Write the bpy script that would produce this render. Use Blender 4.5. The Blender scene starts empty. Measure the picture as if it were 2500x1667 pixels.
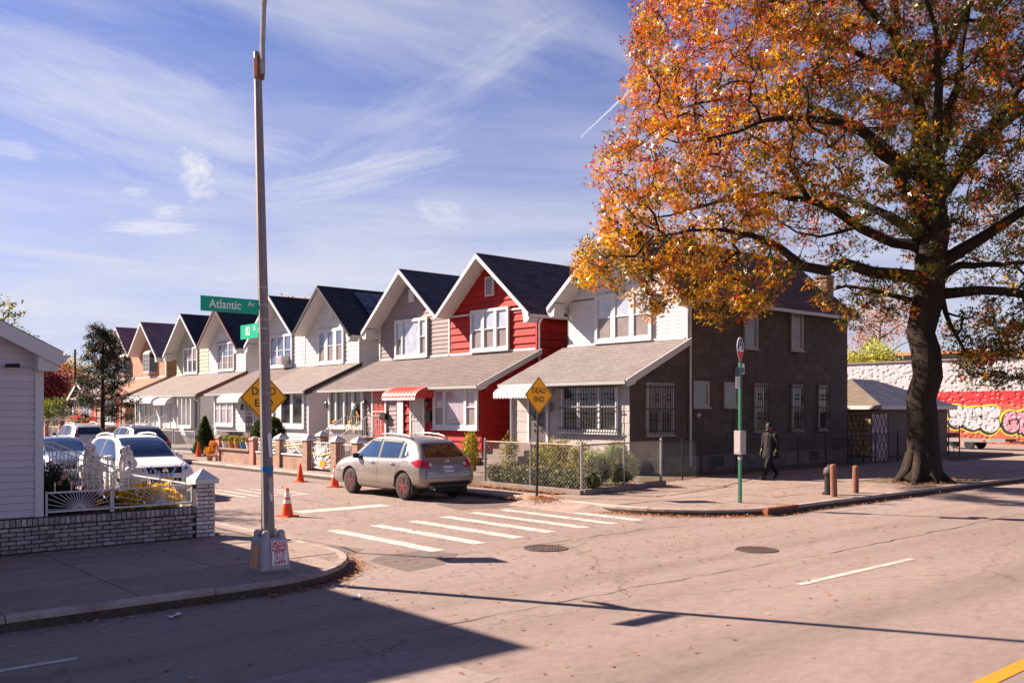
import bpy, bmesh, math, random
import numpy as np
from mathutils import Vector, Matrix
from mathutils.bvhtree import BVHTree

random.seed(7)
rng = np.random.default_rng(7)
R = math.radians
SC = bpy.context.scene
COL = SC.collection

# ------------------------------------------------------------------ camera, sky, sun, exposure
# world: +X runs along the avenue, +Y runs up the side street; camera across the avenue
FWD = Vector((0.657, 0.754, 0)).normalized()
cam = bpy.data.cameras.new('camera')
cam_o = bpy.data.objects.new('camera', cam)
COL.objects.link(cam_o)
cam.sensor_width = 36
cam.lens = 2239 / 2500 * 36
cam.shift_y = 166.5 / 2500
cam.clip_end = 3000
cam_o.location = (0, 0, 2.35)
cam_o.rotation_euler = (R(90), 0, -math.atan2(FWD.x, FWD.y))
SC.camera = cam_o

SUN_EL, SUN_AZ = R(33.5), math.atan2(-0.47, 0.883)      # azimuth measured clockwise from +Y
sun = bpy.data.lights.new('sun', 'SUN')
sun_o = bpy.data.objects.new('sun', sun)
COL.objects.link(sun_o)
sun.energy = 5.0
sun.angle = R(0.55)
sun.color = (1.0, 0.84, 0.70)
to_sun = Vector((math.sin(SUN_AZ) * math.cos(SUN_EL), math.cos(SUN_AZ) * math.cos(SUN_EL), math.sin(SUN_EL)))
sun_o.rotation_euler = (-to_sun).to_track_quat('-Z', 'Y').to_euler()
sun_o.location = (0, 30, 60)

SC.view_settings.view_transform = 'Standard'
SC.view_settings.look = 'None'
SC.view_settings.exposure = 1.75
SC.view_settings.gamma = 1
SC.cycles.use_denoising = True
SC.cycles.max_bounces = 6
SC.cycles.transparent_max_bounces = 8
SC.cycles.sample_clamp_indirect = 6

world = bpy.data.worlds.new('World')
SC.world = world
world.use_nodes = True
nt = world.node_tree
nt.nodes.clear()


def N(tree, typ, **kw):
    n = tree.nodes.new(typ)
    for k, v in kw.items():
        setattr(n, k, v)
    return n


def math_node(tree, op, a, b=None, c=None, clamp=False):
    n = tree.nodes.new('ShaderNodeMath')
    n.operation = op
    n.use_clamp = clamp
    for i, v in enumerate((a, b, c)):
        if v is None:
            continue
        if isinstance(v, (int, float)):
            n.inputs[i].default_value = v
        else:
            tree.links.new(v, n.inputs[i])
    return n.outputs[0]


def vmath(tree, op, a, b=None):
    n = tree.nodes.new('ShaderNodeVectorMath')
    n.operation = op
    for i, v in enumerate((a, b)):
        if v is None:
            continue
        if isinstance(v, (tuple, list, Vector)):
            n.inputs[i].default_value = v
        else:
            tree.links.new(v, n.inputs[i])
    return n


def ramp(tree, fac, stops):
    n = tree.nodes.new('ShaderNodeValToRGB')
    e = n.color_ramp.elements
    while len(e) < len(stops):
        e.new(0.5)
    for el, (p, c) in zip(e, stops):
        el.position = p
        el.color = (c, c, c, 1) if isinstance(c, (int, float)) else (*c, 1)
    tree.links.new(fac, n.inputs[0])
    return n.outputs[0]


def mixc(tree, fac, a, b, blend='MIX'):
    n = tree.nodes.new('ShaderNodeMix')
    n.data_type = 'RGBA'
    n.blend_type = blend
    ins = [s for s in n.inputs if s.type == 'RGBA']
    f = n.inputs[0]
    for s, v in ((f, fac), (ins[0], a), (ins[1], b)):
        if isinstance(v, (int, float)):
            s.default_value = v
        elif isinstance(v, (tuple, list)):
            s.default_value = (*v, 1) if len(v) == 3 else v
        else:
            tree.links.new(v, s)
    return [s for s in n.outputs if s.type == 'RGBA'][0]


def cam_dir(u, v):
    """direction of a point of the sky, from its place in the photograph (2500 px wide)"""
    right = Vector((FWD.y, -FWD.x, 0))
    return (FWD + right * ((u - 1250) / 2239) + Vector((0, 0, 1)) * ((1000 - v) / 2239)).normalized()


sky = N(nt, 'ShaderNodeTexSky', sky_type='NISHITA', sun_disc=False)
sky.sun_elevation = SUN_EL
sky.sun_rotation = SUN_AZ
sky.altitude = 0
sky.air_density = 1.0
sky.dust_density = 0.6
sky.ozone_density = 3.0
tc = N(nt, 'ShaderNodeTexCoord')
D = tc.outputs['Generated']
sep = N(nt, 'ShaderNodeSeparateXYZ')
nt.links.new(D, sep.inputs[0])
zc = math_node(nt, 'ADD', math_node(nt, 'MAXIMUM', sep.outputs[2], 0.0), 0.12)
comb = N(nt, 'ShaderNodeCombineXYZ')
nt.links.new(math_node(nt, 'DIVIDE', sep.outputs[0], zc), comb.inputs[0])
nt.links.new(math_node(nt, 'DIVIDE', sep.outputs[1], zc), comb.inputs[1])
P = comb.outputs[0]


def noise(tree, vec, scale, detail=4, rough=0.55, dist=0.0, w=None):
    n = N(tree, 'ShaderNodeTexNoise')
    n.inputs['Scale'].default_value = scale
    n.inputs['Detail'].default_value = detail
    n.inputs['Roughness'].default_value = rough
    n.inputs['Distortion'].default_value = dist
    if vec is not None:
        tree.links.new(vec, n.inputs['Vector'])
    return n.outputs[0]


def mapping(tree, vec, scale=(1, 1, 1), rot=(0, 0, 0), loc=(0, 0, 0)):
    n = N(tree, 'ShaderNodeMapping')
    n.inputs['Scale'].default_value = scale
    n.inputs['Rotation'].default_value = rot
    n.inputs['Location'].default_value = loc
    tree.links.new(vec, n.inputs['Vector'])
    return n.outputs[0]


# wind-drawn cirrus: a streaky layer gated by a broad one
streak = noise(nt, mapping(nt, P, (0.55, 1.9, 1), (0, 0, R(24)), (3.1, 0.4, 0)), 1.4, 6, 0.54, 0.6)
broad = noise(nt, mapping(nt, P, (0.8, 1.2, 1), (0, 0, R(18)), (1.7, 2.3, 0)), 0.75, 3, 0.5, 0.3)
c1 = ramp(nt, streak, [(0.40, 0.0), (0.80, 1.0)])
c2 = ramp(nt, broad, [(0.40, 0.0), (0.66, 1.0)])
cir = math_node(nt, 'MULTIPLY', c1, c2)
# a veil of haze near the horizon with level streaks
lowst = noise(nt, mapping(nt, D, (3.0, 3.0, 22), (0, 0, 0), (0.3, 0, 0)), 1.0, 6, 0.6, 0.4)
veil = math_node(nt, 'MULTIPLY', ramp(nt, lowst, [(0.32, 0.45), (0.64, 1.0)]), ramp(nt, sep.outputs[2], [(0.0, 1.0), (0.13, 0.9), (0.27, 0.45), (0.45, 0.0)]))
soft = ramp(nt, noise(nt, mapping(nt, P, (0.7, 1.0, 1), (0, 0, R(30)), (0.4, 1.1, 0)), 0.55, 4, 0.5, 0.4), [(0.45, 0.0), (0.78, 0.40)])
cir = math_node(nt, 'MAXIMUM', cir, soft)
cloud = math_node(nt, 'MAXIMUM', math_node(nt, 'MULTIPLY', cir, 0.8), math_node(nt, 'MULTIPLY', veil, 0.95))


def puff(u, v, ru, rv, rot=0.0, amp=1.0, seed=0.0):
    """one small cloud at its own place in the sky"""
    c = cam_dir(u, v)
    e = cam_dir(u + 10, v) - c
    e.normalize()
    up = c.cross(e).normalized() * -1
    if up.z < 0:
        up = -up
    e2 = e * math.cos(rot) + up * math.sin(rot)
    u2 = up * math.cos(rot) - e * math.sin(rot)
    a = vmath(nt, 'DOT_PRODUCT', D, tuple(e2 / (ru / 2239))).outputs['Value']
    b = vmath(nt, 'DOT_PRODUCT', D, tuple(u2 / (rv / 2239))).outputs['Value']
    a = math_node(nt, 'SUBTRACT', a, e2.dot(c) / (ru / 2239))
    b = math_node(nt, 'SUBTRACT', b, u2.dot(c) / (rv / 2239))
    cv = N(nt, 'ShaderNodeCombineXYZ')
    for k_, s_ in enumerate((a, b)):
        nt.links.new(s_, cv.inputs[k_])
    cv.inputs[2].default_value = seed * 7
    wob = noise(nt, mapping(nt, cv.outputs[0], (0.8, 1.5, 1), (0, 0, R(12))), 1.1, 8, 0.66, 0.5)
    r2 = math_node(nt, 'ADD', math_node(nt, 'MULTIPLY', a, a), math_node(nt, 'MULTIPLY', b, b))
    r2 = math_node(nt, 'ADD', r2, math_node(nt, 'MULTIPLY', math_node(nt, 'SUBTRACT', wob, 0.5), 5.5))
    m = ramp(nt, math_node(nt, 'MULTIPLY_ADD', r2, 0.4, 0.3), [(0.0, 1.0), (0.95, 0.0)])
    front = math_node(nt, 'GREATER_THAN', vmath(nt, 'DOT_PRODUCT', D, tuple(c)).outputs['Value'], 0.5)
    return math_node(nt, 'MULTIPLY', math_node(nt, 'MULTIPLY', m, front), amp)


puffs = None
for args in ((478, 420, 34, 54, 0.25, 1.0, 0.0), (370, 555, 85, 18, 0.0, 0.8, 1.3), (410, 517, 28, 13, 0.0, 0.7, 2.2), (1080, 520, 55, 26, -0.3, 0.6, 3.4),
             (860, 430, 190, 36, 0.22, 0.6, 4.1), (980, 300, 200, 60, 0.45, 0.26, 5.2), (230, 240, 360, 110, -0.35, 0.5, 6.3), (1210, 150, 150, 40, 0.55, 0.3, 7.1), (40, 365, 40, 16, -0.2, 0.5, 8.1), (330, 465, 26, 12, 0.0, 0.5, 9.0)):
    puffs = puff(*args) if puffs is None else math_node(nt, 'MAXIMUM', puffs, puff(*args))
# vapour trail
ca, cb = cam_dir(1418, 335), cam_dir(1600, 163)
nrm = ca.cross(cb).normalized()
tl = (cb - ca).normalized()
dist = math_node(nt, 'ABSOLUTE', vmath(nt, 'DOT_PRODUCT', D, tuple(nrm)).outputs['Value'])
along = vmath(nt, 'DOT_PRODUCT', D, tuple(tl)).outputs['Value']
t0, t1 = ca.dot(tl), cb.dot(tl)
s = math_node(nt, 'DIVIDE', math_node(nt, 'SUBTRACT', along, t0), t1 - t0)
wid = math_node(nt, 'MULTIPLY_ADD', s, 0.0016, 0.0007)
trail = math_node(nt, 'SUBTRACT', 1.0, math_node(nt, 'DIVIDE', dist, wid), clamp=True)
trail = math_node(nt, 'MULTIPLY', trail, math_node(nt, 'MULTIPLY', math_node(nt, 'GREATER_THAN', s, 0.0), math_node(nt, 'LESS_THAN', s, 1.3)))
puffs = math_node(nt, 'MAXIMUM', puffs, math_node(nt, 'MULTIPLY', trail, 0.95))
tint = mixc(nt, 1.0, sky.outputs[0], (0.40, 0.435, 0.745), 'MULTIPLY')
skycol = mixc(nt, cloud, tint, (4.8, 4.75, 5.2))
skycol = mixc(nt, puffs, skycol, (5.4, 5.3, 5.6))
bg = N(nt, 'ShaderNodeBackground')
bg.inputs['Strength'].default_value = 0.05
nt.links.new(skycol, bg.inputs['Color'])
wo = N(nt, 'ShaderNodeOutputWorld')
nt.links.new(bg.outputs[0], wo.inputs[0])

# ------------------------------------------------------------------ materials
MATS = {}


def M(name, col, rough=0.6, var=0.12, scale=6, bump=0.0, bscale=60, spec=0.3, metal=0.0, col2=None, stretch=(1, 1, 1), orand=0.0, dirt=None, detail=4, trans=0.0, coat=0.0, wave=None, bdist=0.01, gum=False):
    if name in MATS:
        return MATS[name]
    m = bpy.data.materials.new(name)
    m.use_nodes = True
    t = m.node_tree
    b = t.nodes['Principled BSDF']
    co = N(t, 'ShaderNodeTexCoord').outputs['Object']
    if orand > 0:
        oi = N(t, 'ShaderNodeObjectInfo')
        co = vmath(t, 'ADD', co, None)
        cn = N(t, 'ShaderNodeCombineXYZ')
        for k in range(3):
            t.links.new(math_node(t, 'MULTIPLY', oi.outputs['Random'], 37.0 + 13 * k), cn.inputs[k])
        t.links.new(cn.outputs[0], co.inputs[1])
        t.links.new(N(t, 'ShaderNodeTexCoord').outputs['Object'], co.inputs[0])
        co = co.outputs[0]
    mp = mapping(t, co, stretch)
    n1 = noise(t, mp, scale, detail, 0.6)
    lo = tuple(c * (1 - var) for c in col)
    hi = tuple(min(1, c * (1 + var)) for c in (col2 or col))
    cc = mixc(t, ramp(t, n1, [(0.32, 0.0), (0.68, 1.0)]), lo, hi)
    if dirt:
        n2 = noise(t, mapping(t, co, tuple(s * 0.6 for s in stretch), loc=(5, 2, 8)), dirt[1], 6, 0.65)
        cc = mixc(t, ramp(t, n2, [(dirt[2], 0.0), (min(1, dirt[2] + 0.2), dirt[3])]), cc, dirt[0])
    if gum:
        vo = N(t, 'ShaderNodeTexVoronoi')
        vo.inputs['Scale'].default_value = 3.2
        t.links.new(co, vo.inputs['Vector'])
        cc = mixc(t, ramp(t, vo.outputs['Distance'], [(0.045, 0.6), (0.07, 0.0)]), cc, (0.07, 0.05, 0.045))
    if orand > 0:
        hs = N(t, 'ShaderNodeHueSaturation')
        t.links.new(cc, hs.inputs['Color'])
        t.links.new(math_node(t, 'MULTIPLY_ADD', oi.outputs['Random'], 2 * orand, 1 - orand), hs.inputs['Value'])
        cc = hs.outputs[0]
    t.links.new(cc, b.inputs['Base Color'])
    b.inputs['Roughness'].default_value = rough
    b.inputs['Specular IOR Level'].default_value = spec
    b.inputs['Metallic'].default_value = metal
    b.inputs['Coat Weight'].default_value = coat
    b.inputs['Coat Roughness'].default_value = 0.06
    if bump > 0 or wave:
        bn = N(t, 'ShaderNodeBump')
        bn.inputs['Distance'].default_value = bdist
        bn.inputs['Strength'].default_value = max(bump, 0.6 if wave else 0)
        h = noise(t, mapping(t, co, stretch, loc=(1, 4, 2)), bscale, 5, 0.6)
        if wave:
            # vertical grooves: noise drawn out along z
            h = noise(t, mapping(t, co, wave), 1.0, 3, 0.5)
        t.links.new(h, bn.inputs['Height'])
        t.links.new(bn.outputs[0], b.inputs['Normal'])
    MATS[name] = m
    return m


def M_roof(name, c1, c2, axis, mortar=None):
    """asphalt shingles: tabs of differing shade laid in courses; axis 'x' = courses run along x (main roofs), 'y' = along y (porch roofs)"""
    m = bpy.data.materials.new(name)
    m.use_nodes = True
    t = m.node_tree
    b = t.nodes['Principled BSDF']
    co = N(t, 'ShaderNodeTexCoord').outputs['Object']
    sp = N(t, 'ShaderNodeSeparateXYZ')
    t.links.new(co, sp.inputs[0])
    cb = N(t, 'ShaderNodeCombineXYZ')
    t.links.new(sp.outputs[0 if axis == 'x' else 1], cb.inputs[0])
    t.links.new(math_node(t, 'MULTIPLY', sp.outputs[2], 1.55 if axis == 'x' else 2.45), cb.inputs[1])
    br = N(t, 'ShaderNodeTexBrick')
    br.inputs['Scale'].default_value = 1.0
    br.inputs['Brick Width'].default_value = 0.33
    br.inputs['Row Height'].default_value = 0.15
    br.inputs['Mortar Size'].default_value = 0.006
    br.inputs['Color1'].default_value = (*c1, 1)
    br.inputs['Color2'].default_value = (*c2, 1)
    br.inputs['Mortar'].default_value = (*[c * 0.55 for c in c1], 1)
    t.links.new(cb.outputs[0], br.inputs['Vector'])
    n1 = noise(t, co, 1.3, 5, 0.6)
    cc = mixc(t, 1.0, br.outputs[0], ramp(t, n1, [(0.3, 0.84), (0.7, 1.1)]), 'MULTIPLY')
    n2 = noise(t, co, 90, 2, 0.5)
    cc = mixc(t, 1.0, cc, ramp(t, n2, [(0.3, 0.8), (0.7, 1.2)]), 'MULTIPLY')
    t.links.new(cc, b.inputs['Base Color'])
    b.inputs['Roughness'].default_value = 0.85
    b.inputs['Specular IOR Level'].default_value = 0.25
    bn = N(t, 'ShaderNodeBump')
    bn.inputs['Distance'].default_value = 0.006
    bn.inputs['Strength'].default_value = 0.7
    t.links.new(math_node(t, 'ADD', br.outputs['Fac'], n2), bn.inputs['Height'])
    t.links.new(bn.outputs[0], b.inputs['Normal'])
    MATS[name] = m
    return m


def M_brick(name, c1, c2, mortar, bw=0.2, rh=0.067):
    m = bpy.data.materials.new(name)
    m.use_nodes = True
    t = m.node_tree
    b = t.nodes['Principled BSDF']
    co = N(t, 'ShaderNodeTexCoord').outputs['Object']
    sp = N(t, 'ShaderNodeSeparateXYZ')
    t.links.new(co, sp.inputs[0])
    cb = N(t, 'ShaderNodeCombineXYZ')
    t.links.new(math_node(t, 'ADD', sp.outputs[0], sp.outputs[1]), cb.inputs[0])
    t.links.new(sp.outputs[2], cb.inputs[1])
    br = N(t, 'ShaderNodeTexBrick')
    br.inputs['Scale'].default_value = 1.0
    br.inputs['Brick Width'].default_value = bw
    br.inputs['Row Height'].default_value = rh
    br.inputs['Mortar Size'].default_value = 0.008
    br.inputs['Color1'].default_value = (*c1, 1)
    br.inputs['Color2'].default_value = (*c2, 1)
    br.inputs['Mortar'].default_value = (*mortar, 1)
    t.links.new(cb.outputs[0], br.inputs['Vector'])
    n1 = noise(t, co, 2.2, 5, 0.6)
    cc = mixc(t, 1.0, br.outputs[0], ramp(t, n1, [(0.3, 0.75), (0.7, 1.2)]), 'MULTIPLY')
    t.links.new(cc, b.inputs['Base Color'])
    b.inputs['Roughness'].default_value = 0.85
    bn = N(t, 'ShaderNodeBump')
    bn.inputs['Distance'].default_value = 0.008
    bn.invert = True
    t.links.new(br.outputs['Fac'], bn.inputs['Height'])
    t.links.new(bn.outputs[0], b.inputs['Normal'])
    MATS[name] = m
    return m


def M_leaf(name, rough=0.5, spec=0.35, translucent=0.45):
    """leaves: each leaf's own colour is stored with it; light passes partly through"""
    m = bpy.data.materials.new(name)
    m.use_nodes = True
    t = m.node_tree
    b = t.nodes['Principled BSDF']
    at = N(t, 'ShaderNodeAttribute', attribute_name='Col')
    t.links.new(at.outputs['Color'], b.inputs['Base Color'])
    b.inputs['Roughness'].default_value = rough
    b.inputs['Specular IOR Level'].default_value = spec
    tr = N(t, 'ShaderNodeBsdfTranslucent')
    t.links.new(at.outputs['Color'], tr.inputs['Color'])
    mx = N(t, 'ShaderNodeMixShader')
    mx.inputs[0].default_value = translucent
    t.links.new(b.outputs[0], mx.inputs[1])
    t.links.new(tr.outputs[0], mx.inputs[2])
    t.links.new(mx.outputs[0], t.nodes['Material Output'].inputs[0])
    MATS[name] = m
    return m


def M_asphalt():
    m = bpy.data.materials.new('asphalt')
    m.use_nodes = True
    t = m.node_tree
    b = t.nodes['Principled BSDF']
    co = N(t, 'ShaderNodeTexCoord').outputs['Object']
    big = noise(t, mapping(t, co, (0.25, 1.0, 1)), 0.5, 5, 0.6)
    cc = mixc(t, ramp(t, big, [(0.3, 0.0), (0.7, 1.0)]), (0.215, 0.158, 0.136), (0.275, 0.206, 0.178))
    # wheel tracks worn along the avenue (dark oily bands at fixed y)
    sp = N(t, 'ShaderNodeSeparateXYZ')
    t.links.new(co, sp.inputs[0])
    wob = math_node(t, 'MULTIPLY_ADD', noise(t, mapping(t, co, (0.15, 0.3, 1)), 1.0, 3), 0.9, -0.45)
    yy = math_node(t, 'ADD', sp.outputs[1], wob)
    for yc, w, amt in ((5.15, 0.75, 0.30), (8.9, 0.45, 0.24), (7.5, 0.3, 0.12), (1.6, 0.6, 0.3), (9.75, 0.02, 0.4), (8.05, 0.015, 0.35)):
        dd = math_node(t, 'DIVIDE', math_node(t, 'ABSOLUTE', math_node(t, 'SUBTRACT', yy, yc)), w)
        band = ramp(t, dd, [(0.1, 1.0), (1.0, 0.0)])
        band = math_node(t, 'MULTIPLY', band, ramp(t, noise(t, mapping(t, co, (0.35, 1.5, 1)), 1.2, 5), [(0.25, 0.15), (0.7, 1.0)]))
        band = math_node(t, 'MULTIPLY', band, ramp(t, math_node(t, 'LESS_THAN', yy, 10.5), [(0.0, 0.0), (1.0, 1.0)]))
        cc = mixc(t, math_node(t, 'MULTIPLY', band, amt * 1.6), cc, (0.075, 0.055, 0.05))
    # stains and small patches
    n3 = noise(t, co, 2.6, 6, 0.7)
    cc = mixc(t, ramp(t, n3, [(0.54, 0.0), (0.74, 0.42)]), cc, (0.12, 0.09, 0.08))
    vo = N(t, 'ShaderNodeTexVoronoi')
    vo.inputs['Scale'].default_value = 2.3
    t.links.new(mapping(t, co, (0.5, 1.6, 1)), vo.inputs['Vector'])
    cc = mixc(t, ramp(t, vo.outputs['Distance'], [(0.02, 0.6), (0.06, 0.0)]), cc, (0.07, 0.055, 0.05))
    # stone grains
    g = noise(t, co, 260, 2, 0.6)
    cc = mixc(t, 1.0, cc, ramp(t, g, [(0.3, 0.74), (0.55, 1.0), (0.75, 1.4)]), 'MULTIPLY')
    g2 = noise(t, co, 55, 3, 0.7)
    cc = mixc(t, 1.0, cc, ramp(t, g2, [(0.3, 0.80), (0.7, 1.20)]), 'MULTIPLY')
    g3 = noise(t, mapping(t, co, (0.5, 1, 1)), 9, 6, 0.7)
    cc = mixc(t, 1.0, cc, ramp(t, g3, [(0.3, 0.84), (0.7, 1.14)]), 'MULTIPLY')
    # hairline cracks
    cr = N(t, 'ShaderNodeTexVoronoi', feature='DISTANCE_TO_EDGE')
    cr.inputs['Scale'].default_value = 0.22
    wv = vmath(t, 'ADD', co, None)
    nn = N(t, 'ShaderNodeTexNoise')
    nn.inputs['Scale'].default_value = 1.6
    nn.inputs['Detail'].default_value = 5
    t.links.new(co, nn.inputs['Vector'])
    t.links.new(nn.outputs['Color'], wv.inputs[1])
    t.links.new(mapping(t, wv.outputs[0], (0.35, 1.0, 1)), cr.inputs['Vector'])
    cc = mixc(t, ramp(t, cr.outputs['Distance'], [(0.001, 0.55), (0.004, 0.0)]), cc, (0.06, 0.045, 0.04))
    t.links.new(cc, b.inputs['Base Color'])
    b.inputs['Roughness'].default_value = 0.82
    b.inputs['Specular IOR Level'].default_value = 0.25
    bn = N(t, 'ShaderNodeBump')
    bn.inputs['Distance'].default_value = 0.006
    bn.inputs['Strength'].default_value = 0.6
    t.links.new(g, bn.inputs['Height'])
    t.links.new(bn.outputs[0], b.inputs['Normal'])
    MATS['asphalt'] = m
    return m


M_asphalt()
M('earth', (0.10, 0.075, 0.05), 0.95, 0.3, 3, 0.5, 40)
M('concrete', (0.245, 0.18, 0.15), 0.85, 0.12, 3, 0.4, 90, orand=0.10, dirt=((0.15, 0.11, 0.095), 2.6, 0.50, 0.6), gum=True)
M('concrete_dark', (0.21, 0.16, 0.14), 0.9, 0.15, 4, 0.4, 60, dirt=((0.09, 0.06, 0.05), 2.0, 0.5, 0.6))
M('kerb', (0.34, 0.26, 0.22), 0.8, 0.14, 5, 0.4, 60, orand=0.08, dirt=((0.13, 0.09, 0.08), 3, 0.5, 0.7))
M('joint', (0.07, 0.05, 0.04), 0.95, 0.3, 10)
M('paint_white', (0.46, 0.41, 0.37), 0.75, 0.08, 9, 0.3, 120, dirt=((0.26, 0.19, 0.165), 7, 0.48, 0.9), detail=6)
M('paint_yellow', (0.55, 0.20, 0.012), 0.7, 0.1, 12, 0.3, 120, dirt=((0.30, 0.18, 0.08), 6, 0.6, 0.6))
M('white', (0.62, 0.59, 0.57), 0.55, 0.04, 3, dirt=((0.56, 0.51, 0.48), 2.2, 0.58, 0.5))
M('trim_shaded', (0.36, 0.31, 0.30), 0.5, 0.06, 4)  # white window trim darkened for the side wall, its shade put into colour
M('white_trim', (0.53, 0.52, 0.515), 0.45, 0.03, 4, dirt=((0.52, 0.47, 0.44), 4, 0.60, 0.5))
M('white_siding', (0.52, 0.515, 0.515), 0.5, 0.03, 2, orand=0.03, dirt=((0.56, 0.52, 0.49), 1.5, 0.6, 0.4))
M('mauve_siding', (0.25, 0.20, 0.20), 0.7, 0.08, 3, wave=(9, 9, 0.6), orand=0.05)
M('red_siding', (0.31, 0.012, 0.010), 0.7, 0.15, 3, wave=(16, 16, 0.5), orand=0.07, dirt=((0.33, 0.02, 0.015), 3, 0.55, 0.5), bdist=0.05)
M('sage_siding', (0.36, 0.37, 0.27), 0.6, 0.05, 3, orand=0.04)
M('grey_panel_shaded', (0.088, 0.066, 0.056), 0.8, 0.2, 2.5, wave=(24, 24, 0.5), orand=0.10, dirt=((0.07, 0.055, 0.05), 2.2, 0.52, 0.5), bdist=0.004)  # dark grey side shingles, lowered further to carry the wall's shade in colour
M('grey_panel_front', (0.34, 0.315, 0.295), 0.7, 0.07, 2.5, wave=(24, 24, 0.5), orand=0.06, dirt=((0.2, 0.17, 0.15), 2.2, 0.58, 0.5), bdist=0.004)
M('foundation', (0.16, 0.13, 0.12), 0.9, 0.2, 3, 0.5, 30, dirt=((0.06, 0.05, 0.045), 2, 0.5, 0.6))
M('black_metal', (0.012, 0.011, 0.011), 0.45, 0.2, 20, spec=0.4)
M('grey_metal', (0.30, 0.29, 0.30), 0.45, 0.12, 8, metal=0.75, dirt=((0.20, 0.12, 0.08), 7, 0.62, 0.5))
M('galv', (0.33, 0.30, 0.30), 0.5, 0.12, 14, metal=0.55, dirt=((0.2, 0.12, 0.08), 9, 0.6, 0.5))
M('rust', (0.22, 0.07, 0.035), 0.85, 0.3, 14, 0.3, 50)
M('brown_trim', (0.11, 0.035, 0.03), 0.6, 0.1, 6)
M('black_trim', (0.025, 0.024, 0.028), 0.5, 0.1, 6)
M('pane_dark', (0.018, 0.018, 0.022), 0.06, 0.2, 0.6, spec=0.9)
M('pane_sky', (0.30, 0.34, 0.42), 0.08, 0.14, 1.2, spec=0.9, col2=(0.40, 0.43, 0.50))
M('pane_screen', (0.20, 0.165, 0.16), 0.35, 0.12, 3, spec=0.5)
M('pane_blue', (0.08, 0.11, 0.2), 0.06, 0.4, 1.5, spec=0.9)
M('pane_curtain', (0.32, 0.27, 0.31), 0.15, 0.25, 6, spec=0.8, stretch=(4, 4, 0.4))
M_roof('roof_dark', (0.05, 0.05, 0.068), (0.088, 0.083, 0.105), 'x')
M_roof('roof_black', (0.022, 0.022, 0.03), (0.04, 0.04, 0.052), 'x')
M_roof('roof_purple', (0.20, 0.115, 0.13), (0.27, 0.165, 0.18), 'x')
M_roof('roof_brown', (0.105, 0.058, 0.05), (0.16, 0.09, 0.078), 'x')
M_roof('porch_grey', (0.185, 0.158, 0.152), (0.215, 0.186, 0.178), 'y')
M_roof('porch_brown', (0.15, 0.118, 0.11), (0.178, 0.142, 0.132), 'y')
M_roof('porch_pale', (0.20, 0.165, 0.152), (0.23, 0.192, 0.178), 'y')
M_roof('porch_orange', (0.32, 0.155, 0.10), (0.37, 0.185, 0.12), 'y')
M_roof('garage_roof_lit', (0.15, 0.115, 0.085), (0.19, 0.147, 0.11), 'y')  # garage roof's sunlit hip: the sunlight is put into a tan colour
M_roof('garage_roof_shaded', (0.05, 0.05, 0.09), (0.08, 0.08, 0.13), 'x')  # same roof's other slopes: their shade is put into a slate colour
M_brick('tan_brick', (0.38, 0.19, 0.105), (0.30, 0.12, 0.07), (0.30, 0.23, 0.19))
M_brick('yard_brick', (0.32, 0.17, 0.10), (0.24, 0.12, 0.075), (0.30, 0.23, 0.19))
M_brick('red_brick', (0.36, 0.10, 0.06), (0.28, 0.07, 0.05), (0.48, 0.38, 0.33))
M_leaf('oak_leaf', 0.34, 0.42, 0.38)
M_leaf('leaf', 0.55, 0.2, 0.42)
M_leaf('litter', 0.7, 0.2, 0.15)

# ------------------------------------------------------------------ mesh builder


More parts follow.
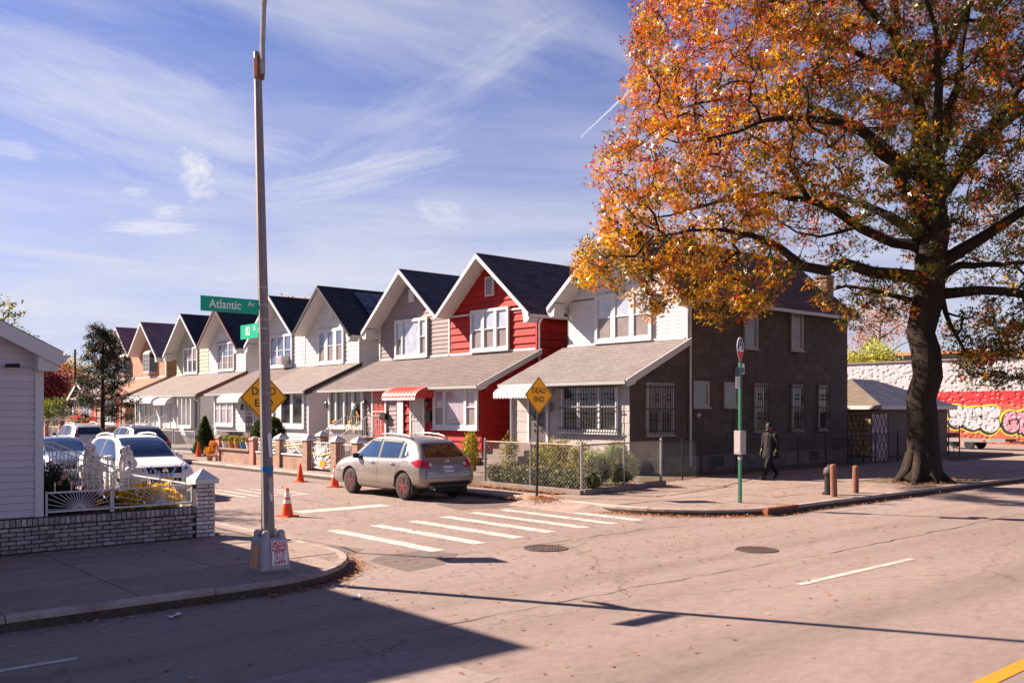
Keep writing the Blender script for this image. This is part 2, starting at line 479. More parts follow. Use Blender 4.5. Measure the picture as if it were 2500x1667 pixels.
class MB:
    def __init__(self, mtx=None):
        self.v, self.f = [], []
        self.m = mtx

    def _p(self, pts):
        if self.m is None:
            self.v.extend(tuple(p) for p in pts)
        else:
            self.v.extend(tuple(self.m @ Vector(p)) for p in pts)

    def box(self, x0, y0, z0, x1, y1, z1):
        b = len(self.v)
        self._p([(x0, y0, z0), (x1, y0, z0), (x1, y1, z0), (x0, y1, z0), (x0, y0, z1), (x1, y0, z1), (x1, y1, z1), (x0, y1, z1)])
        self.f += [(b, b + 3, b + 2, b + 1), (b + 4, b + 5, b + 6, b + 7), (b, b + 1, b + 5, b + 4), (b + 1, b + 2, b + 6, b + 5), (b + 2, b + 3, b + 7, b + 6), (b + 3, b, b + 4, b + 7)]
        return self

    def prism(self, pts, ext):
        """closed polygon pts (3d) extruded by vector ext"""
        b = len(self.v)
        n = len(pts)
        e = Vector(ext)
        self._p(pts)
        self._p([Vector(p) + e for p in pts])
        self.f.append(tuple(range(b + n - 1, b - 1, -1)))
        self.f.append(tuple(range(b + n, b + 2 * n)))
        for i in range(n):
            j = (i + 1) % n
            self.f.append((b + i, b + j, b + n + j, b + n + i))
        return self

    def rings(self, rings, close=True, caps=True):
        b = len(self.v)
        n = len(rings[0])
        for r in rings:
            self._p(r)
        for i in range(len(rings) - 1):
            for j in range(n if close else n - 1):
                k = (j + 1) % n
                self.f.append((b + i * n + j, b + i * n + k, b + (i + 1) * n + k, b + (i + 1) * n + j))
        if caps and close:
            self.f.append(tuple(range(b + n - 1, b - 1, -1)))
            l = b + (len(rings) - 1) * n
            self.f.append(tuple(range(l, l + n)))
        return self

    def tube(self, pts, r, n=6, phase=0.0):
        pts = [Vector(p) for p in pts]
        rr = r if isinstance(r, (list, tuple)) else [r] * len(pts)
        rings = []
        ref = None
        for i, p in enumerate(pts):
            d = (pts[min(i + 1, len(pts) - 1)] - pts[max(i - 1, 0)])
            d = d.normalized() if d.length > 1e-9 else Vector((0, 0, 1))
            if ref is None:
                ref = Vector((1, 0, 0)) if abs(d.x) < 0.9 else Vector((0, 1, 0))
            a = (ref - d * ref.dot(d)).normalized()
            ref = a
            c = d.cross(a)
            rings.append([p + (a * math.cos(phase + 2 * math.pi * k / n) + c * math.sin(phase + 2 * math.pi * k / n)) * rr[i] for k in range(n)])
        return self.rings(rings)

    def lathe(self, prof, n=16, c=(0, 0, 0), axis='z'):
        rings = []
        for r, z in prof:
            ring = []
            for k in range(n):
                a = 2 * math.pi * k / n
                if axis == 'z':
                    ring.append((c[0] + r * math.cos(a), c[1] + r * math.sin(a), c[2] + z))
                elif axis == 'y':
                    ring.append((c[0] + r * math.cos(a), c[1] + z, c[2] + r * math.sin(a)))
                else:
                    ring.append((c[0] + z, c[1] + r * math.cos(a), c[2] + r * math.sin(a)))
            rings.append(ring)
        return self.rings(rings)

    def quad(self, *pts):
        b = len(self.v)
        self._p(pts)
        self.f.append(tuple(range(b, b + len(pts))))
        return self

    def mesh(self, name, smooth=False, fix=True):
        me = bpy.data.meshes.new(name)
        me.from_pydata(self.v, [], self.f)
        if fix:
            bm = bmesh.new()
            bm.from_mesh(me)
            bmesh.ops.recalc_face_normals(bm, faces=bm.faces)
            bm.to_mesh(me)
            bm.free()
        if smooth:
            me.polygons.foreach_set('use_smooth', [True] * len(me.polygons))
        return me

    def build(self, name, mat, parent=None, smooth=False, fix=True, loc=None):
        return link(name, self.mesh(name, smooth, fix), mat, parent, loc)


def link(name, me, mat, parent=None, loc=None):
    if mat is not None and len(me.materials) == 0:
        me.materials.append(MATS[mat] if isinstance(mat, str) else mat)
    o = bpy.data.objects.new(name, me)
    COL.objects.link(o)
    if parent is not None:
        o.parent = parent
    if loc is not None:
        o.location = loc
    return o


def tag(o, label=None, cat=None, group=None, kind=None):
    if label:
        o['label'] = label
    if cat:
        o['category'] = cat
    if group:
        o['group'] = group
    if kind:
        o['kind'] = kind
    return o


def thing(name, label, cat, loc=(0, 0, 0), rz=0.0, group=None):
    o = bpy.data.objects.new(name, None)
    COL.objects.link(o)
    o.location = loc
    o.rotation_euler = (0, 0, rz)
    o.empty_display_size = 0.1
    return tag(o, label, cat, group)


def copy_tree(o, parent=None):
    c = o.copy()
    COL.objects.link(c)
    c.parent = parent
    for ch in list(o.children):
        copy_tree(ch, c)
    return c


def frame(o, r, n):
    """matrix mapping (a = to the right seen from outside, b = up, c = outward)"""
    r, n = Vector(r), Vector(n)
    return Matrix(((r.x, 0, n.x, o[0]), (r.y, 0, n.y, o[1]), (r.z, 1, n.z, o[2]), (0, 0, 0, 1)))


def text(parent, name, s, size, mat, mtx, bold=0.0, xscale=1.0, align='CENTER', depth=0.002):
    cu = bpy.data.curves.new(name, 'FONT')
    cu.body = s
    cu.size = size
    cu.align_x = align
    cu.align_y = 'CENTER'
    cu.extrude = depth
    cu.offset = bold
    cu.resolution_u = 4
    to = bpy.data.objects.new(name + '_tmp', cu)
    COL.objects.link(to)
    dg = bpy.context.evaluated_depsgraph_get()
    me = bpy.data.meshes.new_from_object(to.evaluated_get(dg))
    bpy.data.objects.remove(to)
    bpy.data.curves.remove(cu)
    # text lies in its xy plane: x -> a, y -> b, z -> c
    me.transform(mtx @ Matrix.Diagonal((xscale, 1, 1, 1)))
    me.materials.clear()
    return link(name, me, mat, parent)


def smooth_poly(pts, n=6):
    out = []
    k = len(pts)
    for i in range(k):
        p0, p1, p2, p3 = [np.array(pts[(i + d) % k], float) for d in (-1, 0, 1, 2)]
        for j in range(n):
            t = j / n
            out.append(tuple(0.5 * ((2 * p1) + (-p0 + p2) * t + (2 * p0 - 5 * p1 + 4 * p2 - p3) * t * t + (-p0 + 3 * p1 - 3 * p2 + p3) * t ** 3)))
    return out


# foliage -----------------------------------------------------------------
LEAF_OAK = (np.array([(0, 0, 0), (0.10, 0.42, 0.05), (0, 1, 0.0), (-0.10, 0.42, 0.05), (0, 0.28, 0.02), (0.52, 0.62, -0.08), (0, 0.52, 0.04), (-0.52, 0.62, -0.08)]), [(0, 1, 2, 3), (4, 5, 6, 7)])
LEAF_OVAL = (np.array([(0, 0, 0), (0.28, 0.45, 0.06), (0, 1, 0), (-0.28, 0.45, 0.06)]), [(0, 1, 2, 3)])
LEAF_PETAL = (np.array([(-0.5, -0.5, 0), (0.5, -0.5, 0), (0.5, 0.5, 0), (-0.5, 0.5, 0)]), [(0, 1, 2, 3)])
LEAF_NEEDLE = (np.array([(0, 0, 0), (0.1, 0.5, 0.02), (0, 1, 0), (-0.1, 0.5, 0.02)]), [(0, 1, 2, 3)])


def leaves_mesh(name, pos, size, cols, shape=LEAF_OVAL, flat=0.0, updir=None):
    """one mesh of many separate leaves. pos (n,3), size (n,), cols (n,3); flat 0..1 = how level the leaves lie"""
    pos = np.asarray(pos, float)
    n = len(pos)
    d = rng.normal(size=(n, 3))
    if updir is not None:
        d = d * 0.6 + np.asarray(updir)
    d[:, 2] *= (1 - flat)
    d /= np.linalg.norm(d, axis=1)[:, None] + 1e-9
    q = rng.normal(size=(n, 3))
    if flat > 0:
        q = q * (1 - flat) + np.array([0, 0, 1.0]) * flat * 3
    nrm = q - (q * d).sum(1)[:, None] * d
    nrm /= np.linalg.norm(nrm, axis=1)[:, None] + 1e-9
    side = np.cross(d, nrm)
    tv, tf = shape
    k = len(tv)
    V = pos[:, None, :] + size[:, None, None] * (tv[None, :, 0:1] * side[:, None, :] + tv[None, :, 1:2] * d[:, None, :] + tv[None, :, 2:3] * nrm[:, None, :])
    V = V.reshape(-1, 3)
    F = np.array(tf)
    Fi = (np.arange(n)[:, None, None] * k + F[None]).reshape(-1, 4)
    me = bpy.data.meshes.new(name)
    me.vertices.add(len(V))
    me.vertices.foreach_set('co', V.astype(np.float32).ravel())
    me.loops.add(Fi.size)
    me.loops.foreach_set('vertex_index', Fi.astype(np.int32).ravel())
    me.polygons.add(len(Fi))
    me.polygons.foreach_set('loop_start', np.arange(0, Fi.size, 4, dtype=np.int32))
    me.polygons.foreach_set('loop_total', np.full(len(Fi), 4, dtype=np.int32))
    me.update(calc_edges=True)
    ca = me.color_attributes.new('Col', 'FLOAT_COLOR', 'POINT')
    C = np.ones((n, k, 4), np.float32)
    C[:, :, :3] = np.asarray(cols)[:, None, :]
    ca.data.foreach_set('color', C.ravel())
    return me


def pal(n, cols, weights, var=0.2):
    cols = np.array(cols, float)
    w = np.array(weights, float)
    idx = rng.choice(len(cols), n, p=w / w.sum())
    c = cols[idx] * (1 + var * rng.normal(size=(n, 1)))
    return np.clip(c, 0.004, 0.95)


def blob_points(n, c, r, shell=0.55, floor=None):
    d = rng.normal(size=(n, 3))
    d /= np.linalg.norm(d, axis=1)[:, None]
    k = shell + (1 - shell) * rng.random(n)
    lump = 1 + 0.22 * np.sin(d[:, 0] * 7 + c[0]) * np.sin(d[:, 1] * 6 + c[1] * 2) * np.sin(d[:, 2] * 5 + 1)
    p = np.array(c) + d * (k * lump)[:, None] * np.array(r)
    if floor is not None:
        p[:, 2] = np.maximum(p[:, 2], floor + rng.random(n) * 0.05)
    return p

# ------------------------------------------------------------------ ground, roads, pavements
mb = MB()
mb.quad((-1200, -1200, -0.05), (1200, -1200, -0.05), (1200, 1200, -0.05), (-1200, 1200, -0.05))
tag(mb.build('ground', 'earth'), kind='structure')
mb = MB()
mb.quad((-70, -9, 0), (140, -9, 0), (140, 20, 0), (-70, 20, 0))
mb.quad((5, 20, 0), (18, 20, 0), (18, 130, 0), (5, 130, 0))
mb.quad((45, 20, 0), (140, 20, 0), (140, 130, 0), (45, 130, 0))
road = tag(mb.build('road', 'asphalt'), kind='structure')


def clip(poly, region):
    """convex clip (both counter-clockwise)"""
    out = poly
    for i in range(len(region)):
        a, b = region[i], region[(i + 1) % len(region)]
        res = []
        for j in range(len(out)):
            p, q = out[j], out[(j + 1) % len(out)]
            sp_ = (b[0] - a[0]) * (p[1] - a[1]) - (b[1] - a[1]) * (p[0] - a[0])
            sq = (b[0] - a[0]) * (q[1] - a[1]) - (b[1] - a[1]) * (q[0] - a[0])
            if sp_ >= 0:
                res.append(p)
            if sp_ * sq < 0:
                t = sp_ / (sp_ - sq)
                res.append((p[0] + t * (q[0] - p[0]), p[1] + t * (q[1] - p[1])))
        out = res
        if len(out) < 3:
            return None
    return out


def area(p):
    return 0.5 * sum(p[i][0] * p[(i + 1) % len(p)][1] - p[(i + 1) % len(p)][0] * p[i][1] for i in range(len(p)))


def arc(cx, cy, r, a0, a1, n=10):
    return [(cx + r * math.cos(R(a0 + (a1 - a0) * i / n)), cy + r * math.sin(R(a0 + (a1 - a0) * i / n))) for i in range(n + 1)]


def slab_field(parent, region, xs, ys, skip=None, z=0.15, gap=0.014, mat='concrete'):
    for i in range(len(xs) - 1):
        for j in range(len(ys) - 1):
            x0, x1, y0, y1 = xs[i] + gap / 2, xs[i + 1] - gap / 2, ys[j] + gap / 2, ys[j + 1] - gap / 2
            if skip and skip((x0 + x1) / 2, (y0 + y1) / 2):
                continue
            p = clip([(x0, y0), (x1, y0), (x1, y1), (x0, y1)], region)
            if not p or area(p) < 0.03:
                continue
            cx, cy = sum(q[0] for q in p) / len(p), sum(q[1] for q in p) / len(p)
            tx, ty, dz = random.gauss(0, 0.0022), random.gauss(0, 0.0022), random.gauss(0, 0.003)
            s = MB()
            bot = [(q[0] - cx, q[1] - cy, -0.06) for q in p]
            top = [((q[0] - cx) * 0.998, (q[1] - cy) * 0.998, dz + tx * (q[0] - cx) + ty * (q[1] - cy)) for q in p]
            s.rings([bot, top])
            s.build('paving_slab', mat, parent, loc=(cx, cy, z))


def kerb_run(parent, path, w=0.16, h=0.158, piece=2.2, side=1):
    """kerb stones along a path; side=+1 puts the stones' width to the left of travel"""
    acc = []
    seg = 0.0
    pieces = []
    for i in range(len(path) - 1):
        a, b = Vector(path[i]), Vector(path[i + 1])
        L = (b - a).length
        k = max(1, int(L / 0.55))
        for j in range(k):
            acc.append(a.lerp(b, j / k))
    acc.append(Vector(path[-1]))
    cur = [acc[0]]
    for p in acc[1:]:
        cur.append(p)
        if sum((cur[i + 1] - cur[i]).length for i in range(len(cur) - 1)) > piece:
            pieces.append(cur)
            cur = [p]
    if len(cur) > 1:
        pieces.append(cur)
    for pc in pieces:
        s = MB()
        rings = []
        c = pc[0]
        for i, p in enumerate(pc):
            d = (pc[min(i + 1, len(pc) - 1)] - pc[max(i - 1, 0)]).normalized()
            n = Vector((-d.y, d.x)) * side
            q = p - c
            if i == 0:
                q = q + d * 0.006
            if i == len(pc) - 1:
                q = q - d * 0.006
            rings.append([(q.x, q.y, -0.1), (q.x + n.x * w, q.y + n.y * w, -0.1), (q.x + n.x * w, q.y + n.y * w, h), (q.x + n.x * 0.045, q.y + n.y * 0.045, h), (q.x + n.x * 0.02, q.y + n.y * 0.02, h - 0.02)])
        s.rings(rings)
        s.build('kerb_stone', 'kerb', parent, loc=(c.x, c.y, random.gauss(0, 0.003)))


# left corner block: avenue kerb y = 10.8, side-street kerb x = 7.5
LC = arc(5.2, 13.1, 2.3, -90, 0, 12)
left_reg = [(-40, 10.8)] + LC + [(7.5, 110), (-40, 110)]
mb = MB()
mb.prism([(x, y, -0.02) for x, y in left_reg], (0, 0, 0.115))
left_walk = tag(mb.build('sidewalk', 'joint'), kind='structure')
left_top = [(-40, 10.96)] + arc(5.2, 13.1, 2.14, -90, 0, 12) + [(7.34, 110), (-40, 110)]
slab_field(left_walk, left_top, [-1.0, 0.9, 2.35, 3.8, 5.3, 6.8, 7.4], [10.9, 12.4, 13.95, 15.44])
slab_field(left_walk, left_top, [6.78, 7.4], [15.44 + 1.5 * k for k in range(24)])
kerb_run(left_walk, [(-40, 10.8), (-8, 10.8)] + LC + [(7.5, 60)])
mb = MB()
mb.prism([(-40, 15.44, 0.05), (6.76, 15.44, 0.05), (6.76, 110, 0.05), (-40, 110, 0.05)], (0, 0, 0.09))
tag(mb.build('yard_ground', 'earth'), kind='structure')

# right block: side-street kerb x = 15.5, avenue kerb y = 11.6
RC = list(reversed(arc(18.5, 14.6, 3.0, 180, 270, 12)))
right_reg = [(50, 11.6)] + RC + [(15.5, 110), (50, 110)]
right_reg = [(15.5, 110)] + arc(18.5, 14.6, 3.0, 180, 270, 12) + [(50.5, 11.6), (50.5, 110)]
mb = MB()
mb.prism([(x, y, -0.02) for x, y in right_reg], (0, 0, 0.115))
right_walk = tag(mb.build('sidewalk', 'joint'), kind='structure')
right_top = [(15.66, 110)] + arc(18.5, 14.6, 2.84, 180, 270, 12) + [(50.4, 11.76), (50.4, 110)]
in_bed = lambda x, y: 26.4 < x < 30.6 and y < 14.4
slab_field(right_walk, right_top, [15.5, 16.95, 18.5, 20.1, 21.7, 23.3, 24.9, 26.4, 28.5, 30.6, 32.2, 33.8, 35.4, 37, 38.6, 40.2, 42, 44, 46, 48, 50.4], [11.7, 13.05, 14.4, 15.8, 17.1], in_bed)
slab_field(right_walk, right_top, [20.1, 21.7, 23.3, 24.9, 26.4, 28.5, 30.6, 32.2, 33.8, 35.4, 37, 38.6, 40.2], [17.1, 18.6])
slab_field(right_walk, right_top, [15.5, 16.36], [17.1 + 1.6 * k for k in range(30)])
kerb_run(right_walk, [(15.5, 60)] + arc(18.5, 14.6, 3.0, 180, 270, 12) + [(17.5, 11.6)][:0] + [(50.5, 11.6)])
mb = MB()
mb.prism([(16.37, 24.0, 0.05), (26, 24.0, 0.05), (26, 110, 0.05), (16.37, 110, 0.05)], (0, 0, 0.09))
tag(mb.build('yard_paving', 'concrete_dark'), kind='structure')
mb = MB()
mb.prism([(16.9, 17.12, 0.05), (26, 18.7, 0.05), (26, 23.98, 0.05), (16.9, 23.98, 0.05)], (0, 0, 0.105))
mb.prism([(26.42, 11.78, 0.05), (30.58, 11.78, 0.05), (30.58, 14.38, 0.05), (26.42, 14.38, 0.05)], (0, 0, 0.09))
mb.prism([(26.0, 18.62, 0.05), (50.4, 18.62, 0.05), (50.4, 60, 0.05), (26.0, 60, 0.05)], (0, 0, 0.085))
tag(mb.build('garden_soil', 'earth'), kind='structure')

# kerb ramps
mb = MB()
mb.prism([(7.5, 12.75, 0.004), (8.35, 13.2, 0.004), (7.5, 13.2, 0.15)], (0, 0, 0.0001)) if False else None
rings = [[(7.52, 12.7, 0.002), (8.3, 13.3, 0.002), (8.3, 15.4, 0.002), (7.52, 15.9, 0.002)], [(7.5, 13.2, 0.15), (7.52, 13.3, 0.15), (7.52, 15.3, 0.15), (7.5, 15.4, 0.15)]]
mb.rings(rings)
tag(mb.build('kerb_ramp', 'concrete'), kind='structure')
mb = MB()
mb.rings([[(15.48, 14.2, 0.002), (15.48, 17.6, 0.002), (14.75, 17.1, 0.002), (14.75, 14.9, 0.002)], [(15.5, 14.9, 0.15), (15.5, 17.1, 0.15), (15.48, 17.0, 0.15), (15.48, 15.0, 0.15)]])
ramp_o = tag(mb.build('kerb_ramp', 'concrete'), kind='structure')

# painted markings (children of the road)
def stripe(name, x0, y0, x1, y1, mat='paint_white', z=0.005, skew=0.0):
    s = MB()
    n = 14
    # ragged worn edges
    if abs(y1 - y0) > abs(x1 - x0):
        L = [(x0 + random.gauss(0, 0.008) + skew * k / n, y0 + (y1 - y0) * k / n) for k in range(n + 1)]
        Rr = [(x1 + random.gauss(0, 0.008) + skew * k / n, y0 + (y1 - y0) * k / n) for k in range(n + 1)]
    else:
        L = [(x0 + (x1 - x0) * k / n, y0 + random.gauss(0, 0.006)) for k in range(n + 1)]
        Rr = [(x0 + (x1 - x0) * k / n, y1 + random.gauss(0, 0.006)) for k in range(n + 1)]
    for k in range(n):
        s.quad((*L[k], z), (*Rr[k], z), (*Rr[k + 1], z), (*L[k + 1], z))
    return s.build(name, mat, road, fix=True)


for x, ya, yb in ((8.95, 12.3, 15.8), (10.02, 12.5, 15.9), (11.0, 12.6, 16.0), (11.98, 12.75, 16.2), (12.95, 12.8, 16.4), (13.85, 12.85, 16.4), (14.7, 12.9, 15.9)):
    stripe('crosswalk_stripe', x, ya, x + 0.30, yb)
stripe('stop_line', 10.1, 18.8, 12.5, 19.35)
for x in (10.7, 11.1, 11.55, 12.0, 12.4):
    stripe('road_marking', x, 23.1 + random.random() * 0.2, x + 0.13, 25.7)
stripe('road_marking', 12.0, 22.9, 12.55, 23.1)
stripe('road_marking', 10.7, 25.7, 11.2, 25.9)
stripe('lane_dash', 11.0, 6.70, 14.25, 6.82)
stripe('lane_dash', 23.0, 6.70, 26.2, 6.82)
stripe('lane_dash', 0.6, 9.2, 2.6, 9.3)
stripe('centre_line', 2.0, 3.21, 60, 3.35, 'paint_yellow')
for k in range(6):
    stripe('crosswalk_stripe', 52.6 + 1.2 * k, 14.5, 53.1 + 1.2 * k, 17.5)


M('patch_dark', (0.13, 0.095, 0.085), 0.9, 0.2, 8, 0.5, 120, dirt=((0.08, 0.06, 0.05), 5, 0.5, 0.6))
M('patch_pale', (0.24, 0.185, 0.165), 0.9, 0.15, 6, 0.5, 120, dirt=((0.15, 0.11, 0.1), 5, 0.5, 0.6))
M('tar', (0.035, 0.027, 0.025), 0.55, 0.2, 8)


def road_patch(outline, mat, z=0.0025):
    s = MB()
    pts_ = []
    for i in range(len(outline)):
        a, b = Vector(outline[i]), Vector(outline[(i + 1) % len(outline)])
        k = max(1, int((b - a).length / 0.3))
        for j in range(k):
            q = a.lerp(b, j / k)
            pts_.append((q.x + random.gauss(0, 0.02), q.y + random.gauss(0, 0.02), z))
    s.quad(*pts_)
    return s.build('road_patch', mat, road)


def tar_seam(path):
    s = MB()
    p = [Vector(q) for q in path]
    L, Rr = [], []
    for i in range(len(p) - 1):
        k = max(2, int((p[i + 1] - p[i]).length / 0.35))
        for j in range(k):
            q = p[i].lerp(p[i + 1], j / k) + Vector((random.gauss(0, 0.03), random.gauss(0, 0.03)))
            d = (p[i + 1] - p[i]).normalized()
            w = abs(random.gauss(0.006, 0.005)) + 0.001
            L.append((q.x - d.y * w, q.y + d.x * w, 0.0035))
            Rr.append((q.x + d.y * w, q.y - d.x * w, 0.0035))
    for i in range(len(L) - 1):
        s.quad(L[i], Rr[i], Rr[i + 1], L[i + 1])
    return s.build('tar_seam', 'tar', road)


road_patch([(7.6, 11.0), (8.4, 11.2), (9.2, 11.9), (9.0, 12.5), (8.2, 12.6), (7.7, 12.2)], 'patch_dark')
road_patch([(13.2, 17.0), (15.3, 16.6), (15.3, 18.4), (13.6, 18.6)], 'patch_dark')
road_patch([(8.0, 20.5), (11.5, 20.8), (11.4, 21.7), (8.0, 21.5)], 'patch_pale')
road_patch([(19.0, 9.9), (24.5, 10.0), (24.4, 11.2), (19.2, 11.3)], 'patch_pale')
road_patch([(1.5, 6.0), (5.2, 6.1), (5.1, 7.5), (1.6, 7.4)], 'patch_pale')
road_patch([(16.0, 3.9), (21, 4.0), (21, 4.9), (16.1, 4.8)], 'patch_dark')
tar_seam([(5.0, 8.0), (9.0, 8.1), (14.0, 7.9), (22, 8.05), (34, 8.0)])
tar_seam([(8.0, 11.9), (11.0, 11.75), (14.0, 11.9), (16.5, 11.2), (22, 10.9)])
tar_seam([(11.5, 17.0), (11.6, 22.0), (11.4, 30.0), (11.5, 45.0)])


def manhole(x, y, r, label):
    t = thing('manhole_cover', label, 'manhole', (x, y, 0.004))
    MB().lathe([(r, 0), (r, 0.008), (r * 0.9, 0.011), (r * 0.9, 0.004), (0.001, 0.004)], 32).build('cover_ring', 'iron', t)
    s = MB()
    for i in range(-4, 5):
        for j in range(-4, 5):
            if (i * i + j * j) * 0.0361 * r * r / 0.1 < r * r * 6 and math.hypot(i, j) * 0.19 * r < r * 0.82:
                s.box(i * 0.19 * r - 0.014, j * 0.19 * r - 0.014, 0.003, i * 0.19 * r + 0.014, j * 0.19 * r + 0.014, 0.009)
    o = s.build('cover_stud_pattern', 'iron', t)
    o['kind'] = 'stuff'


M('iron', (0.07, 0.045, 0.04), 0.6, 0.25, 20, spec=0.4)
manhole(13.2, 8.9, 0.35, 'round cast iron manhole cover sunk in the avenue lane beside the white lane dash')
manhole(10.65, 11.35, 0.38, 'round worn manhole cover in the road at the edge of the striped crossing')

# storm drain in the far kerb
t = thing('storm_drain', 'dark rusty storm drain inlet set into the kerb near the bus stop pole', 'drain', (18.2, 11.6, 0.0))
MB().box(-0.62, -0.035, 0.12, 0.62, 0.1, 0.175).build('header_beam', 'rust', t)
MB().box(-0.62, -0.028, 0.0, -0.54, 0.1, 0.118).build('side_plate', 'rust', t)
MB().box(0.54, -0.028, 0.0, 0.62, 0.1, 0.118).build('side_plate', 'rust', t)
MB().box(-0.53, -0.018, 0.0, 0.53, -0.008, 0.117).build('inlet_opening', 'black_metal', t)

# leaf litter ------------------------------------------------------------
LIT = [(0.42, 0.16, 0.05), (0.50, 0.24, 0.10), (0.30, 0.10, 0.04), (0.55, 0.34, 0.18), (0.24, 0.12, 0.06)]
pts = []


def scatter_line(path, n, spread, z, back=0.0):
    path = [Vector(p) for p in path]
    for _ in range(n):
        i = random.randrange(len(path) - 1)
        p = path[i].lerp(path[i + 1], random.random())
        d = (path[i + 1] - path[i]).normalized()
        nn = Vector((-d.y, d.x))
        o = -abs(random.gauss(0, spread)) - 0.02 + back
        pts.append((p.x + nn.x * o, p.y + nn.y * o, z + random.random() * 0.02))


RCa = arc(18.5, 14.6, 3.0, 180, 270, 12)
scatter_line(RCa, 900, 0.16, 0.012)
scatter_line([RCa[-1], (26, 11.6)], 500, 0.14, 0.012)
scatter_line([(26, 11.6), (50, 11.6)], 500, 0.2, 0.012)
scatter_line([(15.5, 22), (15.5, 15.5)], 500, 0.2, 0.012)
scatter_line(LC, 520, 0.12, 0.012)
scatter_line([(-2, 10.8), (5, 10.8)], 120, 0.15, 0.012)
for _ in range(900):                                           # drift at the foot of the sign
    a, rr_ = random.random() * 6.28, abs(random.gauss(0, 0.38))
    pts.append((15.45 + rr_ * math.cos(a) * 0.9, 16.6 + rr_ * math.sin(a) * 1.4, 0.155 + 0.09 * math.exp(-rr_ * 4) * random.random()))
for _ in range(1500):                                          # along the chain-link fence
    pts.append((16.8 - abs(random.gauss(0, 0.25)), random.uniform(17.1, 24.5), 0.165 + random.random() * 0.03))
for _ in range(2200):                                          # thin scatter over the corner roads
    pts.append((random.uniform(6, 16), random.uniform(8.5, 34), 0.012 + random.random() * 0.006))
for _ in range(420):
    pts.append((random.uniform(1, 20), random.uniform(5.5, 11), 0.012))
for _ in range(1500):
    pts.append((random.uniform(17, 40), random.uniform(11.8, 18.5), 0.162 + random.random() * 0.01))
for _ in range(1500):
    pts.append((random.uniform(20, 40), 18.6 - abs(random.gauss(0, 0.35)), 0.165 + random.random() * 0.03))
for _ in range(900):
    a, rr_ = random.random() * 6.28, 0.6 + abs(random.gauss(0, 0.7))
    pts.append((28.1 + rr_ * math.cos(a) * 1.4, 12.9 + rr_ * math.sin(a) * 0.8, 0.165 + random.random() * 0.03))
for _ in range(260):
    pts.append((random.uniform(1, 7), random.uniform(11, 15.3), 0.162))
pts = np.array(pts)
cols = pal(len(pts), LIT, (4, 3, 3, 2, 2), 0.25)
me = leaves_mesh('fallen_leaves', pts, rng.uniform(0.04, 0.095, len(pts)), cols, LEAF_OAK, flat=0.82)
tag(link('fallen_leaves', me, 'litter'), 'brown and orange fallen oak leaves drifted along the kerbs and fences', 'leaves', kind='stuff')
# flattened litter paper by the near kerb
for (x, y, a, lab) in ((3.95, 10.35, 0.4, 'crumpled blue and white wrapper lying in the shaded gutter'), (6.05, 9.9, 1.1, 'small flattened white paper scrap lying on the sunlit road')):
    s = MB()
    g = [[(-0.09 + 0.06 * i, -0.045 + 0.03 * j, 0.012 + random.random() * 0.03) for i in range(4)] for j in range(4)]
    for j in range(3):
        for i in range(3):
            s.quad(g[j][i], g[j][i + 1], g[j + 1][i + 1], g[j + 1][i])
    o = s.build('paper_scrap', 'white')
    o.location = (x, y, 0)
    o.rotation_euler = (0, 0, a)
    tag(o, lab, 'litter')

# ------------------------------------------------------------------ house row
# each house stands in its own frame: x = 0 upper front wall (street side is -x), y across, z = 0 pavement level
EAVE, RIDGE, PTOP, PEAVE, PDEP, HDEP = 6.52, 9.02, 4.72, 3.17, 3.0, 11.1
BOARDS = {}


def board(parent, mat, name, facing, L0, L1, h, t, loc, shift=0.0):
    """one clapboard: bottom edge proud of the top edge; facing '-x' or '-y'; L0/L1 = lengths at bottom and top"""
    key = (mat, facing, round(L0, 3), round(L1, 3), round(h, 3), round(t, 3), round(shift, 3))
    if key not in BOARDS:
        prof = [(0.0, 0.0), (t, 0.0), (t, 0.012), (t * 0.25, h), (0.0, h)]
        ring0, ring1 = [], []
        for c, z in prof:
            k = z / h
            a = -L0 / 2 * (1 - k) - L1 / 2 * k
            b = L0 / 2 * (1 - k) + L1 / 2 * k + 0
            s_ = shift * k
            if facing == '-x':
                ring0.append((-c, a + s_, z)); ring1.append((-c, b + s_, z))
            else:
                ring0.append((a + s_, -c, z)); ring1.append((b + s_, -c, z))
        me = MB().rings([ring0, ring1]).mesh(name)
        me.materials.append(MATS[mat])
        BOARDS[key] = me
    return link(name, BOARDS[key], mat, parent, loc)


FX = lambda y, z, x=0.0: frame((x, y, z), (0, -1, 0), (-1, 0, 0))     # origin on a wall facing -x
FY = lambda x, z, y=0.0: frame((x, y, z), (1, 0, 0), (0, -1, 0))      # origin on a wall facing -y


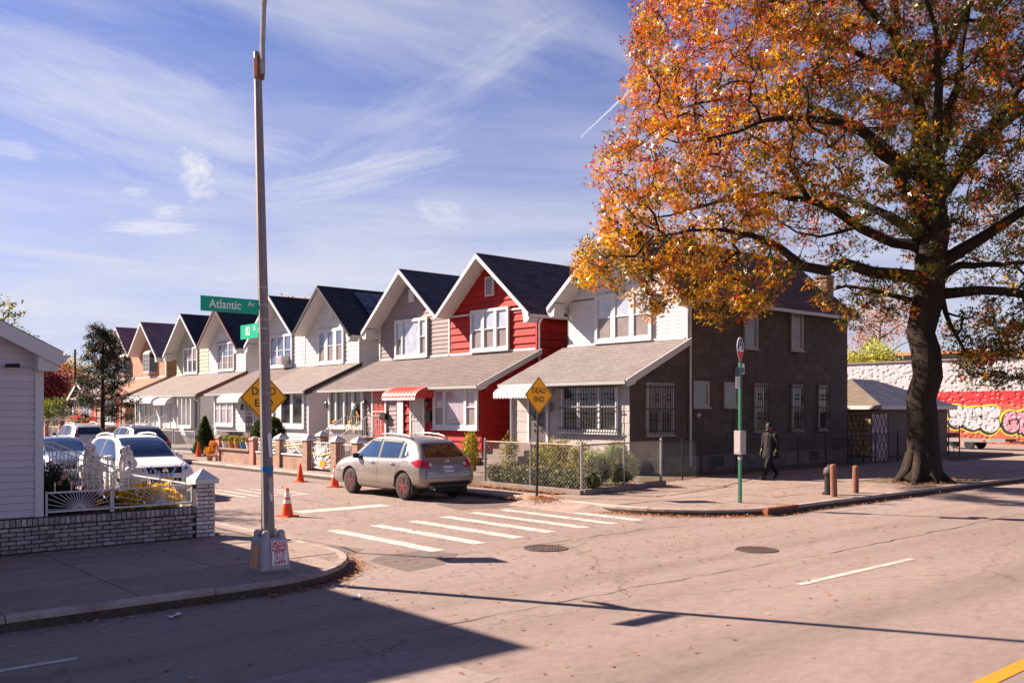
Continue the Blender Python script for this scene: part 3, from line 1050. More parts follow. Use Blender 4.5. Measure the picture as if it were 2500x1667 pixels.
def window(parent, m, w, h, cols=(1, 1, 1), fw=0.09, mull=0.13, split=True, mats=('pane_sky', 'pane_screen'), trim='white_trim', sill=True, grid=None, bars=False, out=0.075, name='window', seed=0, centre=None, casing=0.0, hoods=False):
    """w x h opening with its lower left corner at the frame's origin"""
    fr = MB(m)
    c0, c1 = 0.0, out
    fr.box(-fw, -fw, c0, 0, h + fw, c1).box(w, -fw, c0, w + fw, h + fw, c1).box(0, h, c0, w, h + fw, c1).box(0, -fw, c0, w, 0, c1)
    tot = sum(cols)
    inner = w - mull * (len(cols) - 1)
    x = 0
    cells = []
    for i, cw in enumerate(cols):
        ww = inner * cw / tot
        cells.append((x, x + ww))
        if i < len(cols) - 1:
            fr.box(x + ww, 0, c0, x + ww + mull, h, c1 - 0.004)
        x += ww + mull
    wn = fr.build(name, trim, parent)
    if sill:
        MB(m).box(-fw - 0.04, -fw - 0.055, 0.0, w + fw + 0.04, -fw - 0.002, out + 0.06).build('sill', trim, wn)
    for i, (a, b) in enumerate(cells):
        dh = split and not (centre is not None and i == centre)
        sf = 0.035
        if dh:
            mid = h * 0.52
            MB(m).box(a, mid - 0.022, 0.01, b, mid + 0.022, out - 0.02).box(a, mid + 0.022, 0.01, a + sf, h, out - 0.025).box(b - sf, mid + 0.022, 0.01, b, h, out - 0.025).box(a + sf, h - sf, 0.01, b - sf, h, out - 0.025).box(a, 0, 0.008, a + sf, mid - 0.022, out - 0.032).box(b - sf, 0, 0.008, b, mid - 0.022, out - 0.032).box(a + sf, 0, 0.008, b - sf, sf, out - 0.032).build('sash', trim, wn)
            MB(m).box(a + sf, mid + 0.022, 0.004, b - sf, h - sf, 0.030).build('pane', mats[0], wn)
            MB(m).box(a + sf, sf, 0.004, b - sf, mid - 0.022, 0.022).build('pane', mats[1], wn)
        else:
            MB(m).box(a, 0, 0.01, a + sf, h, out - 0.025).box(b - sf, 0, 0.01, b, h, out - 0.025).box(a + sf, 0, 0.01, b - sf, sf, out - 0.025).box(a + sf, h - sf, 0.01, b - sf, h, out - 0.025).build('sash', trim, wn)
            MB(m).box(a + sf, sf, 0.004, b - sf, h - sf, 0.030).build('pane', mats[0], wn)
        if grid:
            g = MB(m)
            for k in range(1, grid[0]):
                xx = a + sf + (b - a - 2 * sf) * k / grid[0]
                g.box(xx - 0.011, sf, 0.031, xx + 0.011, h - sf, 0.042)
            for k in range(1, grid[1]):
                zz = sf + (h - 2 * sf) * k / grid[1]
                g.box(a + sf, zz - 0.011, 0.0315, b - sf, zz + 0.011, 0.0415)
            g.build('muntin_grid', trim, wn)
    if bars:
        window_bars(wn, m, w, h, out)
    return wn


def scroll(mb_, cx, cz, r, c, turn=1, n=12, rad=0.010, a0=0.0):
    pts_ = []
    for k in range(n + 1):
        a = a0 + turn * 2 * math.pi * 1.35 * k / n
        q = r * (1 - 0.75 * k / n)
        pts_.append((cx + q * math.cos(a), cz + q * math.sin(a), c))
    mb_.tube(pts_, rad, 4)


def window_bars(wn, m, w, h, out):
    g = MB(m)
    c = out + 0.09
    n = max(4, int(w / 0.125))
    for k in range(n + 1):
        xx = -0.02 + (w + 0.04) * k / n
        g.tube([(xx, -0.10, c), (xx, h + 0.08, c)], 0.0125, 4)
    for zz in (0.04, h * 0.5, h - 0.06):
        g.box(-0.12, zz - 0.02, c - 0.01, w + 0.12, zz + 0.02, c + 0.01)
    for xx in (-0.09, w + 0.09):
        for zz in (0.04, h * 0.5, h - 0.06):
            g.box(xx - 0.01, zz - 0.01, 0.0, xx + 0.01, zz + 0.01, c)
    k = max(2, int(w / 0.55))
    for i in range(k):
        xx = w * (i + 0.5) / k
        for zz in (h * 0.27, h * 0.7):
            for s_ in (-1, 1):
                scroll(g, xx + s_ * 0.07, zz, 0.06, c + 0.008, s_, a0=0 if s_ < 0 else math.pi)
                scroll(g, xx + s_ * 0.06, zz + 0.14, 0.05, c + 0.008, -s_, a0=0 if s_ < 0 else math.pi)
    g.build('security_bars', 'black_metal', wn)


def awning(parent, m, w, proj, rise, mat, stripe_mat, name='awning'):
    """curved aluminium hood; origin at the lower left where it meets the wall top"""
    seg = 9
    prof = []
    for k in range(seg + 1):
        a = math.pi / 2 * k / seg
        prof.append((rise * math.cos(a), proj * math.sin(a)))          # (b, c)
    ns = max(6, int(w / 0.13))
    body = MB(m)
    for i in range(ns):
        a0, a1 = w * i / ns, w * (i + 1) / ns
        lift = 0.014 if i % 2 else 0.0
        r0 = [(a0, b + lift, c + lift) for b, c in prof]
        r1 = [(a1, b + lift, c + lift) for b, c in prof]
        low0 = [(a0, b + lift - 0.018, c + lift - 0.012) for b, c in reversed(prof)]
        low1 = [(a1, b + lift - 0.018, c + lift - 0.012) for b, c in reversed(prof)]
        body.rings([r0 + low0, r1 + low1])
    aw = body.build(name, mat, parent)
    # scalloped valance at the front and closed cheeks
    v = MB(m)
    k = max(6, int(w / 0.16))
    for i in range(k):
        x0, x1 = w * i / k, w * (i + 1) / k
        v.prism([(x0, 0.01, proj), (x0, -0.05, proj), ((x0 * 3 + x1) / 4, -0.095, proj), ((x0 + x1) / 2, -0.11, proj), ((x0 + x1 * 3) / 4, -0.095, proj), (x1, -0.05, proj), (x1, 0.01, proj)], (0, 0, 0.012))
    v.build('valance', stripe_mat, aw)
    for xx in (0.0, w - 0.012):
        MB(m).prism([(xx, 0, 0)] + [(xx, b - 0.02, c) for b, c in prof], (0.012, 0, 0)).build('cheek', mat, aw)
    for i in (0, 0.08, 0.92, 1.0):
        s_ = MB(m)
        a0 = i * (w - 0.035)
        s_.rings([[(a0, b + 0.018, c + 0.018) for b, c in prof] + [(a0, b + 0.01, c + 0.01) for b, c in reversed(prof)], [(a0 + 0.035, b + 0.018, c + 0.018) for b, c in prof] + [(a0 + 0.035, b + 0.01, c + 0.01) for b, c in reversed(prof)]])
        s_.build('stripe', stripe_mat, aw)
    return aw


def door(parent, m, w, h, mat, frame_mat='white_trim', ornate=None):
    fr = MB(m)
    fr.box(-0.11, 0, 0, 0, h + 0.11, 0.07).box(w, 0, 0, w + 0.11, h + 0.11, 0.07).box(0, h, 0, w, h + 0.11, 0.07)
    d = fr.build('door', frame_mat, parent)
    MB(m).box(0.004, 0.01, 0.002, w - 0.004, h - 0.004, 0.035).build('door_leaf', mat, d)
    if ornate:
        g = MB(m)
        c = 0.055
        for k in range(9):
            xx = 0.05 + (w - 0.1) * k / 8
            g.tube([(xx, 0.06, c), (xx, h - 0.06, c)], 0.008, 4)
        g.box(0.01, h * 0.5 - 0.1, c - 0.012, w - 0.01, h * 0.5 - 0.06, c + 0.012).box(0.01, h * 0.5 + 0.1, c - 0.012, w - 0.01, h * 0.5 + 0.14, c + 0.012)
        for zz in (h * 0.25, h * 0.36, h * 0.72, h * 0.84):
            for s_ in (-1, 1):
                scroll(g, w / 2 + s_ * w * 0.2, zz, 0.085, c + 0.01, s_, rad=0.01, a0=0 if s_ < 0 else math.pi)
        for s_ in (-1, 1):
            scroll(g, w / 2 + s_ * w * 0.22, h * 0.5 + 0.02, 0.06, c + 0.01, s_, rad=0.01)
        g.build('door_grille', ornate, d)
    MB(m).lathe([(0.001, 0), (0.03, 0.01), (0.03, 0.04), (0.001, 0.05)], 8, (w - 0.09, h * 0.47, 0.03)).build('handle', 'grey_metal', d)
    return d


def slope_courses(mb_, a, b, c, d, n, t=0.016):
    """stepped shingle courses on the quad a,b (lower edge) .. d,c (upper edge)"""
    a, b, c, d = map(Vector, (a, b, c, d))
    nrm = (b - a).cross(d - a).normalized()
    if nrm.z < 0:
        nrm = -nrm
    for k in range(n):
        u0, u1 = k / n, min(1.0, (k + 1.12) / n)
        p0, p1 = a.lerp(d, u0), b.lerp(c, u0)
        q0, q1 = a.lerp(d, u1), b.lerp(c, u1)
        mb_.rings([[p0, p1, q1, q0], [p0 + nrm * t, p1 + nrm * t, q1 + nrm * t * 0.15, q0 + nrm * t * 0.15]])
    return mb_


def downspout(parent, pts_, mat='white_trim'):
    MB().tube(pts_, 0.042, 6).build('downspout', mat, parent)


def lantern(parent, m, mat='black_metal'):
    g = MB(m)
    g.box(-0.02, 0.05, 0, 0.02, 0.11, 0.16)
    g.lathe([(0.02, 0.10), (0.09, 0.05), (0.085, 0.04)], 6, (0, 0, 0.15)) if False else None
    g.rings([[(-0.085, 0.03, 0.065), (0.085, 0.03, 0.065), (0.085, 0.03, 0.235), (-0.085, 0.03, 0.235)], [(-0.012, 0.12, 0.138), (0.012, 0.12, 0.138), (0.012, 0.12, 0.162), (-0.012, 0.12, 0.162)]])
    for sx in (-1, 1):
        for sc_ in (0.085, 0.215):
            g.box(sx * 0.06 - 0.008, -0.2, sc_ - 0.008, sx * 0.06 + 0.008, 0.03, sc_ + 0.008)
    g.box(-0.07, -0.22, 0.08, 0.07, -0.2, 0.22)
    o = g.build('wall_lantern', mat, parent)
    MB(m).box(-0.05, -0.198, 0.10, 0.05, 0.028, 0.20).build('lamp_glass', 'pane_screen', o)
    return o


def house(P):
    w = P['w']
    hw = w / 2
    y0, y1 = -hw, hw
    oL = P.get('oR', 0.42)          # overhang on the -y side (seen from the avenue)
    oF = P.get('oL', 0.0)           # overhang on the +y side (party wall of a pair)
    H = thing('house', P['label'], 'house', (26.1, P['yc'], 0.15), group=None)
    # masonry core
    core = MB()
    core.prism([(0.02, y0, 0.0), (0.02, y1, 0.0), (0.02, y1, EAVE - 0.05), (0.02, 0, RIDGE - 0.12), (0.02, y0, EAVE - 0.05)], (HDEP, 0, 0))
    wall = core.build('wall', P.get('core', P['siding']), H)
    pc = MB()
    pc.prism([(-PDEP, y0 + 0.002, 0.0), (0.018, y0 + 0.002, 0.0), (0.018, y0 + 0.002, PTOP - 0.1), (-PDEP, y0 + 0.002, PEAVE + 0.08)], (0, w - 0.004, 0))
    pwall = pc.build('porch_wall', P.get('pcore', P['siding']), H)
    MB().box(-PDEP - 0.03, y0 - 0.03, -0.1, HDEP + 0.05, y1 - 0.001, 0.55).build('foundation', P.get('found', 'foundation'), H)
    # siding boards --------------------------------------------------------
    bh, bt = P.get('bh', 0.2), P.get('bt', 0.028)
    nm = P.get('bname', 'siding_board')
    if P.get('boards', True):
        z = PTOP - 0.02
        while z < EAVE - 0.06:
            hh = min(bh, EAVE - z)
            board(wall, P['siding'], nm, '-x', w - 0.1, w - 0.1, hh + 0.012, bt, (0.02, 0, z))
            z += bh
        z = max(z, EAVE - 0.05)
        slope = (RIDGE - EAVE) / hw
        while z < RIDGE - 0.35:
            L0 = 2 * (hw - (z - EAVE) / slope) - 0.12
            L1 = max(0.05, L0 - 2 * bh / slope)
            if L0 < 0.25:
                break
            board(wall, P['siding'], nm, '-x', L0, L1, bh + 0.008, bt, (0.02, 0, z))
            z += bh
    pb = P.get('pboard', True)
    if pb:
        ps, pbh = P.get('psiding', P['siding']), P.get('pbh', bh)
        z = 0.56
        while z < PEAVE - 0.02:
            board(pwall, ps, nm, '-x', w - 0.06, w - 0.06, min(pbh + 0.012, PEAVE + 0.1 - z), bt, (-PDEP, 0, z))
            z += pbh
    if P.get('side', True):
        sm, sbh = P.get('side_mat', P['siding']), P.get('sbh', bh)
        st = P.get('sbt', bt)
        z = 0.56
        while z < EAVE - 0.05:
            hh = min(sbh, EAVE - z)
            board(wall, sm, nm, '-y', HDEP - 0.08, HDEP - 0.08, hh + 0.012, st, (0.02 + HDEP / 2, y0, z))
            z += sbh
        z = 0.56
        ks = (PTOP - PEAVE) / PDEP
        while z < PTOP - 0.25:
            def ln(zz):
                return min(PDEP, max(0.02, (PTOP - 0.1 - zz) / ks)) - 0.02
            L0, L1 = ln(z), ln(z + sbh)
            sh = -(L1 - L0) / 2
            board(pwall, sm, nm, '-y', L0, L1, sbh + 0.01, st, (-L0 / 2, y0, z), shift=sh)
            z += sbh
        # corner boards
        cm = P.get('corner', P['trim'])
        MB().box(-0.045, y0 - 0.045, PTOP - 0.05, 0.03, y0 + 0.06, EAVE - 0.02).build('corner_board', cm, H)
        MB().box(-PDEP - 0.045, y0 - 0.045, 0.5, -PDEP + 0.03, y0 + 0.06, PEAVE - 0.02).build('corner_board', P.get('pcorner', cm), H)
    # main roof ------------------------------------------------------------
    slope = (RIDGE - EAVE) / hw
    fo, bo = 0.88, 0.4
    for sgn, o in ((-1, oL), (1, oF)):
        ye, ze = sgn * (hw + o), EAVE - o * slope
        r_ = MB()
        nrm = Vector((0, sgn * slope, 1)).normalized()
        base = [Vector((-fo, ye, ze)), Vector((HDEP + bo, ye, ze)), Vector((HDEP + bo, 0, RIDGE)), Vector((-fo, 0, RIDGE))]
        slope_courses(r_, *base, 24, 0.018)
        r_.rings([[p - nrm * 0.05 for p in base], [p - nrm * 0.002 for p in base]])
        r_.build('roof_slope', P['roof'], H)
        so = [p - nrm * 0.054 for p in base]
        MB().rings([[p - nrm * 0.03 for p in so], so]).build('soffit', P['trim'], H)
        # rake board and its curved return at the eave
        rk = MB()
        rw = 0.15
        a, b = Vector((-fo - 0.03, ye, ze)), Vector((-fo - 0.03, 0, RIDGE))
        dn = Vector((0, 0, -1))
        inset = nrm * -0.004
        rk.prism([a + nrm * 0.03, b + Vector((0, 0, 0.03)), b + dn * (rw * 1.25), a + dn * rw], (0.065, 0, 0))
        rk.build('rake_board', P.get('rake', P['trim']), H)
        if o > 0.05:
            MB().prism([Vector((-fo + 0.036, ye, ze - 0.05)), Vector((-fo + 0.036, ye, ze - 0.24)), Vector((-fo + 0.036, ye - sgn * 0.14, ze - 0.36)), Vector((-fo + 0.036, ye - sgn * 0.34, ze - 0.36)), Vector((-fo + 0.036, ye - sgn * 0.42, ze + 0.15))], (0.55, 0, 0)).build('eave_return', P['trim'], H)
            MB().box(-fo + 0.1, min(ye, ye + sgn * 0.11), ze - 0.16, HDEP + bo, max(ye, ye + sgn * 0.11), ze - 0.035).build('gutter', P['trim'], H)
    MB().tube([(-fo, 0, RIDGE + 0.015), (HDEP + bo, 0, RIDGE + 0.015)], 0.05, 5).build('ridge_cap', P['roof'], H)
    # porch roof -----------------------------------------------------------
    px, pz = -PDEP - 0.42, PEAVE - 0.0
    ye0, ye1 = y0 - P.get('poR', 0.28), y1 + P.get('poL', 0.0)
    r_ = MB()
    base = [Vector((px, ye0, pz)), Vector((px, ye1, pz)), Vector((0.0, ye1, PTOP)), Vector((0.0, ye0, PTOP))]
    nrm = Vector((-(PTOP - pz), 0, -px)).normalized()
    slope_courses(r_, *base, 22, 0.014)
    r_.rings([[p - nrm * 0.06 for p in base], [p - nrm * 0.002 for p in base]])
    r_.build('porch_roof', P['proof'], H)
    so = [p - nrm * 0.064 for p in base]
    MB().rings([[p - nrm * 0.02 for p in so], so]).build('porch_soffit', P['trim'], H)
    gz = pz - 0.03
    MB().rings([[(px - 0.01, y, gz - 0.10), (px - 0.09, y, gz - 0.09), (px - 0.12, y, gz + 0.02), (px - 0.01, y, gz + 0.02)] for y in (ye0 - 0.02, ye1)]).build('porch_gutter', P['trim'], H)
    if P.get('side', True) or P.get('prake_on'):
        MB().prism([Vector((px, ye0 - 0.03, pz + 0.03)), Vector((0.0, ye0 - 0.03, PTOP + 0.03)), Vector((0.0, ye0 - 0.03, PTOP - 0.2)), Vector((px + 0.5, ye0 - 0.03, pz - 0.0)), Vector((px + 0.38, ye0 - 0.03, pz - 0.12)), Vector((px + 0.1, ye0 - 0.03, pz - 0.2)), Vector((px, ye0 - 0.03, pz - 0.18))], (0, 0.04, 0)).build('porch_rake', P.get('prake', P['trim']), H)
    # flashing where the porch roof meets the wall
    MB().box(-0.05, y0 + 0.05, PTOP - 0.0, 0.0, y1 - 0.02, PTOP + 0.09).build('flashing', P['trim'], H)
    # steps ---------------------------------------------------------------
    return H, wall, pwall


def steps(H, yc, w, n=5, mat='concrete_dark', x=-PDEP, top=0.95):
    for k in range(n):
        z1 = top * (n - k) / n
        x0, x1 = x - 0.9 - 0.3 * (k + 1), x - 0.9 - 0.3 * k
        MB().box(x0 if k else x0, yc - w / 2, -0.02, x1 if k else x - 0.02, yc + w / 2, z1).build('step', mat, H)


def railing(H, p0, p1, h, mat='white_trim', sp=0.11, name='railing', r=0.009, spear=False):
    """picket railing from p0 to p1 (base points), height h"""
    p0, p1 = Vector(p0), Vector(p1)
    L = (p1 - p0).length
    n = max(2, int(L / sp))
    g = MB()
    up = Vector((0, 0, 1))
    g.tube([p0 + up * h, p1 + up * h], 0.022, 4, math.pi / 4)
    g.tube([p0 + up * 0.09, p1 + up * 0.09], 0.016, 4, math.pi / 4)
    for k in range(n + 1):
        q = p0.lerp(p1, k / n)
        e = h - 0.01 + (0.13 if spear else 0)
        rr = r * (1.9 if k in (0, n) else 1)
        g.tube([q + up * (0.0 if k in (0, n) else 0.09), q + up * e], rr, 4, math.pi / 4)
        if spear:
            g.tube([q + up * e, q + up * (e + 0.02), q + up * (e + 0.07)], [0.012, 0.018, 0.002], 4)
    return g.build(name, mat, H)


# --- corner house (grey) ---
Y0 = 20.5
P = dict(label='grey corner house with white clapboard gable, barred windows and long dark shingled side wall', yc=23.5, w=6.0, siding='white_siding', core='grey_panel_shaded', pcore='grey_panel_shaded', prake_on=True, trim='white_trim', roof='roof_brown', proof='porch_grey',
         bh=0.145, bt=0.02, side=False, pboard=False, poR=0.2, oR=0.4, oL=0.3, poL=0.25, found='foundation')
H0, wall0, pw0 = house(P)
y0 = -3.0
# big shingle panels, side wall (own pieces) and porch
pan = {}


def panel(parent, mat, facing, L, h, loc):
    key = (mat, facing, round(L, 2), round(h, 2))
    if key not in pan:
        s = MB()
        if facing == '-y':
            s.rings([[(0.004, 0, 0), (L - 0.004, 0, 0), (L - 0.006, -0.026, 0.0), (0.006, -0.026, 0)], [(0.004, 0, h), (L - 0.004, 0, h), (L - 0.004, -0.005, h), (0.004, -0.005, h)]])
        else:
            s.rings([[(0, 0.004, 0), (0, L - 0.004, 0), (-0.016, L - 0.004, 0.0), (-0.016, 0.004, 0)], [(0, 0.004, h), (0, L - 0.004, h), (-0.005, L - 0.004, h), (-0.005, 0.004, h)]])
        me = s.mesh('shingle_panel')
        me.materials.append(MATS[mat])
        pan[key] = me
    return link('shingle_panel', pan[key], mat, parent, loc)


rowh = 0.40
npan = 0
z = 0.56
r_i = 0
while z < EAVE - 0.08:
    hh = min(rowh, EAVE - 0.06 - z)
    x = 0.03 - (0.46 if r_i % 2 else 0.0)
    while x < HDEP:
        a, b = max(x, 0.03), min(x + 0.92, HDEP)
        if b - a > 0.05:
            panel(wall0, 'grey_panel_shaded', '-y', b - a, hh, (a, y0, z))
            npan += 1
        x += 0.92
    z += rowh
    r_i += 1
z = 0.56
ks = (PTOP - PEAVE) / PDEP
while z < PTOP - 0.4:
    x = -PDEP + 0.02
    xe = 0.02
    if z + rowh > PEAVE + 0.05:
        x = max(x, -PDEP + (z + rowh - PEAVE) / ks)
    while x < xe - 0.05:
        b = min(x + 0.98, xe)
        panel(pw0, 'grey_panel_shaded', '-y', b - x, rowh, (x, y0 + 0.002, z))
        x = b
    z += rowh
z = 0.56
while z < PEAVE - 0.02:
    y = y0 + 0.02
    while y < 3.0 - 0.1:
        b = min(y + 1.0, 2.99)
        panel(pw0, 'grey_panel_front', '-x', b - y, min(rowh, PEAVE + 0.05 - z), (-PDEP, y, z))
        y = b
    z += rowh
MB().box(-0.03, y0 - 0.06, PTOP - 0.02, 0.14, y0 + 0.02, EAVE - 0.1).build('corner_board', 'white_trim', H0)
MB().box(0.03, 2.94, 0.4, 0.1, 3.03, EAVE - 0.1).build('corner_board', 'white_trim', H0)
MB().box(-PDEP - 0.06, 2.9, 0.4, -PDEP + 0.03, 3.02, PEAVE - 0.05).build('corner_post', 'white_trim', H0)
window(H0, FX(1.3, PTOP + 0.22, -0.02), 2.6, 1.58, (1, 1, 1), mull=0.22, mats=('pane_sky', 'pane_screen'), fw=0.13)
window(H0, FX(0.15, 1.5, -PDEP - 0.016), 2.55, 1.55, (1, 1.15, 1), mull=0.12, mats=('pane_dark', 'pane_dark'), bars=True)
window(H0, FY(-PDEP + 0.85, 1.42, y0 - 0.014), 1.25, 1.62, (1, 1), mull=0.09, trim='trim_shaded', mats=('pane_screen', 'pane_dark'), bars=True)
# door with iron grille and hood
door(H0, FX(1.95, 0.95, -PDEP - 0.016), 0.92, 2.0, 'pane_screen', 'white_trim', 'black_metal')
awning(H0, FX(2.85, 2.72, -PDEP - 0.016), 2.1, 1.05, 0.42, 'white_trim', 'white_trim')
steps(H0, 1.5, 1.7, 5, 'concrete_dark')
lantern(H0, FX(0.75, 2.35, -PDEP - 0.016), 'galv')
# side windows: x from front wall
for xx, zz, ww, hh, kind in ((0.38, 2.36, 0.74, 0.80, 's'), (2.2, 2.36, 0.74, 0.80, 's'), (4.12, 1.42, 0.66, 1.75, 'b'), (6.72, 1.42, 0.66, 1.75, 'b'), (8.72, 1.42, 0.58, 1.75, 'b'), (3.48, 4.62, 0.68, 1.42, 'u'), (6.68, 4.68, 0.68, 1.42, 'u')):
    mm = FY(xx, zz, y0 - 0.028)
    if kind == 's':
        window(H0, mm, ww, hh, (1,), split=False, mats=('pane_dark', 'pane_dark'), fw=0.07, trim='trim_shaded')
    elif kind == 'b':
        window(H0, mm, ww, hh, (1,), split=True, mats=('pane_dark', 'pane_dark'), bars=True, fw=0.06, trim='trim_shaded')
    else:
        window(H0, mm, ww, hh, (1,), split=(xx < 5), mats=('pane_screen', 'pane_dark'), fw=0.09, trim='trim_shaded')
# basement openings, lower wall
for xx in (-2.0, 1.4, 8.0):
    MB(FY(xx, 0.12, y0 - 0.03)).box(0, 0, 0, 0.75, 0.38, 0.012).build('basement_window', 'black_trim', H0)
downspout(H0, [(0.05, y0 - 0.42, EAVE - 0.28), (0.05, y0 - 0.40, EAVE - 0.36), (0.1, y0 - 0.09, EAVE - 0.6), (0.1, y0 - 0.09, 0.2)])
downspout(H0, [(-PDEP - 0.42, 2.85, PEAVE - 0.05), (-PDEP - 0.40, 2.85, PEAVE - 0.15), (-PDEP - 0.1, 2.95, PEAVE - 0.4), (-PDEP - 0.1, 2.95, 0.15)])
MB(FY(3.35, 3.78, y0 - 0.028)).box(0, 0, 0, 0.16, 0.16, 0.14).build('junction_box', 'garage_box', H0) if False else None
MB(FY(3.05, 3.75, y0 - 0.028)).box(0, 0, 0, 0.2, 0.17, 0.12).build('junction_box', 'galv', H0)
MB(FY(0, 0, y0 - 0.028)).tube([(3.0, 3.8, 0.02), (2.78, 3.78, 0.02), (2.74, 3.6, 0.02), (2.74, 0.6, 0.02)], 0.014, 5).build('conduit', 'black_metal', H0)
MB(FY(0.5, 2.0, y0 - 0.028)).lathe([(0.10, 0), (0.10, 0.06), (0.085, 0.14), (0.001, 0.15)], 14).build('electric_meter', 'galv', H0)
# chimney and vents
ch = MB().box(10.3, -2.5, EAVE - 0.2, 10.85, -1.95, 7.95).build('chimney', 'yard_brick', H0)
MB().box(10.25, -2.55, 7.952, 10.9, -1.9, 8.04).build('chimney_cap', 'concrete_dark', ch)
MB().tube([(9.6, 0.4, RIDGE - 0.6), (9.6, 0.4, RIDGE + 0.55)], 0.05, 8).lathe([(0.24, 0), (0.2, 0.05), (0.02, 0.1)], 10, (9.6, 0.4, RIDGE + 0.55)).build('vent_pipe', 'galv', H0)
MB().box(6.3, -1.55, 7.3, 6.6, -1.3, 7.85).build('roof_vent', 'black_trim', H0)

# --- red house ---
def pair_house(**k):
    return house(k)


H1, w1, p1 = pair_house(label='bright red shake-sided house with white rake boards and louvred gable vent', yc=31.35, w=6.0, siding='red_siding', trim='white_trim', roof='roof_dark', proof='porch_brown', bh=0.33, bt=0.07, pbh=0.36, sbh=0.33, corner='red_siding', oR=0.42, oL=0.0, bname='shake_course')
# white frieze strip at the gable foot
MB().box(-0.085, -2.9, EAVE - 0.03, -0.03, 2.9, EAVE + 0.05).build('frieze_board', 'white_trim', H1)
window(H1, FX(1.2, PTOP + 0.22, -0.07), 2.4, 1.62, (1, 1, 1), mull=0.2, fw=0.12, out=0.1)
GVX = -0.05
gv = MB(FX(0.28, EAVE + 0.72, GVX)).box(0, 0, 0, 0.06, 0.85, 0.1).box(0.5, 0, 0, 0.56, 0.85, 0.1).box(0.06, 0, 0, 0.5, 0.06, 0.1).box(0.06, 0.79, 0, 0.5, 0.85, 0.1).build('gable_vent', 'white_trim', H1)
for k in range(8):
    MB(FX(0.28, EAVE + 0.72, GVX)).prism([(0.061, 0.08 + 0.088 * k, 0.085), (0.061, 0.13 + 0.088 * k, 0.05), (0.061, 0.135 + 0.088 * k, 0.06), (0.061, 0.085 + 0.088 * k, 0.095)], (0.438, 0, 0)).build('louvre_slat', 'white_trim', gv)
MB(FX(0.28, EAVE + 0.72, GVX)).box(0.06, 0.06, 0.0, 0.5, 0.79, 0.045).build('vent_backing', 'black_trim', gv)
window(H1, FX(-0.05, 1.55, -PDEP - 0.07), 2.7, 1.45, (0.55, 1.25, 0.55), mull=0.14, mats=('pane_curtain', 'pane_screen'), fw=0.14, centre=1, out=0.09)
MB(FX(0.15, 3.02, -PDEP - 0.07)).box(0, 0, 0.0, 3.05, 0.07, 0.16).build('window_hood', 'white_trim', H1)
door(H1, FX(1.72, 0.75, -PDEP - 0.07), 0.88, 2.15, 'white_trim', 'white_trim', None)
d_ = MB(FX(1.72, 0.75, -PDEP - 0.07))
for k in range(7):
    d_.tube([(0.08 + 0.12 * k, 0.08, 0.05), (0.08 + 0.12 * k, 2.08, 0.05)], 0.009, 4)
d_.box(0.02, 1.0, 0.04, 0.86, 1.04, 0.066).box(0.02, 1.25, 0.04, 0.86, 1.29, 0.066)
for q in range(3):
    scroll(d_, 0.2 + 0.24 * q, 1.145, 0.08, 0.056, 1, rad=0.011)
d_.build('security_grille', 'white_trim', H1)
M('awning_red', (0.50, 0.06, 0.04), 0.5, 0.1, 4)
awning(H1, FX(2.5, 2.70, -PDEP - 0.07), 2.5, 1.05, 0.5, 'awning_red', 'white_trim')
lantern(H1, FX(0.45, 2.52, -PDEP - 0.07))
steps(H1, 1.3, 1.6, 4, 'concrete_dark', top=0.75)
MB(FX(0.55, 1.7, -PDEP - 0.07)).box(0, 0, 0, 0.3, 0.38, 0.12).box(0.03, 0.38, 0.0, 0.27, 0.44, 0.1).build('mailbox', 'black_metal', H1)
downspout(H1, [(-0.1, -3.45, EAVE - 0.42), (-0.1, -3.42, EAVE - 0.5), (0.02, -3.12, EAVE - 0.72), (0.02, -3.12, 3.6), (0.02, -3.12, 0.3)])
lantern(H1, FX(-2.6, 3.1, -PDEP - 0.07), 'galv') if False else None

# --- mauve house ---
H2, w2, p2 = pair_house(label='mauve-grey shake-sided house sharing a porch roof with the bright red house', yc=37.35, w=6.0, siding='mauve_siding', trim='white_trim', roof='roof_dark', proof='porch_brown', bh=0.2, bt=0.04, side=False, oR=0.0, oL=0.42, poR=-0.002, poL=0.3, bname='shake_course')
wd = window(H2, FX(1.35, PTOP + 0.2, -0.04), 2.5, 1.62, (0.5, 1.5, 0.5), mull=0.12, centre=1, mats=('pane_sky', 'pane_screen'), fw=0.15, out=0.1)
MB(FX(0.3, EAVE + 1.0, -0.03)).box(-0.02, 0, 0, 0.44, 0.62, 0.06).box(0.04, 0.06, 0.061, 0.38, 0.56, 0.075).build('gable_vent', 'white_trim', H2)
MB().box(-0.05, 2.93, PTOP, 0.03, 3.05, EAVE).box(-0.05, -2.99, PTOP, 0.03, -2.9, EAVE - 0.02).build('corner_board', 'white_trim', H2)
window(H2, FX(2.7, 1.45, -PDEP - 0.04), 2.9, 1.62, (0.8, 1, 1, 1.1), mull=0.12, split=False, mats=('pane_dark', 'pane_dark'), fw=0.14, out=0.12)
door(H2, FX(-1.15, 0.95, -PDEP - 0.04), 1.0, 2.1, 'brick_door', 'white_trim', 'white_trim') if 'brick_door' in MATS else door(H2, FX(-1.15, 0.95, -PDEP - 0.04), 1.0, 2.1, 'awning_red', 'white_trim', 'white_trim')
MB(FX(2.82, 0.3, -PDEP - 0.07)).box(0, 0, 0, 0.46, 2.85, 0.06).build('door_pilaster', 'white_trim', H1)
for yy in (-0.55, 2.95):
    lantern(H2, FX(yy, 2.5, -PDEP - 0.04))
mbx = MB(FX(-1.95, 1.75, -PDEP - 0.04)).box(0, 0, 0.02, 0.42, 0.30, 0.2).build('mailbox', 'black_metal', H2)
steps(H2, -1.0, 1.9, 5, 'concrete_dark')
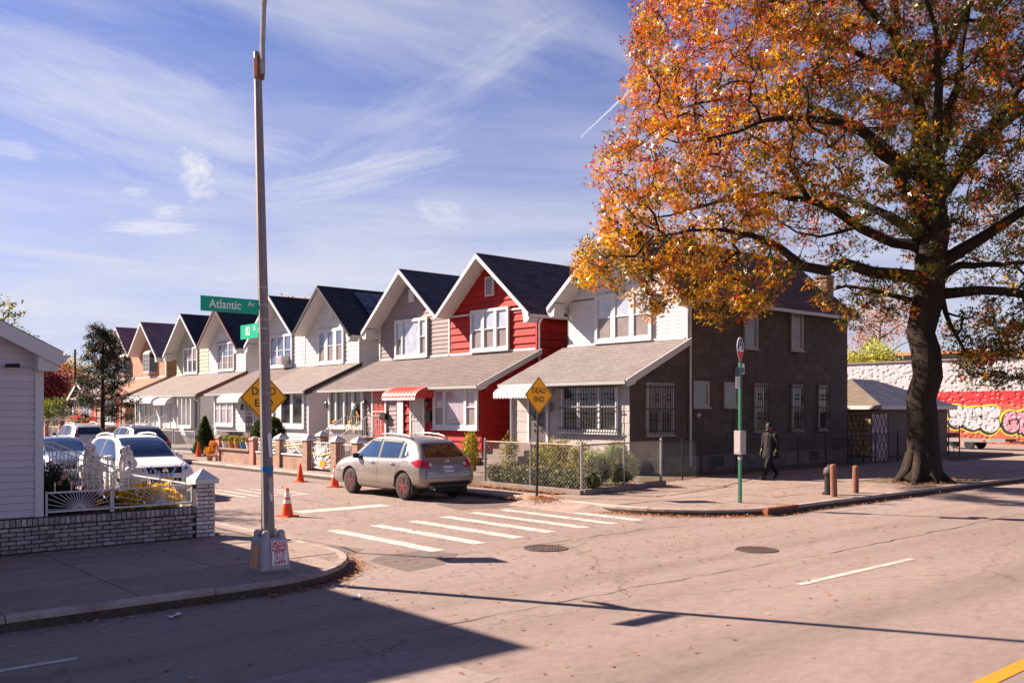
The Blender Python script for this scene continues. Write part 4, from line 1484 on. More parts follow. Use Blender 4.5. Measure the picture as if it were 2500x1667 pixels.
for yy in (-0.05, -1.95):
    railing(H2, (-PDEP - 2.4, yy, 0.02), (-PDEP - 0.9, yy, 0.95), 0.95, name='stair_railing')
    railing(H2, (-PDEP - 0.9, yy, 0.95), (-PDEP - 0.06, yy, 0.95), 0.95, name='stair_railing')
M('halloween_orange', (0.75, 0.22, 0.02), 0.6, 0.2, 8)
M('halloween_yellow', (0.75, 0.50, 0.05), 0.6, 0.1, 8)
M('cloth_green', (0.05, 0.12, 0.09), 0.8, 0.2, 8)
MB().tube([(-PDEP - 0.9, -0.12, 1.2), (-PDEP - 0.7, -0.13, 1.65), (-PDEP - 0.5, -0.12, 1.1), (-PDEP - 0.3, -0.13, 1.7)], 0.03, 5).build('caution_tape', 'halloween_yellow', H2)
sc_ = thing('scarecrow', 'scarecrow figure with pale head and orange shirt in the mauve house front window', 'scarecrow', (26.1 - PDEP - 0.14, 37.35 + 0.35, 0.15 + 1.45))
MB().tube([(0, 0, 0.08), (0, 0, 0.4), (0, 0, 0.75), (0, 0, 0.8)], [0.14, 0.2, 0.15, 0.06], 8).build('body', 'cloth_green', sc_)
MB().tube([(0, 0.16, 0.68), (-0.02, 0.3, 0.5), (-0.04, 0.25, 0.3)], [0.06, 0.06, 0.05], 6).build('sleeve', 'halloween_orange', sc_)
MB().tube([(0, -0.16, 0.68), (-0.02, -0.3, 0.5), (-0.04, -0.22, 0.3)], [0.06, 0.06, 0.05], 6).build('sleeve', 'halloween_orange', sc_)
MB().lathe([(0.01, 0), (0.09, 0.04), (0.11, 0.12), (0.08, 0.21), (0.01, 0.25)], 10, (0, 0, 0.8)).build('head', 'white', sc_)
for k_ in (0, 1):
    pk = thing('pumpkin', 'small orange pumpkin ornament behind the mauve house window' if k_ == 0 else 'orange pumpkin ornament low beside the scarecrow in the window', 'pumpkin', (26.1 - PDEP - 0.12, 37.35 + (2.2 if k_ == 0 else 0.7), 0.15 + 1.47))
    MB().lathe([(0.02, 0.0), (0.11, 0.04), (0.14, 0.12), (0.11, 0.2), (0.02, 0.23)], 10).build('shell', 'halloween_orange', pk)
    MB().tube([(0, 0, 0.22), (0.01, 0, 0.29)], 0.015, 5).build('stalk', 'cloth_green', pk)

# --- white house with solar panels ---
H3, w3, p3 = pair_house(label='white clapboard house with black rakes and solar panels on its roof', yc=45.35, w=5.9, siding='white_siding', trim='white_trim', rake='black_trim', roof='roof_black', proof='porch_pale', bh=0.24, bt=0.035, oR=0.42, oL=0.0, prake='black_trim', sbh=0.4, sbt=0.02)
window(H3, FX(1.2, PTOP + 0.2, -0.035), 2.5, 1.65, (0.75, 0.75, 0.75), mull=0.36, mats=('pane_blue', 'pane_screen'), fw=0.16)
MB(FX(0.3, EAVE + 0.75, -0.02)).box(0, 0, 0, 0.6, 0.8, 0.05).box(0.14, 0.0, 0.051, 0.18, 0.8, 0.06).box(0.42, 0, 0.051, 0.46, 0.8, 0.06).build('gable_vent', 'white_siding', H3)
window(H3, FX(-0.1, 1.45, -PDEP - 0.04), 2.3, 1.6, (1, 1), mull=0.28, split=False, mats=('pane_dark', 'pane_dark'), fw=0.2)
door(H3, FX(1.9, 0.9, -PDEP - 0.04), 0.95, 2.1, 'white_trim', 'white_trim', None)
steps(H3, 1.4, 1.6, 5)
M('solar_cell', (0.012, 0.020, 0.055), 0.12, 0.2, 3, spec=0.8)
sl = (RIDGE - EAVE) / 2.95
for i in range(4):
    for j in range(2):
        xa, xb = 1.2 + 1.06 * i, 2.22 + 1.06 * i
        ya, yb = -2.75 + 1.2 * j, -1.6 + 1.2 * j
        f = lambda x, y, o: (x, y - o * 0.5, EAVE + (y + 2.95) * sl + 0.12 + o)
        pnl = MB().rings([[f(xa, ya, 0), f(xb, ya, 0), f(xb, yb, 0), f(xa, yb, 0)], [f(xa, ya, 0.04), f(xb, ya, 0.04), f(xb, yb, 0.04), f(xa, yb, 0.04)]]).build('solar_panel', 'solar_cell', H3)
        g = MB()
        for k in range(1, 6):
            xx = xa + (xb - xa) * k / 6
            g.tube([f(xx, ya + 0.02, 0.044), f(xx, yb - 0.02, 0.044)], 0.005, 3)
        for k in range(1, 7):
            yy = ya + (yb - ya) * k / 7
            g.tube([f(xa + 0.02, yy, 0.044), f(xb - 0.02, yy, 0.044)], 0.005, 3)
        g.build('cell_lines', 'grey_metal', pnl)
MB().tube([(3.3, -1.9, 7.4), (3.3, -0.9, 8.5), (3.3, -0.4, 9.05)], 0.035, 6).build('conduit', 'galv', H3)

# --- white house with window air conditioner ---
H4, w4, p4 = pair_house(label='white clapboard house with an air conditioner in its upper window', yc=51.25, w=5.9, siding='white_siding', trim='white_trim', roof='roof_black', proof='porch_brown', bh=0.24, bt=0.035, side=False, oR=0.0, oL=0.42, poR=-0.002, poL=0.3)
window(H4, FX(1.3, PTOP + 0.2, -0.035), 2.6, 1.7, (1, 1, 1), mull=0.14, mats=('pane_blue', 'pane_blue'), fw=0.14)
ac = MB(FX(-0.35, PTOP + 0.18, -0.08)).box(0, 0, 0, 0.72, 0.5, 0.5).build('air_conditioner', 'white_trim', H4)
MB(FX(-0.35, PTOP + 0.18, -0.08)).box(0.05, 0.05, 0.501, 0.67, 0.45, 0.512).build('grille', 'galv', ac)
MB(FX(0.25, EAVE + 0.8)).box(0, 0, 0, 0.5, 0.75, 0.05).build('gable_vent', 'white_siding', H4)
window(H4, FX(2.6, 1.4, -PDEP - 0.04), 2.4, 1.65, (1, 1.2, 1), mull=0.14, mats=('pane_curtain', 'pane_curtain'), fw=0.16)
door(H4, FX(-1.6, 0.9, -PDEP - 0.04), 0.95, 2.1, 'pane_dark', 'white_trim', 'white_trim')
awning(H4, FX(0.4, 2.7, -PDEP - 0.04), 2.9, 0.9, 0.45, 'white_trim', 'white_trim')
awning(H4, FX(-1.1, 2.7, -PDEP - 0.04), 1.7, 0.9, 0.45, 'white_trim', 'white_trim') if False else None
lantern(H4, FX(-1.35, 2.4, -PDEP - 0.04))
MB().box(-PDEP - 0.5, -2.2, 2.75, -PDEP - 0.05, -1.2, 2.98).build('porch_beam', 'black_trim', H4)
steps(H4, -1.1, 1.6, 5)

# --- white house with brown trim ---
H5, w5, p5 = pair_house(label='white clapboard house with dark brown rake boards and window frame', yc=59.2, w=5.9, siding='white_siding', trim='white_trim', rake='brown_trim', roof='roof_black', proof='porch_pale', prake='brown_trim', bh=0.2, bt=0.03, oR=0.42, oL=0.0, sbh=0.3, sbt=0.012)
window(H5, FX(1.2, PTOP + 0.2, -0.03), 2.4, 1.7, (1, 1, 1), mull=0.12, mats=('pane_blue', 'pane_screen'), fw=0.1, grid=(2, 4), trim='white_trim')
MB(FX(1.35, PTOP + 0.05)).box(0, 0, 0.0, 0.06, 2.0, 0.1).box(0.06, 1.94, 0, 2.7, 2.0, 0.1).build('window_surround', 'brown_trim', H5)
window(H5, FX(-0.2, 1.2, -PDEP - 0.1), 2.0, 1.75, (1, 1, 1), mull=0.12, split=False, mats=('pane_blue', 'pane_blue'), grid=(2, 4), fw=0.14, out=0.3)
door(H5, FX(1.9, 0.9, -PDEP - 0.04), 0.95, 2.1, 'white_trim', 'white_trim', None)
awning(H5, FX(2.7, 2.6, -PDEP - 0.04), 2.2, 0.9, 0.45, 'white_trim', 'white_trim')
steps(H5, 1.4, 1.6, 5)
downspout(H5, [(-PDEP - 0.45, -2.9, PEAVE - 0.1), (-PDEP - 0.4, -2.85, PEAVE - 0.25), (-PDEP - 0.08, -2.8, PEAVE - 0.5), (-PDEP - 0.08, -2.8, 0.2)])
for yy in (0.5, 2.3):
    railing(H5, (-PDEP - 2.4, yy, 0.02), (-PDEP - 0.9, yy, 0.95), 0.95, name='stair_railing')

# --- sage house ---
H6, w6, p6 = pair_house(label='sage green clapboard house with white rakes beside the tan brick pair', yc=65.1, w=5.9, siding='sage_siding', trim='white_trim', roof='roof_black', proof='porch_pale', bh=0.26, bt=0.035, side=False, oR=0.0, oL=0.42, poR=-0.002, poL=0.3, psiding='white_siding')
window(H6, FX(1.3, PTOP + 0.2, -0.035), 2.3, 1.65, (1, 1, 1), mull=0.16, mats=('pane_screen', 'pane_dark'), fw=0.13)
MB(FX(0.2, EAVE + 1.0)).box(0, 0, 0, 0.4, 0.6, 0.05).build('gable_vent', 'white_trim', H6)
window(H6, FX(2.6, 1.2, -PDEP - 0.04), 2.6, 1.7, (1, 1.2, 1), mull=0.16, split=False, mats=('pane_dark', 'pane_dark'), fw=0.14)
door(H6, FX(-1.2, 0.9, -PDEP - 0.04), 0.95, 2.1, 'white_trim', 'white_trim', None)
awning(H6, FX(2.7, 2.72, -PDEP - 0.04), 2.8, 0.9, 0.4, 'white_trim', 'white_trim')
awning(H6, FX(-0.6, 2.72, -PDEP - 0.04), 2.2, 0.9, 0.4, 'white_trim', 'white_trim')
steps(H6, -1.6, 1.6, 5)
for yy in (-0.7, -2.5):
    railing(H6, (-PDEP - 2.4, yy, 0.02), (-PDEP - 0.9, yy, 0.95), 0.95, name='stair_railing')

# --- two tan brick houses ---
for yc, nm_, sd in ((73.2, 'tan brick house with purple shingle roof next to the sage green house', True), (79.1, 'tan brick house at the far end of the row half hidden by the conifer', False)):
    Hb, wb, pb_ = pair_house(label=nm_, yc=yc, w=5.9, siding='tan_brick', trim='white_trim', roof='roof_purple', proof='porch_orange' if sd else 'porch_brown', boards=False, pboard=False, side=False, oR=0.42 if sd else 0.0, oL=0.0 if sd else 0.42, poR=0.3 if sd else -0.002, poL=0.0 if sd else 0.3, found='yard_brick')
    # projecting oriel bay
    bay = MB(FX(0.9, PTOP + 0.35))
    bay.rings([[(0, 0, 0), (1.8, 0, 0), (1.5, 0, 0.45), (0.3, 0, 0.45)], [(0, 0.08, 0), (1.8, 0.08, 0), (1.5, 0.08, 0.45), (0.3, 0.08, 0.45)]])
    bay.build('bay_base', 'white_trim', Hb)
    bay = MB(FX(0.9, PTOP + 0.35))
    bay.rings([[(0, 1.55, 0), (1.8, 1.55, 0), (1.5, 1.55, 0.45), (0.3, 1.55, 0.45)], [(0.1, 1.85, 0), (1.7, 1.85, 0), (1.45, 1.75, 0.3), (0.35, 1.75, 0.3)]])
    bay.build('bay_roof', 'white_trim', Hb)
    window(Hb, FX(0.58, PTOP + 0.47, -0.40), 1.16, 1.36, (1, 1), mull=0.08, split=False, grid=(2, 4), mats=('pane_dark', 'pane_dark'), fw=0.06, sill=False, out=0.06)
    MB(FX(0.9, PTOP + 0.43)).prism([(0.02, 0, 0), (0.3, 0, 0.40), (1.5, 0, 0.40), (1.78, 0, 0)], (0, 1.12, 0)).build('bay_wall', 'pane_dark', Hb)
    window(Hb, FX(1.6, 1.2, -PDEP - 0.01), 2.2, 1.75, (1, 1, 1), mull=0.12, split=False, grid=(2, 4), mats=('pane_blue', 'pane_blue'), fw=0.12)
    door(Hb, FX(-1.0, 0.9, -PDEP - 0.01), 0.95, 2.1, 'awning_red', 'white_trim', None)
    steps(Hb, -1.5, 1.6, 5)
    if sd:
        MB().box(-0.02, -3.05, PTOP, 0.06, -2.9, EAVE).build('corner_board', 'white_trim', Hb)
    for yy in (-0.6, -2.4):
        railing(Hb, (-PDEP - 2.4, yy, 0.02), (-PDEP - 0.9, yy, 0.95), 0.95, name='stair_railing')

# --- small white gabled house past the brick pair ---
Hs = thing('house', 'small white cottage with low gable and long white stair past the brick houses', 'house', (26.3, 92.0, 0.15))
MB().box(0, -3.2, 0, 8, 3.2, 3.0).prism([(0, -3.2, 3.0), (0, 3.2, 3.0), (0, 0, 4.6)], (8, 0, 0)).build('wall', 'white_siding', Hs)
for sg in (-1, 1):
    MB().rings([[(-0.5, sg * 3.6, 2.85), (8.4, sg * 3.6, 2.85), (8.4, 0, 4.7), (-0.5, 0, 4.7)], [(-0.5, sg * 3.6, 2.95), (8.4, sg * 3.6, 2.95), (8.4, 0, 4.82), (-0.5, 0, 4.82)]]).build('roof_slope', 'roof_black', Hs)
    MB().prism([(-0.53, sg * 3.62, 2.98), (-0.53, 0, 4.85), (-0.53, 0, 4.55), (-0.53, sg * 3.62, 2.7)], (0.05, 0, 0)).build('rake_board', 'white_trim', Hs)
window(Hs, FX(2.3, 1.2), 1.5, 1.5, (1, 1), mats=('pane_dark', 'pane_dark'), grid=(2, 3), split=False)
window(Hs, FX(-0.4, 1.2), 1.5, 1.5, (1, 1), mats=('pane_dark', 'pane_dark'), grid=(2, 3), split=False)
for k in range(7):
    MB().box(-1.6 - 0.32 * k, -2.0, 0, -1.28 - 0.32 * k if k else -0.02, -0.6, 1.26 - 0.18 * k).build('step', 'concrete', Hs)
for yy in (-2.05, -0.55):
    railing(Hs, (-3.6, yy, 0.1), (-1.3, yy, 1.3), 0.9, name='stair_railing', sp=0.16)

# ------------------------------------------------------------------ lamp post with street-name signs
M('pole_grey', (0.22, 0.185, 0.18), 0.55, 0.12, 5, 0.2, 40, metal=0.35, dirt=((0.16, 0.09, 0.065), 3.5, 0.56, 0.75), stretch=(3, 3, 0.6))
M('base_grey', (0.36, 0.33, 0.34), 0.6, 0.06, 4, metal=0.1, dirt=((0.2, 0.14, 0.12), 5, 0.62, 0.6))
M('rust_orange', (0.62, 0.30, 0.12), 0.85, 0.15, 8)
M('sign_green', (0.0, 0.36, 0.21), 0.4, 0.04, 4)
M('sign_letter', (0.80, 0.80, 0.76), 0.5, 0.02, 4)
M('sign_yellow', (0.92, 0.42, 0.008), 0.45, 0.05, 3)
M('sign_black', (0.012, 0.012, 0.012), 0.5, 0.05, 4)
M('poster_white', (0.72, 0.68, 0.68), 0.6, 0.05, 6)
M('poster_red', (0.55, 0.012, 0.05), 0.6, 0.08, 8)
M('blue_tape', (0.02, 0.16, 0.42), 0.5, 0.1, 8)
M('pole_green', (0.018, 0.11, 0.06), 0.4, 0.1, 6, spec=0.5)

LP = thing('lamp_post', 'tall weathered grey street lamp post with square base and pasted flyers', 'lamp post', (5.78, 11.72, 0.15))
lean = Vector((-0.127, 0.11, 0)) / 7.15


def lp(z, dx=0, dy=0):
    return Vector((lean.x * z + dx, lean.y * z + dy, z))


zs = [0.46, 0.9, 1.6, 2.4, 3.2, 4.2, 5.4, 7.12]
MB().tube([lp(z) for z in zs], [0.088 - 0.038 * (z / 7.2) for z in zs], 8, math.pi / 8).build('pole', 'pole_grey', LP)
bs = MB()
b0, b1 = 0.215, 0.185
oct_ = lambda h, z, c: [(-h + c, -h, z), (h - c, -h, z), (h, -h + c, z), (h, h - c, z), (h - c, h, z), (-h + c, h, z), (-h, h - c, z), (-h, -h + c, z)]
bs.rings([oct_(b0, 0.02, 0.02), oct_(0.205, 0.15, 0.02), oct_(b1, 0.42, 0.025), oct_(b1 - 0.015, 0.45, 0.03)])
base = bs.build('base', 'base_grey', LP)
MB().rings([oct_(0.25, 0.0, 0.05), oct_(0.235, 0.025, 0.05)]).build('mortar_bed', 'concrete', LP)
for sx in (-1, 1):
    for sy in (-1, 1):
        MB().lathe([(0.055, 0.0), (0.055, 0.07), (0.035, 0.1), (0.001, 0.105)], 10, (sx * 0.115, sy * 0.115, 0.45)).build('bolt_cover', 'base_grey', LP)
# rusted hatch on the west face
MB().prism([(-0.222, 0.10, 0.06), (-0.222, -0.11, 0.06), (-0.1935, -0.09, 0.36), (-0.1935, 0.085, 0.36)], (-0.006, 0, 0)).build('rusted_hatch', 'rust_orange', LP)
# flyer on the south face (its face leans with the base)
tilt = math.atan2(0.02, 0.27)
mf = Matrix.Translation((0.045, -0.2105, 0.245)) @ Matrix.Rotation(-tilt, 4, 'X') @ frame((0, 0, 0), (1, 0, 0), (0, -1, 0))
fl = MB(mf).box(-0.118, -0.16, 0, 0.118, 0.175, 0.004).build('flyer', 'poster_white', LP)
MB(mf).box(-0.105, 0.035, 0.0042, 0.105, 0.165, 0.006).build('flyer_banner', 'poster_red', fl)
up = Matrix.Translation((0, 0, 0))
for s_, zz, sz, mt, bd in (('CASH', 0.133, 0.078, 'poster_white', 0.004), ('4CARS', 0.070, 0.068, 'poster_white', 0.004), ('(917)', 0.005, 0.070, 'poster_red', 0.0025), ('515', -0.058, 0.076, 'poster_red', 0.0025), ('6499', -0.122, 0.080, 'poster_red', 0.0025)):
    text(fl, 'lettering', s_, sz, mt, mf @ Matrix.Translation((0, zz, 0.0068)), bold=bd * 0.45, xscale=1.05, depth=0.0008)
# weathered stickers and tape on the pole
def band(z0, z1, r, mat, name):
    MB().tube([lp(z0), lp(z1)], r, 8, math.pi / 8).build(name, mat, LP)


band(1.36, 1.42, 0.0865, 'blue_tape', 'tape_band')
MB().prism([lp(1.3, -0.03, -0.0842), lp(1.3, 0.03, -0.0842), lp(1.36, 0.034, -0.0842), lp(1.36, -0.034, -0.0842)], (0, -0.003, 0)).build('tape_tail', 'blue_tape', LP)
for z0, z1 in ((3.30, 3.33), (3.42, 3.45), (3.62, 3.65), (3.86, 3.89), (2.42, 2.44), (3.1, 3.12)):
    band(z0, z1, 0.0905 - 0.038 * z0 / 7.2, 'galv', 'clamp_band')
for (z0, z1, w_, mt) in ((1.55, 1.9, 0.055, 'poster_white'), (1.05, 1.28, 0.06, 'galv'), (0.95, 1.12, 0.05, 'poster_white')):
    MB().prism([lp(z0, -w_ * 0.1, -0.0865), lp(z0, w_ * 0.55, -0.0865), lp(z1 * 0.98, w_ * 0.6, -0.0855), lp(z1, 0.0, -0.0845), lp(z1 * 0.97, -w_ * 0.5, -0.0855)], (0, -0.002, 0)).build('torn_paper', mt, LP)
# top collar and curved arm over the avenue with its lantern
MB().tube([lp(6.75, 0.01, -0.02), lp(7.02, 0.01, -0.02)], 0.075, 8).build('collar', 'rust', LP)
MB().tube([lp(6.8, 0.03, -0.08), lp(7.2, 0.03, -0.1), lp(7.7, 0.03, -0.16), lp(8.3, 0.04, -0.35), lp(8.8, 0.05, -0.75), lp(9.1, 0.05, -1.3), lp(9.25, 0.05, -2.0)], 0.038, 8).build('arm', 'galv', LP)
MB().lathe([(0.02, 0), (0.13, 0.05), (0.17, 0.25), (0.14, 0.5), (0.03, 0.62)], 12, (lp(9.25).x + 0.05, lp(9.25).y - 2.62, 9.25), axis='y').build('lantern', 'galv', LP)

# Atlantic Av blade
SA = thing('street_sign', 'green street name sign reading Atlantic Av on the lamp post', 'street sign', (5.78, 11.72, 0.15), group='street name signs on the lamp post')
q = lp(3.60)
m = frame((q.x - 0.90, q.y - 0.03, q.z), (1, 0, 0), (0, -1, 0))
MB(m).box(0, -0.10, 0, 0.82, 0.10, 0.006).build('blade', 'sign_green', SA)
MB(m).box(0.82, -0.035, -0.004, 0.90, 0.035, 0.01).build('bracket', 'galv', SA)
text(SA, 'lettering', 'Atlantic', 0.165, 'sign_letter', m @ Matrix.Translation((0.34, 0.0, 0.0075)), bold=0.0016, xscale=0.86, depth=0.001)
text(SA, 'lettering', 'Av', 0.088, 'sign_letter', m @ Matrix.Translation((0.705, 0.035, 0.0075)), bold=0.0012, xscale=0.9, depth=0.001)
MB(m).box(0.0, -0.1, 0.0062, 0.82, -0.094, 0.0075).box(0.0, 0.094, 0.0062, 0.82, 0.1, 0.0075).build('edge_line', 'sign_green', SA)
SB = thing('street_sign', 'smaller green street name sign reading 82 Pl on the lamp post', 'street sign', (5.78, 11.72, 0.15), group='street name signs on the lamp post')
q = lp(3.30)
m = frame((q.x - 0.03, q.y + 0.66, q.z), (0, -1, 0), (-1, 0, 0))
MB(m).box(0, -0.10, 0, 0.56, 0.10, 0.006).build('blade', 'sign_green', SB)
MB(m).box(0.56, -0.035, -0.004, 0.62, 0.035, 0.01).build('bracket', 'galv', SB)
text(SB, 'lettering', '82', 0.165, 'sign_letter', m @ Matrix.Translation((0.24, 0.0, 0.0075)), bold=0.0016, xscale=0.86, depth=0.001)
text(SB, 'lettering', 'Pl', 0.088, 'sign_letter', m @ Matrix.Translation((0.45, 0.03, 0.0075)), bold=0.0012, xscale=0.9, depth=0.001)


# ------------------------------------------------------------------ dead-end signs
def diamond(r, z, cut):
    """diamond with rounded corners"""
    out_ = []
    for k in range(4):
        a = math.pi / 2 * k
        for j in range(-2, 3):
            b = a + j * 0.32
            c_ = (r - cut * 1.41) * math.cos(a) + cut * math.cos(b), (r - cut * 1.41) * math.sin(a) + cut * math.sin(b)
            out_.append((c_[0], c_[1], z))
    return out_


def dead_end(x, y, zb, zc_, diag, label, tilt=0.0, pole_mat='black_metal'):
    t = thing('dead_end_sign', label, 'road sign', (x, y, zb), group='dead end signs')
    t.rotation_euler = (0, tilt, 0)
    MB().box(-0.028, 0.006, -0.02, 0.028, 0.042, zc_ - zb + diag * 0.46).build('pole', pole_mat, t)
    m_ = frame((0, 0, zc_ - zb), (1, 0, 0), (0, -1, 0))
    r_ = diag / 2
    MB(m_).prism(diamond(r_, -0.004, 0.035), (0, 0, 0.004)).build('plate', 'sign_black', t)
    MB(m_).prism(diamond(r_ * 0.985, 0.0004, 0.035), (0, 0, 0.002)).build('edge', 'sign_yellow', t)
    MB(m_).prism(diamond(r_ * 0.945, 0.0026, 0.032), (0, 0, 0.0012)).build('border', 'sign_black', t)
    f = MB(m_).prism(diamond(r_ * 0.905, 0.004, 0.03), (0, 0, 0.0016)).build('face', 'sign_yellow', t)
    for s_, zz in (('DEAD', 0.115), ('END', -0.115)):
        text(t, 'lettering', s_, diag * 0.205, 'sign_black', m_ @ Matrix.Translation((0, zz * diag, 0.0066)), bold=0.003 * diag, xscale=0.95, depth=0.0008)
    for zz in (0.01, -0.40):
        MB(m_).lathe([(0.012, 0), (0.012, 0.004), (0.001, 0.006)], 8, (0, zz * diag, 0.0058)).build('bolt', 'galv', t)


dead_end(7.12, 14.65, 0.15, 2.56, 0.87, 'yellow diamond dead end sign half hidden behind the lamp post', 0.0)
dead_end(15.75, 17.1, 0.10, 2.72, 0.96, 'yellow diamond dead end sign on dark post in front of the chain-link fence', 0.02)


# ------------------------------------------------------------------ traffic cones
M('cone_orange', (0.78, 0.075, 0.012), 0.45, 0.08, 6)
M('cone_white', (0.74, 0.70, 0.66), 0.4, 0.05, 6)


def cone(x, y, z, h, label, banded, rz=0.0):
    t = thing('traffic_cone', label, 'cone', (x, y, z), rz, 'orange traffic cones')
    MB().rings([[(-0.18, -0.18, 0), (0.18, -0.18, 0), (0.18, 0.18, 0), (-0.18, 0.18, 0)], [(-0.175, -0.175, 0.03), (0.175, -0.175, 0.03), (0.175, 0.175, 0.03), (-0.175, 0.175, 0.03)]]).build('base', 'cone_orange', t)
    rad = lambda zz: 0.135 * (1 - zz / h) + 0.027 * zz / h
    MB().lathe([(rad(0.03), 0.03), (rad(h), h), (0.018, h)], 18).build('cone_body', 'cone_orange', t, smooth=False)
    if banded:
        for a, b in ((0.46, 0.60), (0.68, 0.88)):
            MB().lathe([(rad(a * h) + 0.002, a * h), (rad(b * h) + 0.002, b * h)], 18).build('reflective_band', 'cone_white', t)


cone(9.55, 18.5, 0.0, 0.63, 'tall orange cone with two white bands standing in the road beside the lamp post', True, 0.3)
cone(14.45, 27.1, 0.0, 0.58, 'plain orange cone at the kerb in front of the white picket gate', False, 0.2)
cone(14.25, 24.55, 0.0, 0.66, 'orange cone with white bands just ahead of the silver parked car', True, 0.5)
cone(17.3, 42.4, 0.15, 0.70, 'plain orange cone beside the clipped cone-shaped evergreen', False, 0.1)

# ------------------------------------------------------------------ bus stop
BS = thing('bus_stop_pole', 'green bus stop pole with round sign and grey timetable box', 'bus stop', (18.3, 12.8, 0.15))
MB().box(-0.032, -0.032, -0.02, 0.032, 0.032, 3.32).build('pole', 'pole_green', BS)
az = R(164)
nv = Vector((math.sin(az), math.cos(az), 0))
rv = Vector((-nv.y, nv.x, 0))
m = frame((0, 0, 3.6), rv, nv)
M('bus_blue', (0.03, 0.05, 0.12), 0.4, 0.1, 5)
M('bus_red', (0.62, 0.02, 0.035), 0.4, 0.05, 5)
M('bus_pale', (0.62, 0.64, 0.66), 0.4, 0.05, 5)
dp = [(0.23 * math.cos(a), 0.06 + 0.25 * math.sin(a), 0) for a in np.linspace(R(-20), R(200), 20)]
MB(m).prism(dp + [(-0.16, -0.12, 0), (-0.06, -0.26, 0), (0.06, -0.26, 0), (0.16, -0.12, 0)], (0, 0, 0.012)).build('roundel', 'bus_pale', BS)
MB(m).prism([(x * 0.88, 0.06 + (y - 0.06) * 0.88, 0.0125) for x, y, _ in dp if y > 0.0], (0, 0, 0.002)).build('roundel_face', 'bus_blue', BS)
MB(m).prism([(-0.215, -0.02, 0.0125), (-0.155, -0.115, 0.0125), (-0.06, -0.255, 0.0125), (0.06, -0.255, 0.0125), (0.155, -0.115, 0.0125), (0.215, -0.02, 0.0125)], (0, 0, 0.002)).build('lower_face', 'bus_red', BS)
MB(m).box(-0.08, 0.02, 0.0148, 0.08, 0.2, 0.0165).box(-0.09, -0.03, 0.0148, 0.09, 0.005, 0.0165).box(-0.065, -0.035, 0.0166, -0.03, 0.0, 0.018).box(0.03, -0.035, 0.0166, 0.065, 0.0, 0.018).build('bus_symbol', 'bus_pale', BS)
MB(m).box(-0.06, 0.1, 0.0168, 0.06, 0.18, 0.018).build('bus_symbol_window', 'bus_blue', BS)
MB(m).box(0.04, -0.55, 0, 0.30, -0.30, 0.006).build('route_plate', 'bus_pale', BS)
MB(m).box(0.07, -0.52, 0.0062, 0.27, -0.40, 0.0075).build('route_plate_panel', 'bus_blue', BS)
MB(m).box(-0.30, -0.62, 0, -0.04, -0.40, 0.006).build('route_plate', 'bus_blue', BS)
MB(m).box(-0.30, -0.90, 0, -0.04, -0.63, 0.006).build('rules_plate', 'poster_white', BS)
for k in range(5):
    MB(m).box(-0.27, -0.68 - 0.04 * k, 0.0062, -0.08, -0.67 - 0.04 * k, 0.0072).build('print_line', 'sign_black', BS)
tb = MB().box(-0.105, -0.095, 1.15, 0.105, 0.095, 1.71).build('timetable_box', 'galv', BS)
M('sheet_grey', (0.36, 0.31, 0.31), 0.4, 0.15, 12)
MB().box(-0.085, -0.101, 1.19, 0.085, -0.096, 1.67).build('timetable_sheet', 'sheet_grey', tb)
MB().box(-0.111, -0.075, 1.19, -0.106, 0.075, 1.67).build('timetable_sheet', 'sheet_grey', tb)
MB().box(-0.038, -0.038, 1.02, 0.038, 0.038, 1.10).build('pole_clamp', 'galv', BS)

# ------------------------------------------------------------------ hydrant and its two guard posts
M('post_wood', (0.20, 0.085, 0.055), 0.85, 0.25, 6, 0.4, 30, stretch=(4, 4, 0.6))
for (x, y, h, tl, lab) in ((21.4, 12.15, 0.82, -0.05, 'rusty brown guard post with pale cap, leaning, beside the hydrant'), (22.75, 12.3, 0.72, 0.02, 'rusty brown guard post standing upright on the oak side of the hydrant')):
    t = thing('guard_post', lab, 'post', (x, y, 0.15), group='rusty guard posts')
    t.rotation_euler = (0, tl, 0)
    MB().lathe([(0.085, -0.02), (0.082, h - 0.03), (0.065, h), (0.001, h + 0.012)], 14).build('post', 'post_wood', t)
    MB().lathe([(0.088, h * 0.62), (0.088, h * 0.66)], 14).build('band', 'rust', t)
t = thing('fire_hydrant', 'dark iron fire hydrant between two rusty guard posts', 'hydrant', (21.85, 12.55, 0.15))
MB().lathe([(0.17, 0), (0.17, 0.05), (0.11, 0.07), (0.11, 0.5), (0.15, 0.52), (0.15, 0.57)], 14).build('barrel', 'black_metal', t)
MB().lathe([(0.14, 0.57), (0.13, 0.65), (0.08, 0.71), (0.03, 0.74), (0.03, 0.78), (0.001, 0.78)], 14).build('bonnet', 'iron', t)
MB().lathe([(0.05, 0.09), (0.06, 0.11), (0.06, 0.17), (0.02, 0.19)], 10, (0, 0, 0.42), axis='x').lathe([(0.05, -0.09), (0.06, -0.11), (0.06, -0.17), (0.02, -0.19)], 10, (0, 0, 0.42), axis='y').build('outlet', 'black_metal', t)

